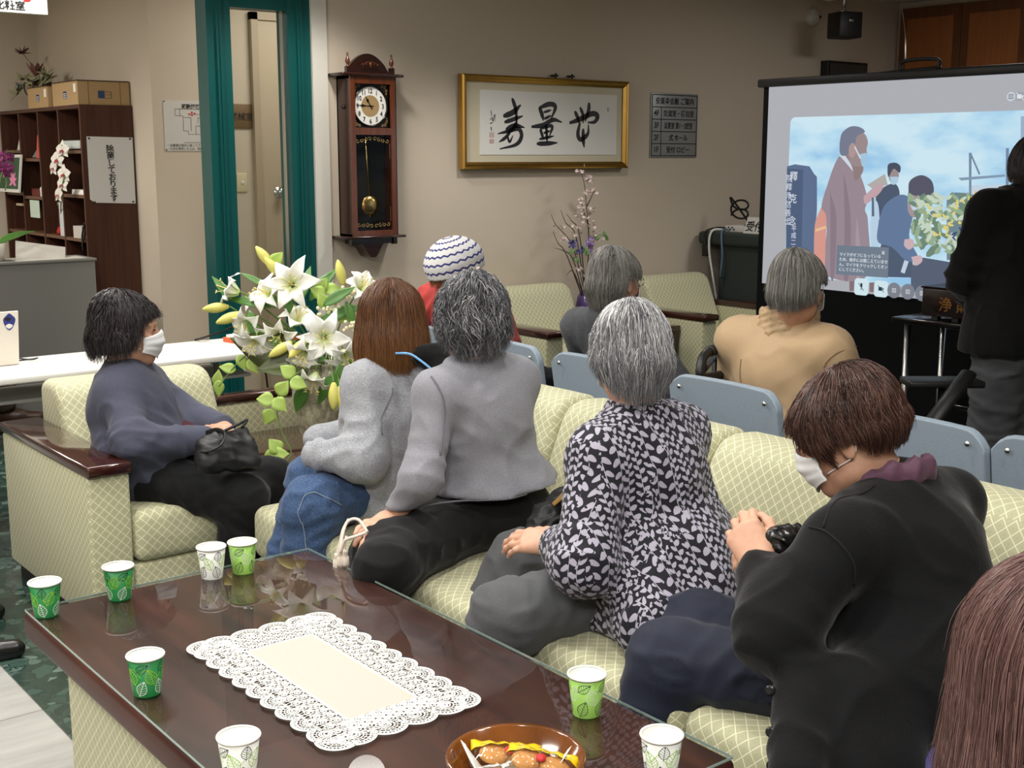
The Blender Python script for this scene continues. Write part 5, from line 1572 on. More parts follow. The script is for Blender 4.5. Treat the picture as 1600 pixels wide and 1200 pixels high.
class Sdf:
    def __init__(s, h):
        s.h, s.ops = h, []

    def cone(s, a, b, ra, rb, k=0.03, flat=None, cut=False):
        s.ops.append(('c', A(a), A(b), ra, rb, k, flat, cut))
        return s

    def ell(s, c, r, R=None, k=0.03, cut=False):
        s.ops.append(('e', A(c), A(r), np.eye(3) if R is None else np.asarray(R), k, cut))
        return s

    def plane(s, p, n, k=0.01):
        """keep only the side the normal points away from"""
        s.ops.append(('p', A(p), unit(n), k))
        return s

    def mesh(s):
        lo, hi = np.full(3, 1e9), np.full(3, -1e9)
        for o in s.ops:
            if o[0] == 'c' and not o[7]:
                m = max(o[3], o[4])
                lo = np.minimum(lo, np.minimum(o[1], o[2]) - m)
                hi = np.maximum(hi, np.maximum(o[1], o[2]) + m)
            elif o[0] == 'e' and not o[5]:
                m = o[2].max()
                lo = np.minimum(lo, o[1] - m)
                hi = np.maximum(hi, o[1] + m)
        h = s.h
        lo -= 3 * h + 0.01
        hi += 3 * h + 0.01
        n = np.ceil((hi - lo) / h).astype(int) + 1
        ax = [lo[i] + h * np.arange(n[i]) for i in range(3)]
        D = np.full(n, 0.3, dtype=np.float32)
        for o in s.ops:
            if o[0] == 'p':
                X, Y, Z = np.meshgrid(*ax, indexing='ij', sparse=True)
                d = ((X - o[1][0]) * o[2][0] + (Y - o[1][1]) * o[2][1] + (Z - o[1][2]) * o[2][2]).astype(np.float32)
                D = np.maximum(D, d)
                continue
            if o[0] == 'c':
                _, a, b, ra, rb, k, flat, cut = o
                m = max(ra, rb) + k + 2.5 * h
                l2, h2 = np.minimum(a, b) - m, np.maximum(a, b) + m
            else:
                _, c, r, R, k, cut = o
                m = r.max() + k + 2.5 * h
                l2, h2 = c - m, c + m
            i0 = np.maximum(0, np.floor((l2 - lo) / h).astype(int))
            i1 = np.minimum(n, np.ceil((h2 - lo) / h).astype(int) + 1)
            if np.any(i1 <= i0):
                continue
            sl = tuple(slice(i0[q], i1[q]) for q in range(3))
            X, Y, Z = np.meshgrid(*[ax[q][sl[q]] for q in range(3)], indexing='ij', sparse=True)
            if o[0] == 'c':
                ab = b - a
                L2 = ab @ ab + 1e-12
                px, py, pz = X - a[0], Y - a[1], Z - a[2]
                t = np.clip((px * ab[0] + py * ab[1] + pz * ab[2]) / L2, 0, 1)
                qx, qy, qz = px - t * ab[0], py - t * ab[1], pz - t * ab[2]
                if flat is not None:
                    fn, fs = flat
                    dt = qx * fn[0] + qy * fn[1] + qz * fn[2]
                    qx, qy, qz = qx + fn[0] * dt * (fs - 1), qy + fn[1] * dt * (fs - 1), qz + fn[2] * dt * (fs - 1)
                d = np.sqrt(qx * qx + qy * qy + qz * qz) - (ra + (rb - ra) * t)
            else:
                px, py, pz = X - c[0], Y - c[1], Z - c[2]
                q = [(px * R[0, j] + py * R[1, j] + pz * R[2, j]) / r[j] for j in range(3)]
                k0 = np.sqrt(q[0] ** 2 + q[1] ** 2 + q[2] ** 2)
                k1 = np.sqrt((q[0] / r[0]) ** 2 + (q[1] / r[1]) ** 2 + (q[2] / r[2]) ** 2) + 1e-9
                d = k0 * (k0 - 1) / k1
            d = d.astype(np.float32)
            E = D[sl]
            if cut:
                d = -d
                hh = np.maximum(k - np.abs(E - d), 0) / k
                D[sl] = np.maximum(E, d) + hh * hh * k * 0.25
            else:
                hh = np.maximum(k - np.abs(E - d), 0) / k
                D[sl] = np.minimum(E, d) - hh * hh * k * 0.25
        return snets(D, lo, h)


def snets(D, lo, h):
    s = D < 0
    cnt = np.zeros([x - 1 for x in D.shape], dtype=np.int8)
    for a in (0, 1):
        for b in (0, 1):
            for c in (0, 1):
                cnt += s[a:s.shape[0] - 1 + a, b:s.shape[1] - 1 + b, c:s.shape[2] - 1 + c]
    m = (cnt > 0) & (cnt < 8)
    I = np.argwhere(m)
    idx = np.full(m.shape, -1, dtype=np.int64)
    idx[m] = np.arange(len(I))
    acc, num = np.zeros((len(I), 3)), np.zeros(len(I))
    cor = [(a, b, c) for a in (0, 1) for b in (0, 1) for c in (0, 1)]
    for p in cor:
        for ax in range(3):
            if p[ax] == 0:
                q = list(p)
                q[ax] = 1
                da = D[I[:, 0] + p[0], I[:, 1] + p[1], I[:, 2] + p[2]].astype(float)
                db = D[I[:, 0] + q[0], I[:, 1] + q[1], I[:, 2] + q[2]].astype(float)
                x = (da < 0) != (db < 0)
                t = np.where(x, da / np.where(x, da - db, 1), 0)
                pt = np.tile(np.array(p, float), (len(I), 1))
                pt[:, ax] += t
                acc[x] += pt[x]
                num[x] += 1
    V = lo + h * (I + acc / num[:, None])
    F = []
    for ax in range(3):
        o1, o2 = (ax + 1) % 3, (ax + 2) % 3
        a = np.take(s, range(0, s.shape[ax] - 1), ax)
        b = np.take(s, range(1, s.shape[ax]), ax)
        E = np.argwhere(a != b)
        ok = (E[:, o1] > 0) & (E[:, o2] > 0) & (E[:, o1] < s.shape[o1] - 1) & (E[:, o2] < s.shape[o2] - 1)
        E = E[ok]
        ins = a[E[:, 0], E[:, 1], E[:, 2]]
        def cell(d1, d2):
            q = E.copy()
            q[:, o1] -= d1
            q[:, o2] -= d2
            return idx[q[:, 0], q[:, 1], q[:, 2]]
        quad = np.stack([cell(1, 1), cell(0, 1), cell(0, 0), cell(1, 0)], 1)
        quad[~ins] = quad[~ins][:, ::-1]
        F.append(quad)
    F = np.concatenate(F)
    F = F[(F >= 0).all(1)]
    return V, F


def vnormals(V, F):
    fn = np.cross(V[F[:, 2]] - V[F[:, 0]], V[F[:, 3]] - V[F[:, 1]])
    N = np.zeros_like(V)
    for k in range(4):
        np.add.at(N, F[:, k], fn)
    return N / (np.linalg.norm(N, axis=1)[:, None] + 1e-12)


def relax(V, F, it=2, f=0.5):
    for _ in range(it):
        S_, c = np.zeros_like(V), np.zeros(len(V))
        for k in range(4):
            a, b = F[:, k], F[:, (k + 1) % 4]
            np.add.at(S_, a, V[b])
            np.add.at(S_, b, V[a])
            np.add.at(c, a, 1)
            np.add.at(c, b, 1)
        V = V + f * (S_ / c[:, None] - V)
    return V


def crease(V, F, folds=(), amp=0.004, scale=(9, 9, 5), seed=0.0):
    """Cloth: soft rumples plus local fold bundles (centre, repeat axis, spacing, amplitude, reach)."""
    N = vnormals(V, F)
    d = amp * (vnoise(V * np.array(scale) + seed) + 0.5 * vnoise(V * np.array(scale) * 2.3 + seed + 7))
    for (c, ax, sp, am, reach) in folds:
        q = V - np.asarray(c)
        w = np.exp(-np.sum(q * q, 1) / (reach * reach))
        ph = q @ unit(ax) / sp * 2 * math.pi + 2.2 * vnoise(V * 11 + seed) 
        d += am * w * (1 - np.abs(np.sin(ph * 0.5)) * 2) * (0.55 + 0.9 * vnoise(V * 7 + seed + 3))
    rg = vnoise(V * np.array(scale) * 1.5 + seed + 19) 
    d += amp * 1.3 * (np.maximum(0, 1 - np.abs(rg) * 2.2) ** 2 - 0.3)
    return V + N * d[:, None]


def basis(fwd, up):
    f = unit(fwd)
    r = unit(np.cross(f, up))
    u = np.cross(r, f)
    return np.stack([r, f, u], 1)


def hand_ops(S_, wrist, d, n, thumb, curl=0.25, spread=1.0, scale=0.95, bend=None, thumb_in=0.3):
    """palm, four fingers and a thumb. d: towards the fingers, n: back of the hand, thumb: +-1 side."""
    d = unit(d)
    n = unit(np.asarray(n, float) - d * np.dot(n, d))
    s = np.cross(n, d) * thumb
    w = np.asarray(wrist, float)
    L = scale
    offs = [0.030, 0.0105, -0.010, -0.029]
    lens = [(0.040, 0.024, 0.019), (0.044, 0.027, 0.020), (0.040, 0.025, 0.019), (0.031, 0.019, 0.017)]
    rad = [0.0088, 0.0090, 0.0086, 0.0076]
    reach = [0.084, 0.088, 0.084, 0.074]
    S_.cone(w - d * 0.03, w + d * 0.015, 0.026, 0.025, 0.02, (n, 1.35))
    for i in range(4):
        kn = w + d * reach[i] * L + s * offs[i] * L
        S_.cone(w + d * 0.012 + s * offs[i] * 0.55, kn, 0.0145, 0.0115, 0.022)
    S_.cone(w + d * 0.02 + s * 0.018, w + d * 0.055 + s * 0.026 - n * 0.008, 0.014, 0.012, 0.02)
    for i in range(4):
        p = w + d * reach[i] * L + s * offs[i] * L
        a = 0.0
        dd = unit(d + s * offs[i] * 2.2 * spread)
        for j in range(3):
            c = (bend[i] if bend is not None else curl) * (0.8, 1.15, 0.8)[j]
            a += c
            v = dd * math.cos(a) - n * math.sin(a)
            q = p + v * lens[i][j] * L
            S_.cone(p, q, rad[i] * (1 - 0.07 * j), rad[i] * (1 - 0.07 * (j + 1)) * 0.95, 0.007)
            p = q
    p = w + d * 0.024 + s * 0.024 - n * 0.004
    dirs = [unit(d * 0.62 + s * 0.75 - n * 0.25), unit(d * 0.85 + s * (0.45 - thumb_in) - n * 0.25), unit(d * 0.92 + s * (0.25 - thumb_in) - n * 0.2)]
    for j, (l, r0, r1) in enumerate(((0.040, 0.0125, 0.0105), (0.032, 0.0105, 0.0095), (0.025, 0.0095, 0.0072))):
        q = p + dirs[j] * l * L
        S_.cone(p, q, r0, r1, 0.009)
        p = q


def head_ops(S_, c, B, k=0.02, full=True):
    L = lambda x, y, z: c + B @ np.array([x, y, z])
    S_.ell(L(0, -0.012, 0.030), (0.074, 0.094, 0.083), B, k)
    S_.ell(L(0, 0.022, -0.035), (0.060, 0.066, 0.078), B, 0.03)
    S_.ell(L(0, 0.062, -0.090), (0.024, 0.020, 0.018), B, 0.03)
    S_.cone(L(-0.045, 0.00, -0.070), L(0, 0.055, -0.092), 0.018, 0.016, 0.03)
    S_.cone(L(0.045, 0.00, -0.070), L(0, 0.055, -0.092), 0.018, 0.016, 0.03)
    if full:
        for sx in (-1, 1):
            S_.ell(L(sx * 0.031, 0.090, 0.006), (0.018, 0.014, 0.011), B, 0.014, cut=True)
            S_.ell(L(sx * 0.031, 0.077, 0.006), (0.013, 0.010, 0.010), B, 0.004)
            S_.cone(L(sx * 0.014, 0.086, 0.024), L(sx * 0.046, 0.074, 0.022), 0.007, 0.006, 0.014)
            S_.ell(L(sx * 0.036, 0.066, -0.028), (0.020, 0.016, 0.016), B, 0.025)
        S_.cone(L(0, 0.084, 0.010), L(0, 0.104, -0.030), 0.007, 0.010, 0.014)
        S_.ell(L(0.010, 0.092, -0.034), (0.009, 0.010, 0.008), B, 0.008)
        S_.ell(L(-0.010, 0.092, -0.034), (0.009, 0.010, 0.008), B, 0.008)
        S_.cone(L(-0.018, 0.076, -0.058), L(0.018, 0.076, -0.058), 0.006, 0.006, 0.01)
        S_.cone(L(-0.015, 0.075, -0.067), L(0.015, 0.075, -0.067), 0.007, 0.007, 0.008)
    for sx in (-1, 1):
        e = B @ np.stack([unit([0.35 * sx, -1, 0]), unit([1, 0.35 * sx, 0]) , [0, 0, 1]], 1)
        S_.ell(L(sx * 0.079, -0.012, -0.012), (0.019, 0.0065, 0.030), e, 0.008)
        S_.ell(L(sx * 0.086, -0.006, -0.006), (0.009, 0.006, 0.016), e, 0.006, cut=True)


SKIN = NT('skin')
_f = SKIN.noise(SKIN.obj(), 38, 3)
SKIN.set(SKIN.mix(_f, S(190, 140, 116), S(214, 170, 144)), 0.5, 0, 0.4)
SKIN.b.inputs['Subsurface Weight'].default_value = 0.10
SKIN.b.inputs['Subsurface Radius'].default_value = (0.008, 0.003, 0.0015)
SKIN.bump(SKIN.noise(SKIN.obj(), 160, 3), 0.15, 0.001)
M['skin'] = SKIN.m
M['nail'] = plain('finger_nail', S(226, 184, 168), 0.3)
M['mask'] = cloth('mask_white', S(232, 234, 236), 900, 0.03, 0.8, 0.1)
M['eye'] = plain('eye_dark', S(24, 18, 16), 0.2)
M['leather'] = plain('black_shoe_leather', S(20, 19, 19), 0.25, 0, 0.6)


def torso_ops(S_, J, hip, waist, chest, dep=1.0, grow=0.0, k=0.07):
    side = unit(J['shR'] - J['shL'])
    up = unit(J['neck'] - J['pel'])
    fwd = unit(np.cross(up, side))
    R = np.stack([side, fwd, np.cross(side, fwd)], 1)
    p, c, n = J['pel'], J['chest'], J['neck']
    g = grow
    S_.ell(p + up * 0.02, (hip + g, 0.125 * dep + g, 0.12 + g), R, k)
    S_.ell(p * 0.5 + c * 0.5, (waist + g, 0.115 * dep + g, 0.15 + g), R, k)
    S_.ell(c, (chest + g, 0.112 * dep + g, 0.15 + g), R, k)
    S_.ell(c * 0.5 + n * 0.5 - up * 0.035, (chest * 0.92 + g, 0.095 * dep + g, 0.095 + g), R, k)
    S_.cone(J['shL'], J['shR'], 0.054 + g, 0.054 + g, k)
    for q in ('shL', 'shR'):
        S_.cone(n + up * 0.005, J[q], 0.046 + g, 0.054 + g, 0.06)
    return R


def arm_ops(S_, J, a, r=(0.056, 0.046, 0.034), grow=0.0, k=0.035, end=1.0):
    sh, el, wr = J['sh' + a], J['el' + a], J['wr' + a]
    S_.cone(sh, el, r[0] + grow, r[1] + grow, min(k, 0.022))
    S_.cone(el, el + (wr - el) * end, r[1] + grow, r[2] + grow, k)


def leg_ops(S_, J, a, r=(0.084, 0.062, 0.045), grow=0.0, k=0.04, end=1.0):
    h, kn, an = J['hip' + a], J['kn' + a], J['an' + a]
    S_.cone(h, kn, r[0] + grow, r[1] + grow, k)
    S_.cone(kn, kn + (an - kn) * end, r[1] + grow, r[2] + grow, k)


def shoe(parent, an, d, mat, L=0.235, h=0.007, name='shoe'):
    d = unit([d[0], d[1], 0])
    s_ = np.array([-d[1], d[0], 0])
    a = np.array([an[0], an[1], 0.0])
    S_ = Sdf(h)
    S_.cone(a - d * 0.045 + [0, 0, 0.040], a + d * 0.06 + [0, 0, 0.042], 0.036, 0.036, 0.02)
    S_.cone(a + d * 0.05 + [0, 0, 0.036], a + d * (L - 0.085) + [0, 0, 0.028], 0.038, 0.030, 0.03)
    S_.cone(a + [0, 0, 0.05], a + [0, 0, 0.095], 0.036, 0.038, 0.02)
    S_.plane((0, 0, 0.004), (0, 0, -1))
    V, F = S_.mesh()
    return mk(name, (relax(V, F, 1), F), mat, parent)


def face_mask(parent, c, B, col='mask'):
    def fn(u, v):
        a = (u - 0.5) * 2 * 1.13
        top, bot = 0.004 - 0.024 * np.abs(np.sin(a)) , -0.098 + 0.034 * np.abs(np.sin(a))
        z = top + (bot - top) * v
        bul = np.cos(a)
        x = 0.0755 * np.sin(a)
        prot = 0.018 * np.exp(-((v - 0.36) / 0.38) ** 2) * bul ** 2
        y = 0.022 + (0.077 + prot) * bul - 0.020 * np.maximum(0, v - 0.7) * bul
        y = y + 0.0016 * np.sin(v * 19) * bul
        return c + np.stack([x, y, z], 1) @ B.T
    mk_ = mk('face_mask', thick(grid_surf(fn, 26, 20), -0.002), M[col], parent)
    lp = []
    for sx in (-1, 1):
        e = lambda x, y, z: c + B @ np.array([sx * x, y, z])
        lp.append(tube(spline([e(0.066, 0.050, -0.022), e(0.079, 0.018, 0.006), e(0.087, -0.010, 0.022), e(0.086, -0.032, 0.0), e(0.080, -0.020, -0.034), e(0.070, 0.022, -0.048), e(0.062, 0.048, -0.056)], 22), 0.0014, 5))
    mk('ear_loop', lp[0], M[col], mk_)
    mk('ear_loop', lp[1], M[col], mk_)
    return mk_


def hair_mat(name, stops, rough=0.36, tip=None, tipw=0.0):
    m = NT(name)
    at = m.n('ShaderNodeAttribute')
    at.attribute_name = 'rnd'
    c = m.ramp(at.outputs['Fac'], stops)
    if tip is not None:
        a2 = m.n('ShaderNodeAttribute')
        a2.attribute_name = 'along'
        f = m.ramp(a2.outputs['Fac'], [(0.25, 0.0), (0.95, 1.0)])
        c = m.mix(m.math('MULTIPLY', f, tipw), c, tip)
    m.set(c, rough, 0, 0.45)
    return m.m


def hair(parent, c, B, mat, zend, rad=(0.088, 0.108, 0.108), n=3000, pts=10, wid=0.0009, whorl=0.03, taper=None, wave=0.05, curl=0.0, rag=0.12, layer=0.06, seed=1, part=None, root=0.6, shell=True, cap_end=0.90, cen=(0, -0.008, 0.020), fly=0.02):
    """Hair as a thin cap plus thousands of strands that run from the crown down to the cut line zend(phi); phi=0 is the face."""
    r = np.random.RandomState(seed)
    a_, b_, c_ = rad
    Q = 0.165
    if taper is None:
        taper = lambda ph, d: 1 - 0.0 * d
    def surf(ph, t, off):
        ze = zend(ph)
        tot = Q + np.maximum(0.0, -ze)
        arc = np.where(ze < 0, t * tot, t * Q * (1 - np.arcsin(np.clip(ze / c_, 0, 1)) / (math.pi / 2)))
        th = np.minimum(arc / Q, 1) * math.pi / 2
        dn = np.maximum(0, arc - Q)
        k = np.sin(th) * (1 + off) * taper(ph, dn)
        x = a_ * k * np.sin(ph)
        y = b_ * k * np.cos(ph) - whorl * np.cos(th) ** 1.5
        z = c_ * np.cos(th) * (1 + off) - dn
        return np.stack([x + cen[0], y + cen[1], z + cen[2]], -1)
    # cap
    if shell:
        def fn(u, v):
            return c + surf(u * 2 * math.pi, v * cap_end, -0.075) @ B.T
        VF = grid_surf(fn, 64, 28)
        cap = mk('hair_cap', VF, mat, parent, attr={'rnd': 0.30 + 0.12 * vnoise(VF[0] * 60), 'along': np.tile(np.linspace(0, 1, 28), 64)})
    else:
        cap = parent
    ph0 = r.rand(n) * 2 * math.pi
    t0 = r.rand(n) ** 0.8 * root
    t1 = 1 - np.abs(r.randn(n)) * rag + 0.02 * r.rand(n)
    t1 = np.maximum(t1, t0 + 0.15)
    off = (r.rand(n) - 0.75) * layer
    jit = r.randn(n) * 0.05
    fl = (r.rand(n) < fly) * (0.03 + 0.08 * r.rand(n))
    T = np.linspace(0, 1, pts)[None, :]
    t = t0[:, None] + (t1 - t0)[:, None] * T
    clump = vnoise(np.stack([np.cos(ph0) * 4 + seed, np.sin(ph0) * 4, t0 * 6], 1))
    clump2 = vnoise(np.stack([np.cos(ph0) * 9 + seed, np.sin(ph0) * 9, t0 * 9], 1))
    ph = ph0[:, None] + jit[:, None] * T + wave * (clump[:, None] * np.sin(T * 3.0 + clump2[:, None] * 3) + 0.4 * clump2[:, None] * np.sin(T * 7))
    o = off[:, None] + fl[:, None] * T ** 2 + 0.5 * layer * clump2[:, None] * T + curl * np.sin(T * 9 + clump[:, None] * 6) * 0.10
    P = surf(ph.ravel(), np.minimum(t, 1.03).ravel(), o.ravel()).reshape(n, pts, 3)
    P += curl * 0.006 * np.stack([np.sin(T * 11 + clump2[:, None] * 9), np.cos(T * 9 + clump[:, None] * 9), 0 * T + 0 * clump[:, None]], -1)
    P = c + P @ B.T
    Tn = np.gradient(P, axis=1)
    Tn /= np.linalg.norm(Tn, axis=2, keepdims=True) + 1e-9
    nx = np.cross(Tn, np.array([0.31, 0.52, 0.79]))
    nx /= np.linalg.norm(nx, axis=2, keepdims=True) + 1e-9
    ny = np.cross(Tn, nx)
    w = wid * (0.7 + 0.6 * r.rand(n))[:, None] * (1 - 0.75 * T ** 3)
    V = np.stack([P + w[..., None] * (math.cos(q) * nx + math.sin(q) * ny) for q in (0, 2.094, 4.189)], 2)
    V = V.reshape(-1, 3)
    base = (np.arange(n)[:, None, None] * pts * 3 + np.arange(pts - 1)[None, :, None] * 3 + np.arange(3)[None, None, :])
    nxt = (np.arange(n)[:, None, None] * pts * 3 + np.arange(pts - 1)[None, :, None] * 3 + (np.arange(3)[None, None, :] + 1) % 3)
    F = np.stack([base, nxt, nxt + 3, base + 3], -1).reshape(-1, 4)
    cr = np.clip(r.rand(n) * 0.75 + 0.25 * (clump * 0.5 + 0.5), 0, 1)
    o_ = mk('hair', (V, F), mat, parent, attr={'rnd': np.repeat(cr, pts * 3), 'along': np.repeat(np.tile(T[0], (n, 1)).ravel(), 3)}, uv=np.zeros((len(V), 2)))
    o_['kind'] = 'stuff'
    if shell:
        cap.parent = o_
    return o_


def lerp_style(pts):
    """cut height as a function of |phi| (0 face .. pi nape), given (phi, z) knots"""
    xs, zs = [p[0] for p in pts], [p[1] for p in pts]
    def f(ph):
        q = np.abs((ph + math.pi) % (2 * math.pi) - math.pi)
        return np.interp(q, xs, zs)
    return f


def person(label, J, root):
    J.update({k: A(v) for k, v in J.items()})
    return empty('person', (root[0], root[1], root[2] if len(root) > 2 else 0.0), label, 'person')


def body(t, J, c, B, w=(0.15, 0.13, 0.14), hands=(), full=True):
    """one skin mesh: head and neck, trunk, limbs, hands"""
    S0 = Sdf(0.011)
    torso_ops(S0, J, w[0] - 0.02, w[1] - 0.02, w[2] - 0.02, 0.85)
    for a in 'LR':
        arm_ops(S0, J, a, (0.042, 0.034, 0.026))
        leg_ops(S0, J, a, (0.066, 0.046, 0.034))
    S0.cone(J['neck'], c + B @ A(0, -0.02, -0.06), 0.044, 0.044, 0.03)
    V, F = S0.mesh()
    parts = [(V, F)]
    S1 = Sdf(0.0042)
    head_ops(S1, c, B, full=full)
    S1.cone(J['neck'] - (c - J['neck']) * 0.1, c + B @ A(0, -0.022, -0.055), 0.050, 0.047, 0.035)
    V, F = S1.mesh()
    parts.append((relax(V, F, 1, 0.4), F))
    for args in hands:
        S2 = Sdf(0.0031)
        hand_ops(S2, *args[0], **args[1])
        V, F = S2.mesh()
        parts.append((relax(V, F, 1, 0.4), F))
    b = mk('body', joinA(*parts), M['skin'], t)
    for sx in (-1, 1):
        e = c + B @ A(sx * 0.031, 0.0835, 0.0055)
        mk('eye', xf(lathe([(0.0001, 0.004), (0.005, 0.0028), (0.0085, 0.0), (0.005, -0.0028), (0.0001, -0.004)], 12), tuple(e)), M['eye'], b)
    return b


LAST = [None, None]


def seam(t, pts, mat, r=0.0016, name='seam'):
    """a stitched seam lying on the garment made last"""
    V, N = LAST
    out = []
    for q in spline(pts, 26):
        k = np.argsort(np.sum((V - q) ** 2, 1))[:8]
        out.append(V[k].mean(0) + N[k].mean(0) * r * 0.6)
    P = np.array(out)
    for _ in range(3):
        P[1:-1] = (P[:-2] + 2 * P[1:-1] + P[2:]) / 4
    return mk(name, tube(P, r, 5), mat, t)


def garment(t, name, S_, mat, R=None, folds=(), amp=0.004, scale=(9, 9, 5), seed=0.0, rl=2, uvr=None):
    V, F = S_.mesh()
    V = relax(V, F, rl)
    V = crease(V, F, folds, amp, scale, seed)
    LAST[:] = [V, vnormals(V, F)]
    return mk(name, (V, F), mat, t, uv=uvr)

# ------------------------------------------------------------------ the people
UP = A(0, 0, 1)
M['greyknit'] = cloth('grey_knit', S(132, 132, 140), 700, 0.12, 0.9, 0.25, 0.35, S(172, 172, 180))
M['hoodie'] = cloth('heather_grey_fleece', S(140, 142, 148), 500, 0.10, 0.95, 0.3, 0.8, S(186, 188, 194))
M['blackcloth'] = cloth('black_trouser_cloth', S(19, 19, 21), 700, 0.12, 0.85, 0.2)
M['blackwool'] = cloth('black_wool_knit', S(14, 14, 16), 500, 0.18, 0.95, 0.3)
M['slate'] = cloth('slate_suede', S(72, 74, 90), 300, 0.14, 0.9, 0.2)
M['greytrouser'] = cloth('grey_trouser_cloth', S(84, 85, 88), 800, 0.12, 0.85, 0.2)
M['navy'] = cloth('navy_trouser_cloth', S(36, 40, 56), 800, 0.10, 0.75, 0.15)
M['denim'] = cloth('blue_denim', S(50, 72, 108), 500, 0.2, 0.9, 0.3, 0.45, S(110, 132, 164))
M['charknit'] = cloth('charcoal_knit', S(66, 67, 72), 500, 0.2, 0.95, 0.3, 0.5, S(104, 105, 110))
M['tan'] = cloth('tan_coat_cloth', S(188, 160, 126), 700, 0.05, 0.6, 0.12)
M['redcoat'] = cloth('red_coat_cloth', S(186, 70, 66), 500, 0.12, 0.9, 0.2)
M['purple'] = cloth('plum_silk', S(96, 66, 84), 500, 0.1, 0.6, 0.15)
M['violet'] = cloth('violet_cloth', S(74, 70, 128), 500, 0.1, 0.8, 0.2)
M['jacket_black'] = cloth('black_jacket_cloth', S(13, 13, 14), 500, 0.15, 0.95, 0.25)
M['seamgrey'] = cloth('seam_grey', S(108, 108, 116), 700, 0.1)
M['seamblack'] = plain('seam_black', S(8, 8, 9), 0.9)
M['seamdenim'] = plain('denim_stitching', S(128, 142, 160), 0.8)
M['seamtan'] = plain('seam_tan', S(146, 118, 88), 0.8)
M['button'] = plain('black_button', S(26, 26, 28), 0.2)

GREY = hair_mat('salt_and_pepper_hair', [(0.0, S(52, 52, 56)), (0.45, S(92, 92, 97)), (0.75, S(150, 150, 154)), (1.0, S(214, 214, 214))], 0.4, S(60, 60, 64), 0.35)
WHITE = hair_mat('silver_white_hair', [(0.0, S(74, 74, 78)), (0.35, S(132, 132, 136)), (0.65, S(186, 186, 188)), (1.0, S(244, 243, 240))], 0.4, S(92, 92, 96), 0.55)
MIDG = hair_mat('ash_grey_hair', [(0.0, S(74, 71, 70)), (0.5, S(126, 123, 120)), (1.0, S(178, 175, 170))], 0.42)
BROWN = hair_mat('dyed_brown_hair', [(0.0, S(54, 32, 21)), (0.5, S(94, 59, 37)), (1.0, S(140, 94, 58))], 0.34, S(152, 106, 60), 0.6)
DKBRN = hair_mat('dark_chestnut_hair', [(0.0, S(38, 23, 20)), (0.5, S(68, 44, 38)), (1.0, S(110, 78, 66))], 0.32)
BLACKH = hair_mat('black_hair', [(0.0, S(24, 20, 21)), (0.6, S(48, 42, 44)), (1.0, S(104, 95, 96))], 0.30)
AUBURN = hair_mat('long_auburn_hair', [(0.0, S(60, 40, 38)), (0.5, S(98, 70, 66)), (1.0, S(146, 114, 106))], 0.34)


def leafprint():
    """black cloth with pale climbing leaf sprays"""
    m = NT('leaf_print_cloth')
    uvn = m.uv()
    nz = m.n('ShaderNodeTexNoise')
    nz.inputs['Scale'].default_value = 17
    nz.inputs['Detail'].default_value = 2
    m.link(uvn, nz.inputs['Vector'])
    ad = m.n('ShaderNodeVectorMath', operation='MULTIPLY_ADD')
    m.link(nz.outputs['Color'], ad.inputs[0])
    ad.inputs[1].default_value = (0.010, 0.010, 0)
    m.link(uvn, ad.inputs[2])
    x, y, _ = m.sep(ad.outputs[0])
    lay = []
    for (w, h, ang, rx, ry, sh) in ((0.028, 0.0196, 0.70, 0.0077, 0.0042, 0.0), (0.041, 0.0285, -0.65, 0.0112, 0.0060, 0.37)):
        u = m.math('MULTIPLY', m.math('ADD', x, sh * w), 1 / w)
        col = m.math('FLOOR', u)
        fx = m.math('SUBTRACT', m.math('FRACT', u), 0.5)
        sx = m.math('SIGN', fx)
        lx = m.math('MULTIPLY', m.math('ABSOLUTE', fx), w)
        jit = m.math('FRACT', m.math('MULTIPLY', m.math('SINE', m.math('MULTIPLY', col, 12.98)), 43.7))
        v = m.math('ADD', m.math('ADD', m.math('MULTIPLY', y, 1 / h), jit), m.math('MULTIPLY', sx, 0.22))
        ly = m.math('MULTIPLY', m.math('SUBTRACT', m.math('FRACT', v), 0.5), h)
        dx = m.math('SUBTRACT', lx, rx * 0.90)
        ca, sa = math.cos(ang), math.sin(ang)
        p = m.math('ADD', m.math('MULTIPLY', dx, ca), m.math('MULTIPLY', ly, sa))
        q = m.math('SUBTRACT', m.math('MULTIPLY', ly, ca), m.math('MULTIPLY', dx, sa))
        pin = m.math('ADD', 1.0, m.math('MULTIPLY', p, 0.55 / rx))
        e = m.math('ADD', m.math('POWER', m.math('MULTIPLY', p, 1 / rx), 2.0), m.math('MULTIPLY', m.math('POWER', m.math('MULTIPLY', q, 1 / ry), 2.0), pin))
        lay.append(m.math('MAXIMUM', m.math('LESS_THAN', e, 1.0), m.math('LESS_THAN', lx, 0.0008)))
    big = m.math('GREATER_THAN', m.math('FRACT', m.math('ADD', m.math('MULTIPLY', x, 1 / 0.116), m.math('MULTIPLY', nz.outputs['Fac'], 0.25))), 0.52)
    tot = m.math('ADD', m.math('MULTIPLY', lay[1], big), m.math('MULTIPLY', lay[0], m.math('SUBTRACT', 1.0, big)))
    c = m.mix(tot, S(26, 25, 34), S(168, 164, 180))
    m.set(c, 0.8, 0, 0.3)
    m.b.inputs['Sheen Weight'].default_value = 0.1
    return m.m


M['leafprint'] = leafprint()


def sit(J, kl, kr, al, ar, hw=0.085):
    side = unit(A(J['shR']) - A(J['shL']))
    p = A(J['pel'])
    J.update(hipL=p - side * hw - UP * 0.02, hipR=p + side * hw - UP * 0.02, knL=kl, knR=kr, anL=al, anR=ar)
    return J


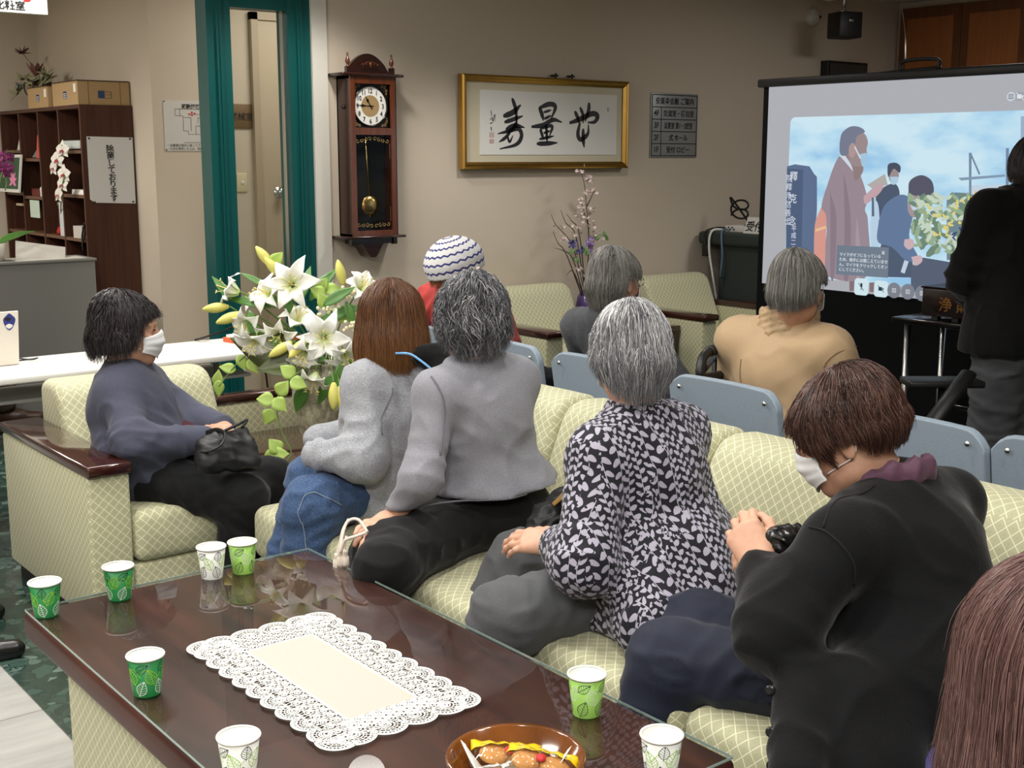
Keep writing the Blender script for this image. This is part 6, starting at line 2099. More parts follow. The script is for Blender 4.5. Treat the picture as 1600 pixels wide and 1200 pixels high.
def trousers(t, J, mat, r=(0.092, 0.072, 0.060), folds=True, end=0.94, hipr=0.15, seed=0.0, h=0.0095, amp=0.004):
    S_ = Sdf(h)
    S_.ell(J['pel'] - UP * 0.015, (hipr, hipr * 0.9, 0.10), None, 0.05)
    for a in 'LR':
        leg_ops(S_, J, a, r, 0, 0.05, end)
    fl = []
    for a in 'LR':
        d = unit(J['kn' + a] - J['hip' + a])
        fl.append((J['kn' + a] * 0.65 + J['hip' + a] * 0.35, d + UP * 0.6, 0.055, 0.006, 0.12))
        fl.append((J['kn' + a] - UP * 0.05, unit(J['kn' + a] - J['an' + a]) + d * 0.4, 0.05, 0.007, 0.10))
    return garment(t, 'trousers', S_, mat, folds=fl if folds else (), amp=amp, scale=(8, 8, 14), seed=seed)


def collar(t, J, mat, r=0.062, h=0.03, tilt=(0, 0, 0), name='collar', tube_r=0.014):
    n = J['neck'] + UP * 0.02
    a = np.linspace(0, 2 * math.pi, 33)
    side = unit(J['shR'] - J['shL'])
    f = unit(np.cross(UP, side))
    P = np.stack([n + side * r * math.cos(q) + f * (r * 0.92 * math.sin(q) + 0.012) + UP * (0.012 - 0.030 * math.sin(q)) for q in a])
    V, F = tube(P, tube_r, 8, cap=False, flat=h / tube_r / 2)
    return mk(name, (V, F), mat, t)


# --- person in the plain grey knit, seated on the sofa section second from the far end
J = dict(neck=(2.034, 2.733, 0.915), shL=(1.895, 2.715, 0.868), shR=(2.185, 2.745, 0.872), chest=(2.055, 2.735, 0.76), pel=(2.099, 2.749, 0.512),
         elL=(1.80, 2.66, 0.66), wrL=(1.763, 2.737, 0.542), elR=(2.27, 2.86, 0.66), wrR=(2.05, 2.93, 0.56))
J = sit(J, (1.635, 2.585, 0.465), (1.702, 2.694, 0.475), (1.63, 2.90, 0.09), (1.65, 3.04, 0.09))
t = person('person with grey curly hair in a plain grey knit top, back turned', J, (2.07, 2.78, 0))
c, B = A((2.040, 2.753, 1.049)), basis((0.45, 0.88, -0.12), UP)
hd = unit(A((1.502, 2.570, 0.530)) - J['wrL'])
body(t, J, c, B, (0.15, 0.13, 0.14), [((J['wrL'] + hd * 0.015, hd, (0.05, -0.2, 1), -1), dict(curl=0.30, spread=1.2)), ((J['wrR'], (-0.9, 0.3, -0.3), (0.3, 0.3, 1), 1), dict(curl=0.4))])
S_ = Sdf(0.0085)
R = torso_ops(S_, J, 0.172, 0.160, 0.150, 1.08, 0.004)
S_.cone(J['pel'] + A(-0.05, -0.07, 0.0), J['pel'] + A(-0.05, -0.08, -0.075), 0.135, 0.140, 0.08)
S_.cone(J['pel'] + A(0.06, -0.06, 0.0), J['pel'] + A(0.06, -0.06, -0.07), 0.135, 0.140, 0.08)
for a in 'LR':
    arm_ops(S_, J, a, (0.058, 0.052, 0.036), 0, 0.04, 0.97)
S_.plane((0, 0, 0.482), (0.05, 0, -1))
garment(t, 'knit_top', S_, M['greyknit'], folds=[(J['elL'], J['elL'] - J['shL'], 0.05, 0.008, 0.11), (J['pel'] * 0.6 + J['chest'] * 0.4 + A(0, -0.12, 0), A(0.5, 0, 1), 0.075, 0.006, 0.16), (J['shL'] + A(0.04, -0.05, -0.10), A(0.7, 0, 0.5), 0.06, 0.005, 0.10)], amp=0.0035)
seam(t, [(1.848, 2.684, 0.935), (1.854, 2.644, 0.895), (1.863, 2.623, 0.835), (1.858, 2.616, 0.786), (1.835, 2.620, 0.726)], M['seamgrey'], 0.0026)
seam(t, [(2.085, 2.523, 0.494), (1.987, 2.534, 0.487), (1.906, 2.571, 0.481), (1.835, 2.615, 0.481), (1.805, 2.665, 0.485)], M['seamgrey'], 0.0026)
collar(t, J, M['greyknit'], 0.058, 0.04)
cf = J['wrL'] - hd * 0.01
mk('cuff', tube([cf - hd * 0.045, cf - hd * 0.02, cf + hd * 0.008], [0.037, 0.036, 0.035], 20), M['greyknit'], t)
trousers(t, J, M['blackcloth'], seed=3, hipr=0.19)
for a in 'LR':
    shoe(t, J['an' + a], (-0.3, 1, 0), M['leather'], 0.22)
hair(t, c, B, GREY, lerp_style([(0, 0.045), (0.8, 0.03), (1.3, -0.035), (1.7, -0.085), (2.4, -0.125), (3.15, -0.13)]), (0.092, 0.112, 0.112), 4200, 11, 0.0010, 0.035,
     lambda p, d: 1 + 0.06 * np.sin(np.minimum(d, 0.09) / 0.09 * 3) - 2.0 * np.maximum(0, d - 0.06), 0.22, 1.15, 0.17, 0.14, 11, fly=0.05)
face_mask(t, c, B)
# tasselled white prayer cord over the hand
hc = A((1.647, 2.733, 0.517))
crd = empty('prayer_cord', tuple(hc), 'white tasselled prayer cord looped over the hand of the grey knit person', 'cord')
M['cordwhite'] = cloth('ivory_silk_cord', S(226, 214, 200), 900, 0.05, 0.7, 0.2)
P = [(1.621, 2.644, 0.549), (1.616, 2.680, 0.575), (1.594, 2.697, 0.570), (1.569, 2.683, 0.539), (1.552, 2.663, 0.506), (1.558, 2.652, 0.537), (1.576, 2.628, 0.551), (1.603, 2.622, 0.557)]
mk('looped_cord', join(tube(spline(P, 60), 0.0042, 7), tube(spline([(1.612, 2.721, 0.567), (1.587, 2.709, 0.546), (1.572, 2.701, 0.513), (1.563, 2.701, 0.487)], 24), 0.0042, 7), tube(spline([(1.587, 2.693, 0.533), (1.577, 2.684, 0.516), (1.574, 2.683, 0.497)], 16), 0.004, 7)), M['cordwhite'], crd)
for q in ((1.562, 2.702, 0.487), (1.567, 2.688, 0.497), (1.573, 2.678, 0.500)):
    mk('tassel', join(lathe([(0.0, 0.004), (0.006, 0.002), (0.0075, -0.004), (0.006, -0.010), (0.009, -0.016), (0.0105, -0.034), (0.0100, -0.040), (0, -0.038)], 14, q), *[tube([(q[0] + 0.008 * math.cos(k), q[1] + 0.008 * math.sin(k), q[2] - 0.014), (q[0] + 0.0105 * math.cos(k), q[1] + 0.0105 * math.sin(k), q[2] - 0.044)], 0.0014, 4) for k in np.linspace(0, 5.8, 12)]), M['cordwhite'], crd)

# --- person with the brown bob in a heather grey hoodie and jeans
J = dict(neck=(2.07, 3.19, 0.875), shL=(1.93, 3.14, 0.825), shR=(2.24, 3.20, 0.835), chest=(2.05, 3.18, 0.73), pel=(2.06, 3.20, 0.53),
         elL=(1.87, 3.05, 0.625), wrL=(1.767, 3.146, 0.636), elR=(2.20, 3.42, 0.62), wrR=(1.95, 3.45, 0.6))
J = sit(J, (1.715, 3.115, 0.490), (1.84, 3.315, 0.51), (1.660, 3.10, 0.09), (1.665, 3.32, 0.09))
t = person('person with a smooth brown bob in a grey hoodie and blue jeans', J, (2.05, 3.2, 0))
c, B = A((2.054, 3.184, 1.000)), basis((0.62, 0.78, -0.05), UP)
hd = unit(J['wrL'] - J['elL'])
body(t, J, c, B, (0.15, 0.13, 0.14), [((J['wrL'] - hd * 0.03 + A(0.02, 0.025, -0.005), (0.45, 0.85, 0.02), (0, 0.3, 1), -1), dict(curl=0.5, scale=0.8)), ((J['wrR'], (0.2, -0.8, -0.3), (0, 0, 1), 1), dict(curl=0.5))])
S_ = Sdf(0.0085)
torso_ops(S_, J, 0.172, 0.165, 0.155, 1.1, 0.008)
for a in 'LR':
    arm_ops(S_, J, a, (0.066, 0.064, 0.048), 0, 0.05, 1.05)
S_.cone(J['pel'] + A(-0.10, -0.05, -0.02), J['pel'] + A(-0.12, -0.06, -0.07), 0.09, 0.085, 0.06)
garment(t, 'hoodie', S_, M['hoodie'], folds=[(J['elL'], J['elL'] - J['shL'], 0.055, 0.010, 0.12), (J['shL'] * 0.5 + J['pel'] * 0.5, A(0.4, 0, 1), 0.06, 0.010, 0.16), (J['wrL'], hd, 0.04, 0.006, 0.06)], amp=0.005, seed=5)
seam(t, [(1.972, 2.956, 0.853), (1.946, 2.939, 0.802), (1.931, 2.958, 0.721)], M['seamgrey'], 0.0022)
# hood lying on the back, black lining, blue piping at its edge
n0 = J['neck']
S_ = Sdf(0.008)
S_.cone(n0 + A(-0.10, 0.0, -0.005), n0 + A(0.02, -0.11, -0.03), 0.035, 0.045, 0.05)
S_.cone(n0 + A(0.02, -0.11, -0.03), n0 + A(0.14, -0.03, 0.0), 0.045, 0.038, 0.05)
S_.cone(n0 + A(-0.02, -0.06, 0.0), n0 + A(0.08, -0.06, 0.0), 0.05, 0.05, 0.05)
garment(t, 'hood', S_, M['hoodie'], amp=0.004, seed=8)
S_ = Sdf(0.007)
S_.cone((2.064, 3.028, 0.917), (2.176, 3.040, 0.905), 0.036, 0.05, 0.03)
S_.cone((2.101, 2.988, 0.872), (2.167, 3.009, 0.852), 0.045, 0.05, 0.03)
garment(t, 'hood_lining', S_, M['jacket_black'], amp=0.004, seed=9)
mk('piping', tube(spline([(1.978, 3.047, 0.931), (1.999, 3.005, 0.932), (2.018, 2.973, 0.913), (2.035, 2.940, 0.889)], 24), 0.0036, 8), plain('blue_piping', S(112, 168, 220), 0.6), t)
trousers(t, J, M['denim'], (0.096, 0.078, 0.066), seed=6, amp=0.006)
seam(t, [(1.832, 2.929, 0.538), (1.739, 2.949, 0.587), (1.669, 3.005, 0.591), (1.626, 3.032, 0.560), (1.607, 3.037, 0.516)], M['seamdenim'], 0.0016)
seam(t, [(1.607, 3.037, 0.516), (1.622, 3.010, 0.454), (1.631, 2.987, 0.383)], M['seamdenim'], 0.0016)
for a in 'LR':
    shoe(t, J['an' + a], (-0.3, 1, 0), M['leather'], 0.22)
hair(t, c, B, BROWN, lerp_style([(0, 0.03), (0.7, 0.0), (1.0, -0.12), (1.6, -0.150), (2.4, -0.165), (3.15, -0.170)]), (0.102, 0.120, 0.118), 5600, 12, 0.0009, 0.02,
     lambda p, d: 1 + 0.12 * np.sin(np.minimum(d, 0.14) / 0.14 * 2.2) - 0.7 * np.maximum(0, d - 0.10), 0.07, 0.10, 0.08, 0.10, 12)
face_mask(t, c, B)

# --- person in the slate jacket in the armchair, seen from the side
J = dict(neck=(1.545, 4.03, 0.785), shR=(1.475, 3.925, 0.735), shL=(1.63, 4.14, 0.74), chest=(1.535, 3.99, 0.66), pel=(1.56, 3.92, 0.49),
         elR=(1.445, 3.765, 0.605), wrR=(1.672, 3.735, 0.590), elL=(1.74, 4.02, 0.60), wrL=(1.78, 3.84, 0.60))
J = sit(J, (1.88, 3.66, 0.43), (1.73, 3.585, 0.415), (1.86, 3.635, 0.09), (1.69, 3.60, 0.09))
t = person('person with dark bobbed hair and white mask in a slate jacket, seated in the armchair', J, (1.56, 3.92, 0))
c, B = A((1.551, 4.021, 0.932)), basis((0.88, -0.47, -0.04), UP)
body(t, J, c, B, (0.15, 0.14, 0.14), [((J['wrR'], (0.75, 0.1, 0.05), (-0.1, -0.6, 0.8), 1), dict(curl=0.35)), ((J['wrL'], (-0.35, -0.9, 0.1), (-0.1, 0.3, 1), -1), dict(curl=0.4))])
S_ = Sdf(0.0085)
torso_ops(S_, J, 0.160, 0.155, 0.140, 1.12, 0.004)
for a in 'LR':
    arm_ops(S_, J, a, (0.066, 0.062, 0.050), 0, 0.045, 1.0)
S_.cone(J['pel'] + A(-0.06, -0.10, 0.05), J['pel'] + A(0.00, -0.14, -0.06), 0.075, 0.055, 0.06)
S_.cone(J['pel'] + A(-0.09, -0.02, 0.03), J['pel'] + A(-0.09, -0.02, -0.04), 0.10, 0.10, 0.06)
garment(t, 'jacket', S_, M['slate'], folds=[(J['elR'], J['elR'] - J['shR'], 0.05, 0.010, 0.12), (J['pel'] + A(-0.05, -0.12, 0.08), A(0.5, 0.2, 1), 0.055, 0.010, 0.13), (J['shR'] + A(0.05, 0, -0.08), A(1, 0, 0.6), 0.05, 0.006, 0.10)], amp=0.005, seed=12)
S_ = Sdf(0.008)
S_.ell(J['pel'] + A(0.10, 0.0, 0.04), (0.10, 0.13, 0.10), None, 0.04)
S_.cone(J['neck'] + A(0, 0, -0.01), J['neck'] + A(0.012, -0.008, 0.05), 0.058, 0.054, 0.02)
garment(t, 'maroon_shirt', S_, plain('maroon_knit', S(66, 22, 36), 0.9), amp=0.003)
trousers(t, J, M['blackcloth'], (0.095, 0.074, 0.064), seed=13)
for a in 'LR':
    shoe(t, J['an' + a], (-1, 0.05, 0), M['leather'])
hair(t, c, B, BLACKH, lerp_style([(0, 0.022), (0.6, 0.016), (0.85, -0.005), (1.05, -0.05), (1.3, -0.10), (1.8, -0.125), (2.5, -0.128), (3.15, -0.125)]), (0.092, 0.114, 0.112), 4600, 11, 0.0010, 0.025,
     lambda p, d: 1 + 0.08 * np.sin(np.minimum(d, 0.09) / 0.09 * 2.6) - 0.4 * np.maximum(0, d - 0.09), 0.16, 0.45, 0.20, 0.13, 13, fly=0.05)
face_mask(t, c, B)
# black handbag on the lap
hb = empty('handbag', tuple((1.701, 3.640, 0.529)), 'black fabric handbag with strap on the lap of the slate jacket person', 'bag')
S_ = Sdf(0.007)
b0 = A((1.608, 3.565, 0.558)); b1 = A((1.749, 3.552, 0.538)); b2 = A((1.637, 3.607, 0.612)); b3 = A((1.769, 3.622, 0.628))
S_.cone(b0, b1, 0.036, 0.030, 0.04)
S_.cone(b2, b3, 0.020, 0.012, 0.05)
S_.cone((b0 + b2) / 2, (b1 + b3) / 2, 0.036, 0.028, 0.05)
V, F = S_.mesh()
V = crease(relax(V, F, 1), F, [((b0 + b3) / 2, UP + A(0.6, 0, 0), 0.035, 0.005, 0.12)], 0.004, (16, 16, 16), 4)
mk('bag_body', (V, F), plain('black_nylon', S(19, 19, 21), 0.5), hb)
mk('strap', tube(spline([(1.585, 3.591, 0.591), (1.595, 3.532, 0.599), (1.633, 3.520, 0.618), (1.666, 3.564, 0.640), (1.661, 3.608, 0.646), (1.643, 3.646, 0.633)], 30), 0.0075, 8, flat=0.4), M['leather'], hb)
mk('zip_opening', tube(spline([(1.671, 3.598, 0.638), (1.735, 3.615, 0.651), (1.776, 3.624, 0.661), (1.752, 3.613, 0.641)], 20), 0.005, 6), M['black'], hb)

# --- person in the leaf patterned blouse
J = dict(neck=(2.05, 2.11, 0.87), shL=(1.905, 2.075, 0.815), shR=(2.205, 2.115, 0.828), chest=(2.06, 2.09, 0.72), pel=(2.08, 2.09, 0.52),
         elL=(1.785, 1.99, 0.60), wrL=(1.835, 2.135, 0.600), elR=(2.29, 2.2, 0.6), wrR=(2.12, 2.33, 0.58))
J = sit(J, (1.674, 2.131, 0.455), (1.931, 2.396, 0.470), (1.66, 2.30, 0.09), (1.70, 2.48, 0.09))
t = person('person with silver white hair in a black blouse with pale leaf pattern, back turned', J, (2.08, 2.1, 0))
c, B = A((2.051, 2.131, 1.032)), basis((0.50, 0.85, -0.22), UP)
body(t, J, c, B, (0.15, 0.13, 0.14), [((J['wrL'] + A(0, 0.01, 0), (-0.42, 0.9, -0.02), (-0.5, 0.1, 0.8), -1), dict(curl=0.35)), ((J['wrR'], (-0.6, 0.7, -0.3), (0.3, 0.3, 1), 1), dict(curl=0.4))])
S_ = Sdf(0.0085)
R = torso_ops(S_, J, 0.185, 0.172, 0.158, 1.15, 0.008)
for (dx, dy, rr) in ((-0.09, -0.06, 0.125), (0.03, -0.09, 0.130), (0.11, -0.02, 0.125)):
    S_.cone(J['pel'] + A(dx, dy, 0.02), J['pel'] + A(dx * 1.15, dy * 1.25, -0.085), rr, rr + 0.008, 0.08)
arm_ops(S_, J, 'L', (0.066, 0.070, 0.052), 0, 0.04, 0.97)
arm_ops(S_, J, 'R', (0.066, 0.070, 0.052), 0, 0.04, 0.97)
S_.cone(J['pel'] + A(-0.10, -0.12, 0.04), J['pel'] + A(-0.20, -0.21, -0.05), 0.11, 0.085, 0.05)
S_.cone(J['pel'] + A(0.0, -0.14, 0.04), J['pel'] + A(-0.05, -0.24, -0.05), 0.11, 0.085, 0.05)
S_.plane((0, 0, J['pel'][2] - 0.105), (0, 0, -1))
garment(t, 'leaf_pattern_blouse', S_, M['leafprint'], folds=[(J['elL'], J['elL'] - J['shL'], 0.06, 0.008, 0.10), (J['pel'] + A(0, -0.14, 0.02), A(1, 0, 0.25), 0.075, 0.010, 0.17), (J['chest'] + A(0.02, -0.12, 0.0), A(1, 0, 0.5), 0.09, 0.006, 0.14)], amp=0.005, scale=(9, 9, 3), seed=21, uvr=R)
S_ = Sdf(0.006)
for k in range(10):
    a0, a1 = [2 * math.pi * q / 10 for q in (k, k + 1)]
    S_.cone(J['neck'] + A(0.060 * math.cos(a0), 0.055 * math.sin(a0), 0.018), J['neck'] + A(0.060 * math.cos(a1), 0.055 * math.sin(a1), 0.018), 0.018, 0.018, 0.02, (UP, 0.55))
garment(t, 'collar', S_, M['leafprint'], amp=0.003, scale=(30, 30, 20), uvr=R)
trousers(t, J, M['greytrouser'], (0.098, 0.080, 0.066), seed=22, amp=0.005)
for a in 'LR':
    shoe(t, J['an' + a], (-0.3, 1, 0), M['leather'], 0.22)
hair(t, c, B, WHITE, lerp_style([(0, 0.04), (0.8, 0.03), (1.3, -0.03), (1.7, -0.08), (2.4, -0.135), (3.15, -0.150)]), (0.093, 0.110, 0.112), 4400, 11, 0.0010, 0.018,
     lambda p, d: 1 + 0.05 * np.sin(np.minimum(d, 0.08) / 0.08 * 3) - 2.6 * np.maximum(0, d - 0.055), 0.13, 0.35, 0.18, 0.12, 14, fly=0.05)
face_mask(t, c, B)

# --- person in the black cardigan, head bent over something in the hands
J = dict(neck=(2.106, 1.418, 0.833), shL=(1.875, 1.375, 0.785), shR=(2.29, 1.41, 0.785), chest=(2.06, 1.355, 0.70), pel=(2.06, 1.30, 0.51),
         elL=(1.70, 1.375, 0.650), wrL=(1.805, 1.500, 0.715), elR=(2.31, 1.60, 0.62), wrR=(1.965, 1.60, 0.695))
J = sit(J, (1.795, 1.727, 0.460), (1.930, 1.778, 0.475), (1.66, 1.78, 0.09), (1.72, 1.92, 0.09))
t = person('person with short chestnut hair in a black cardigan, head bent down', J, (2.06, 1.3, 0))
c, B = A((2.043, 1.496, 0.952)), basis((-0.40, 0.80, -0.40), UP)
body(t, J, c, B, (0.16, 0.14, 0.15), [((J['wrL'] + A(0, 0.005, 0.005), (0.10, 0.55, 0.55), (-0.75, -0.2, 0.45), -1), dict(curl=0.75, thumb_in=0.5)), ((J['wrR'], (-0.85, 0.1, 0.25), (0.3, 0.6, 0.6), 1), dict(curl=0.7))])
S_ = Sdf(0.0085)
torso_ops(S_, J, 0.185, 0.178, 0.165, 1.2, 0.008)
for a in 'LR':
    arm_ops(S_, J, a, (0.074, 0.069, 0.046), 0, 0.05, 0.97)

for (dx, dy, rr) in ((-0.10, -0.05, 0.125), (0.04, -0.06, 0.135), (0.12, 0.0, 0.12)):
    S_.cone(J['pel'] + A(dx, dy, 0.02), J['pel'] + A(dx * 1.05, dy * 1.2, -0.085), rr, rr, 0.08)
S_.cone((1.686, 1.306, 0.592), (1.557, 1.202, 0.488), 0.050, 0.052, 0.02)
S_.cone((1.750, 1.270, 0.544), (1.672, 1.205, 0.449), 0.085, 0.085, 0.03)
S_.cone((1.855, 1.263, 0.536), (1.774, 1.199, 0.436), 0.09, 0.09, 0.05)
garment(t, 'cardigan', S_, M['blackwool'], folds=[(J['elL'], J['elL'] - J['shL'], 0.07, 0.007, 0.13), (J['shL'] * 0.6 + J['pel'] * 0.4 + A(0.05, -0.08, 0), A(0.6, 0, 1), 0.10, 0.008, 0.15)], amp=0.005, scale=(7, 7, 5), seed=31)
seam(t, [(1.990, 1.383, 0.846), (1.910, 1.378, 0.830), (1.834, 1.369, 0.810)], M['seamblack'], 0.0022)
seam(t, [(1.806, 1.395, 0.827), (1.818, 1.357, 0.816), (1.834, 1.335, 0.778), (1.824, 1.308, 0.739)], M['seamblack'], 0.0022)
for k, q in enumerate(((1.605, 1.305, 0.592), (1.574, 1.275, 0.536), (1.544, 1.246, 0.496))):
    mk('button', xf(lathe([(0, 0.004), (0.006, 0.0045), (0.0095, 0.003), (0.0095, 0)], 16), q, rx=1.35, rz=-1.0), M['button'], t)
S_ = Sdf(0.006)
for k in range(10):
    a0, a1 = [2 * math.pi * q / 10 for q in (k, k + 1)]
    z0, z1 = [0.030 - 0.030 * math.sin(q) for q in (a0, a1)]
    S_.cone(J['neck'] + A(0.078 * math.cos(a0) - 0.005, 0.074 * math.sin(a0) + 0.01, z0 + 0.002), J['neck'] + A(0.078 * math.cos(a1) - 0.005, 0.074 * math.sin(a1) + 0.01, z1 + 0.002), 0.0135, 0.0135, 0.015, (UP, 0.5))
garment(t, 'plum_collar', S_, M['purple'], amp=0.003, scale=(30, 30, 20))
trousers(t, J, M['navy'], (0.100, 0.080, 0.068), seed=32, amp=0.005)
for a in 'LR':
    shoe(t, J['an' + a], (-0.2, 1, 0), M['leather'], 0.22)
hair(t, c, B, DKBRN, lerp_style([(0, 0.020), (0.5, 0.012), (0.85, -0.03), (1.25, -0.075), (1.42, -0.035), (1.75, -0.035), (2.0, -0.070), (2.6, -0.078), (3.15, -0.072)]), (0.098, 0.120, 0.116), 5200, 11, 0.0010, 0.03,
     lambda p, d: 1 + 0.05 * np.sin(np.minimum(d, 0.07) / 0.07 * 2.8) - 4.2 * np.maximum(0, d - 0.022), 0.10, 0.20, 0.12, 0.10, 15, fly=0.03)
face_mask(t, c, B)
bp = A((1.861, 1.489, 0.749))
bgp = empty('black_purse', tuple(bp), 'small black leather purse held in the hands of the black cardigan person', 'purse')
S_ = Sdf(0.005)
S_.cone((1.844, 1.508, 0.776), (1.924, 1.497, 0.774), 0.016, 0.012, 0.02)
S_.cone((1.856, 1.495, 0.758), (1.899, 1.482, 0.737), 0.026, 0.022, 0.03)
S_.cone((1.857, 1.484, 0.715), (1.882, 1.476, 0.706), 0.020, 0.020, 0.03)
V, F = S_.mesh()
mk('purse_body', (crease(relax(V, F, 1), F, [], 0.004, (26, 26, 26), 2), F), M['leather'], bgp)
mk('clasp', tube(spline([(1.829, 1.496, 0.779), (1.839, 1.473, 0.772), (1.856, 1.466, 0.745)], 12), 0.004, 6), M['leather'], bgp)

# --- person with the crocheted hat, mostly hidden behind the sofa group
J = dict(neck=(3.14, 4.32, 0.93), shL=(3.12, 4.48, 0.875), shR=(3.14, 4.15, 0.875), chest=(3.22, 4.32, 0.77), pel=(3.27, 4.32, 0.55),
         elL=(3.25, 4.55, 0.65), wrL=(3.45, 4.45, 0.57), elR=(3.12, 4.05, 0.70), wrR=(3.078, 3.943, 0.723))
J = sit(J, (3.62, 4.42, 0.48), (3.62, 4.22, 0.48), (3.60, 4.42, 0.09), (3.60, 4.22, 0.09))
t = person('person in a blue and white crocheted hat and red coat behind the grey curly head', J, (3.22, 4.32, 0))
c, B = A((3.114, 4.297, 1.030)), basis((0.95, -0.10, -0.10), UP)
body(t, J, c, B, (0.16, 0.14, 0.15), [((J['wrR'], (0.25, -0.95, 0.05), (0.1, 0, 1), 1), dict(curl=0.45)), ((J['wrL'], (1, 0, -0.1), (0, 0, 1), -1), dict(curl=0.3))])
S_ = Sdf(0.010)
torso_ops(S_, J, 0.18, 0.18, 0.17, 1.2, 0.015)
for a in 'LR':
    arm_ops(S_, J, a, (0.072, 0.066, 0.052), 0, 0.05, 0.95)
S_.cone(J['neck'] + A(-0.02, 0, 0.0), J['neck'] + A(0.01, 0, 0.06), 0.085, 0.072, 0.04)
garment(t, 'red_coat', S_, M['redcoat'], folds=[(J['shL'], A(0, 1, 1), 0.06, 0.010, 0.18)], amp=0.006, seed=41)
trousers(t, J, M['blackcloth'], seed=42)
for a in 'LR':
    shoe(t, J['an' + a], (1, 0, 0), M['leather'])
hair(t, c, B, BROWN, lerp_style([(0, 0.02), (0.8, -0.01), (1.2, -0.09), (3.15, -0.11)]), (0.090, 0.108, 0.104), 1800, 9, 0.0012, 0.02, None, 0.15, 0.5, 0.14, 0.10, 16)
face_mask(t, c, B)
hm = NT('crochet_wool').set(None, 0.9, 0, 0.2)
x_, y_, z_ = hm.sep(hm.uv())
zig = hm.math('ADD', y_, hm.math('MULTIPLY', hm.math('PINGPONG', hm.math('MULTIPLY', x_, 46.0), 1.0), 0.035))
band = hm.math('FRACT', hm.math('MULTIPLY', zig, 6.2))
lat = hm.ramp(band, [(0.0, S(238, 236, 236)), (0.50, S(238, 236, 236)), (0.54, S(62, 66, 134)), (0.74, S(70, 74, 140)), (0.78, S(238, 236, 236))])
hm.set(lat)
hm.bump(hm.math('MULTIPLY', hm.math('SINE', hm.math('MULTIPLY', x_, 400.0)), hm.math('SINE', hm.math('MULTIPLY', y_, 200.0))), 0.6, 0.004)
HB = basis((0.86, -0.10, 0.25), A(-0.32, 0.05, 1))
def hat(u, v):
    th = v * 1.75
    ph = u * 2 * math.pi
    r = 0.121 * np.sin(np.minimum(th, 1.57)) * (1 - 0.16 * np.maximum(0, th - 1.35)) + 0.003 * np.sin(ph * 20) * np.sin(th) * 0.5
    z = np.where(th < 1.57, 0.118 * np.cos(th), -0.16 * (th - 1.57))
    return c + np.stack([r * np.sin(ph), r * 1.08 * np.cos(ph) - 0.012, z + 0.022], 1) @ HB.T
VF = grid_surf(hat, 96, 40)
uu = np.stack(np.meshgrid(np.linspace(0, 1, 96), np.linspace(0, 1, 40), indexing='ij'), -1).reshape(-1, 2)
ht = mk('crocheted_hat', thick(VF, -0.005), hm.m, t, uv=np.vstack([uu, uu]))
pe = [tube(c + (np.array([[0.012 * math.sin(q) * k / 3 + 0.113, 0.012 * math.cos(q) * k / 3 + 0.02, -0.005 + 0.008 * math.sin(2 * q)] for q in np.linspace(0, 6.28, 14)])) @ HB.T, 0.006, 6) for k in (1, 2, 3, 4)]
mk('wool_flower', join(*pe), plain('cream_wool', S(226, 216, 204), 0.9), ht)

# --- person in the charcoal knit on a folding chair
J = dict(neck=(3.11, 3.36, 0.925), shL=(3.13, 3.53, 0.860), shR=(3.15, 3.19, 0.855), chest=(3.225, 3.36, 0.75), pel=(3.30, 3.35, 0.55),
         elL=(3.26, 3.60, 0.63), wrL=(3.42, 3.50, 0.57), elR=(3.24, 3.08, 0.64), wrR=(3.40, 3.18, 0.57))
J = sit(J, (3.66, 3.45, 0.48), (3.66, 3.25, 0.48), (3.64, 3.45, 0.09), (3.64, 3.25, 0.09))
t = person('person with ash grey hair and glasses in a charcoal knit before the back wall armchairs', J, (3.25, 3.35, 0))
c, B = A((3.154, 3.361, 1.046)), basis((0.98, 0.12, -0.08), UP)
body(t, J, c, B, (0.16, 0.14, 0.15), [((J['wr' + a], (1, 0, -0.1), (0, 0, 1), 1 if a == 'R' else -1), dict(curl=0.3)) for a in 'LR'])
S_ = Sdf(0.0095)
torso_ops(S_, J, 0.175, 0.165, 0.150, 1.0, 0.004)
for a in 'LR':
    arm_ops(S_, J, a, (0.066, 0.058, 0.044), 0, 0.05, 0.97)
garment(t, 'knit_jumper', S_, M['charknit'], folds=[(J['elR'], J['elR'] - J['shR'], 0.05, 0.008, 0.12)], amp=0.005, seed=51)
collar(t, J, M['charknit'], 0.060, 0.05, tube_r=0.016)
trousers(t, J, M['blackcloth'], seed=52)
for a in 'LR':
    shoe(t, J['an' + a], (1, 0, 0), M['leather'])
hair(t, c, B, MIDG, lerp_style([(0, 0.035), (0.7, 0.020), (1.05, -0.015), (1.3, 0.0), (1.75, -0.010), (1.95, -0.085), (2.6, -0.125), (3.15, -0.130)]), (0.092, 0.113, 0.112), 4200, 11, 0.0011, 0.025,
     lambda p, d: 1 + 0.06 * np.sin(np.minimum(d, 0.08) / 0.08 * 2.9) - 2.2 * np.maximum(0, d - 0.06), 0.06, 0.12, 0.12, 0.09, 17)
face_mask(t, c, B)
g_ = lambda x, y, z: tuple(c + B @ np.array([x, y, z]))
gls = mk('glasses', join(*[tube([g_(sx * 0.034 + 0.023 * math.cos(q), 0.102 - 0.10 * abs(sx * 0.034 + 0.023 * math.cos(q)), 0.004 + 0.017 * math.sin(q)) for q in np.linspace(0, 6.28, 20)], 0.0014, 5) for sx in (-1, 1)],
                        tube(spline([g_(0.060, 0.092, 0.010), g_(0.078, 0.040, 0.012), g_(0.083, -0.005, 0.010), g_(0.082, -0.03, -0.008)], 12), 0.0014, 5), tube([g_(-0.011, 0.100, 0.006), g_(0.011, 0.100, 0.006)], 0.0014, 5)), M['steel'], t)

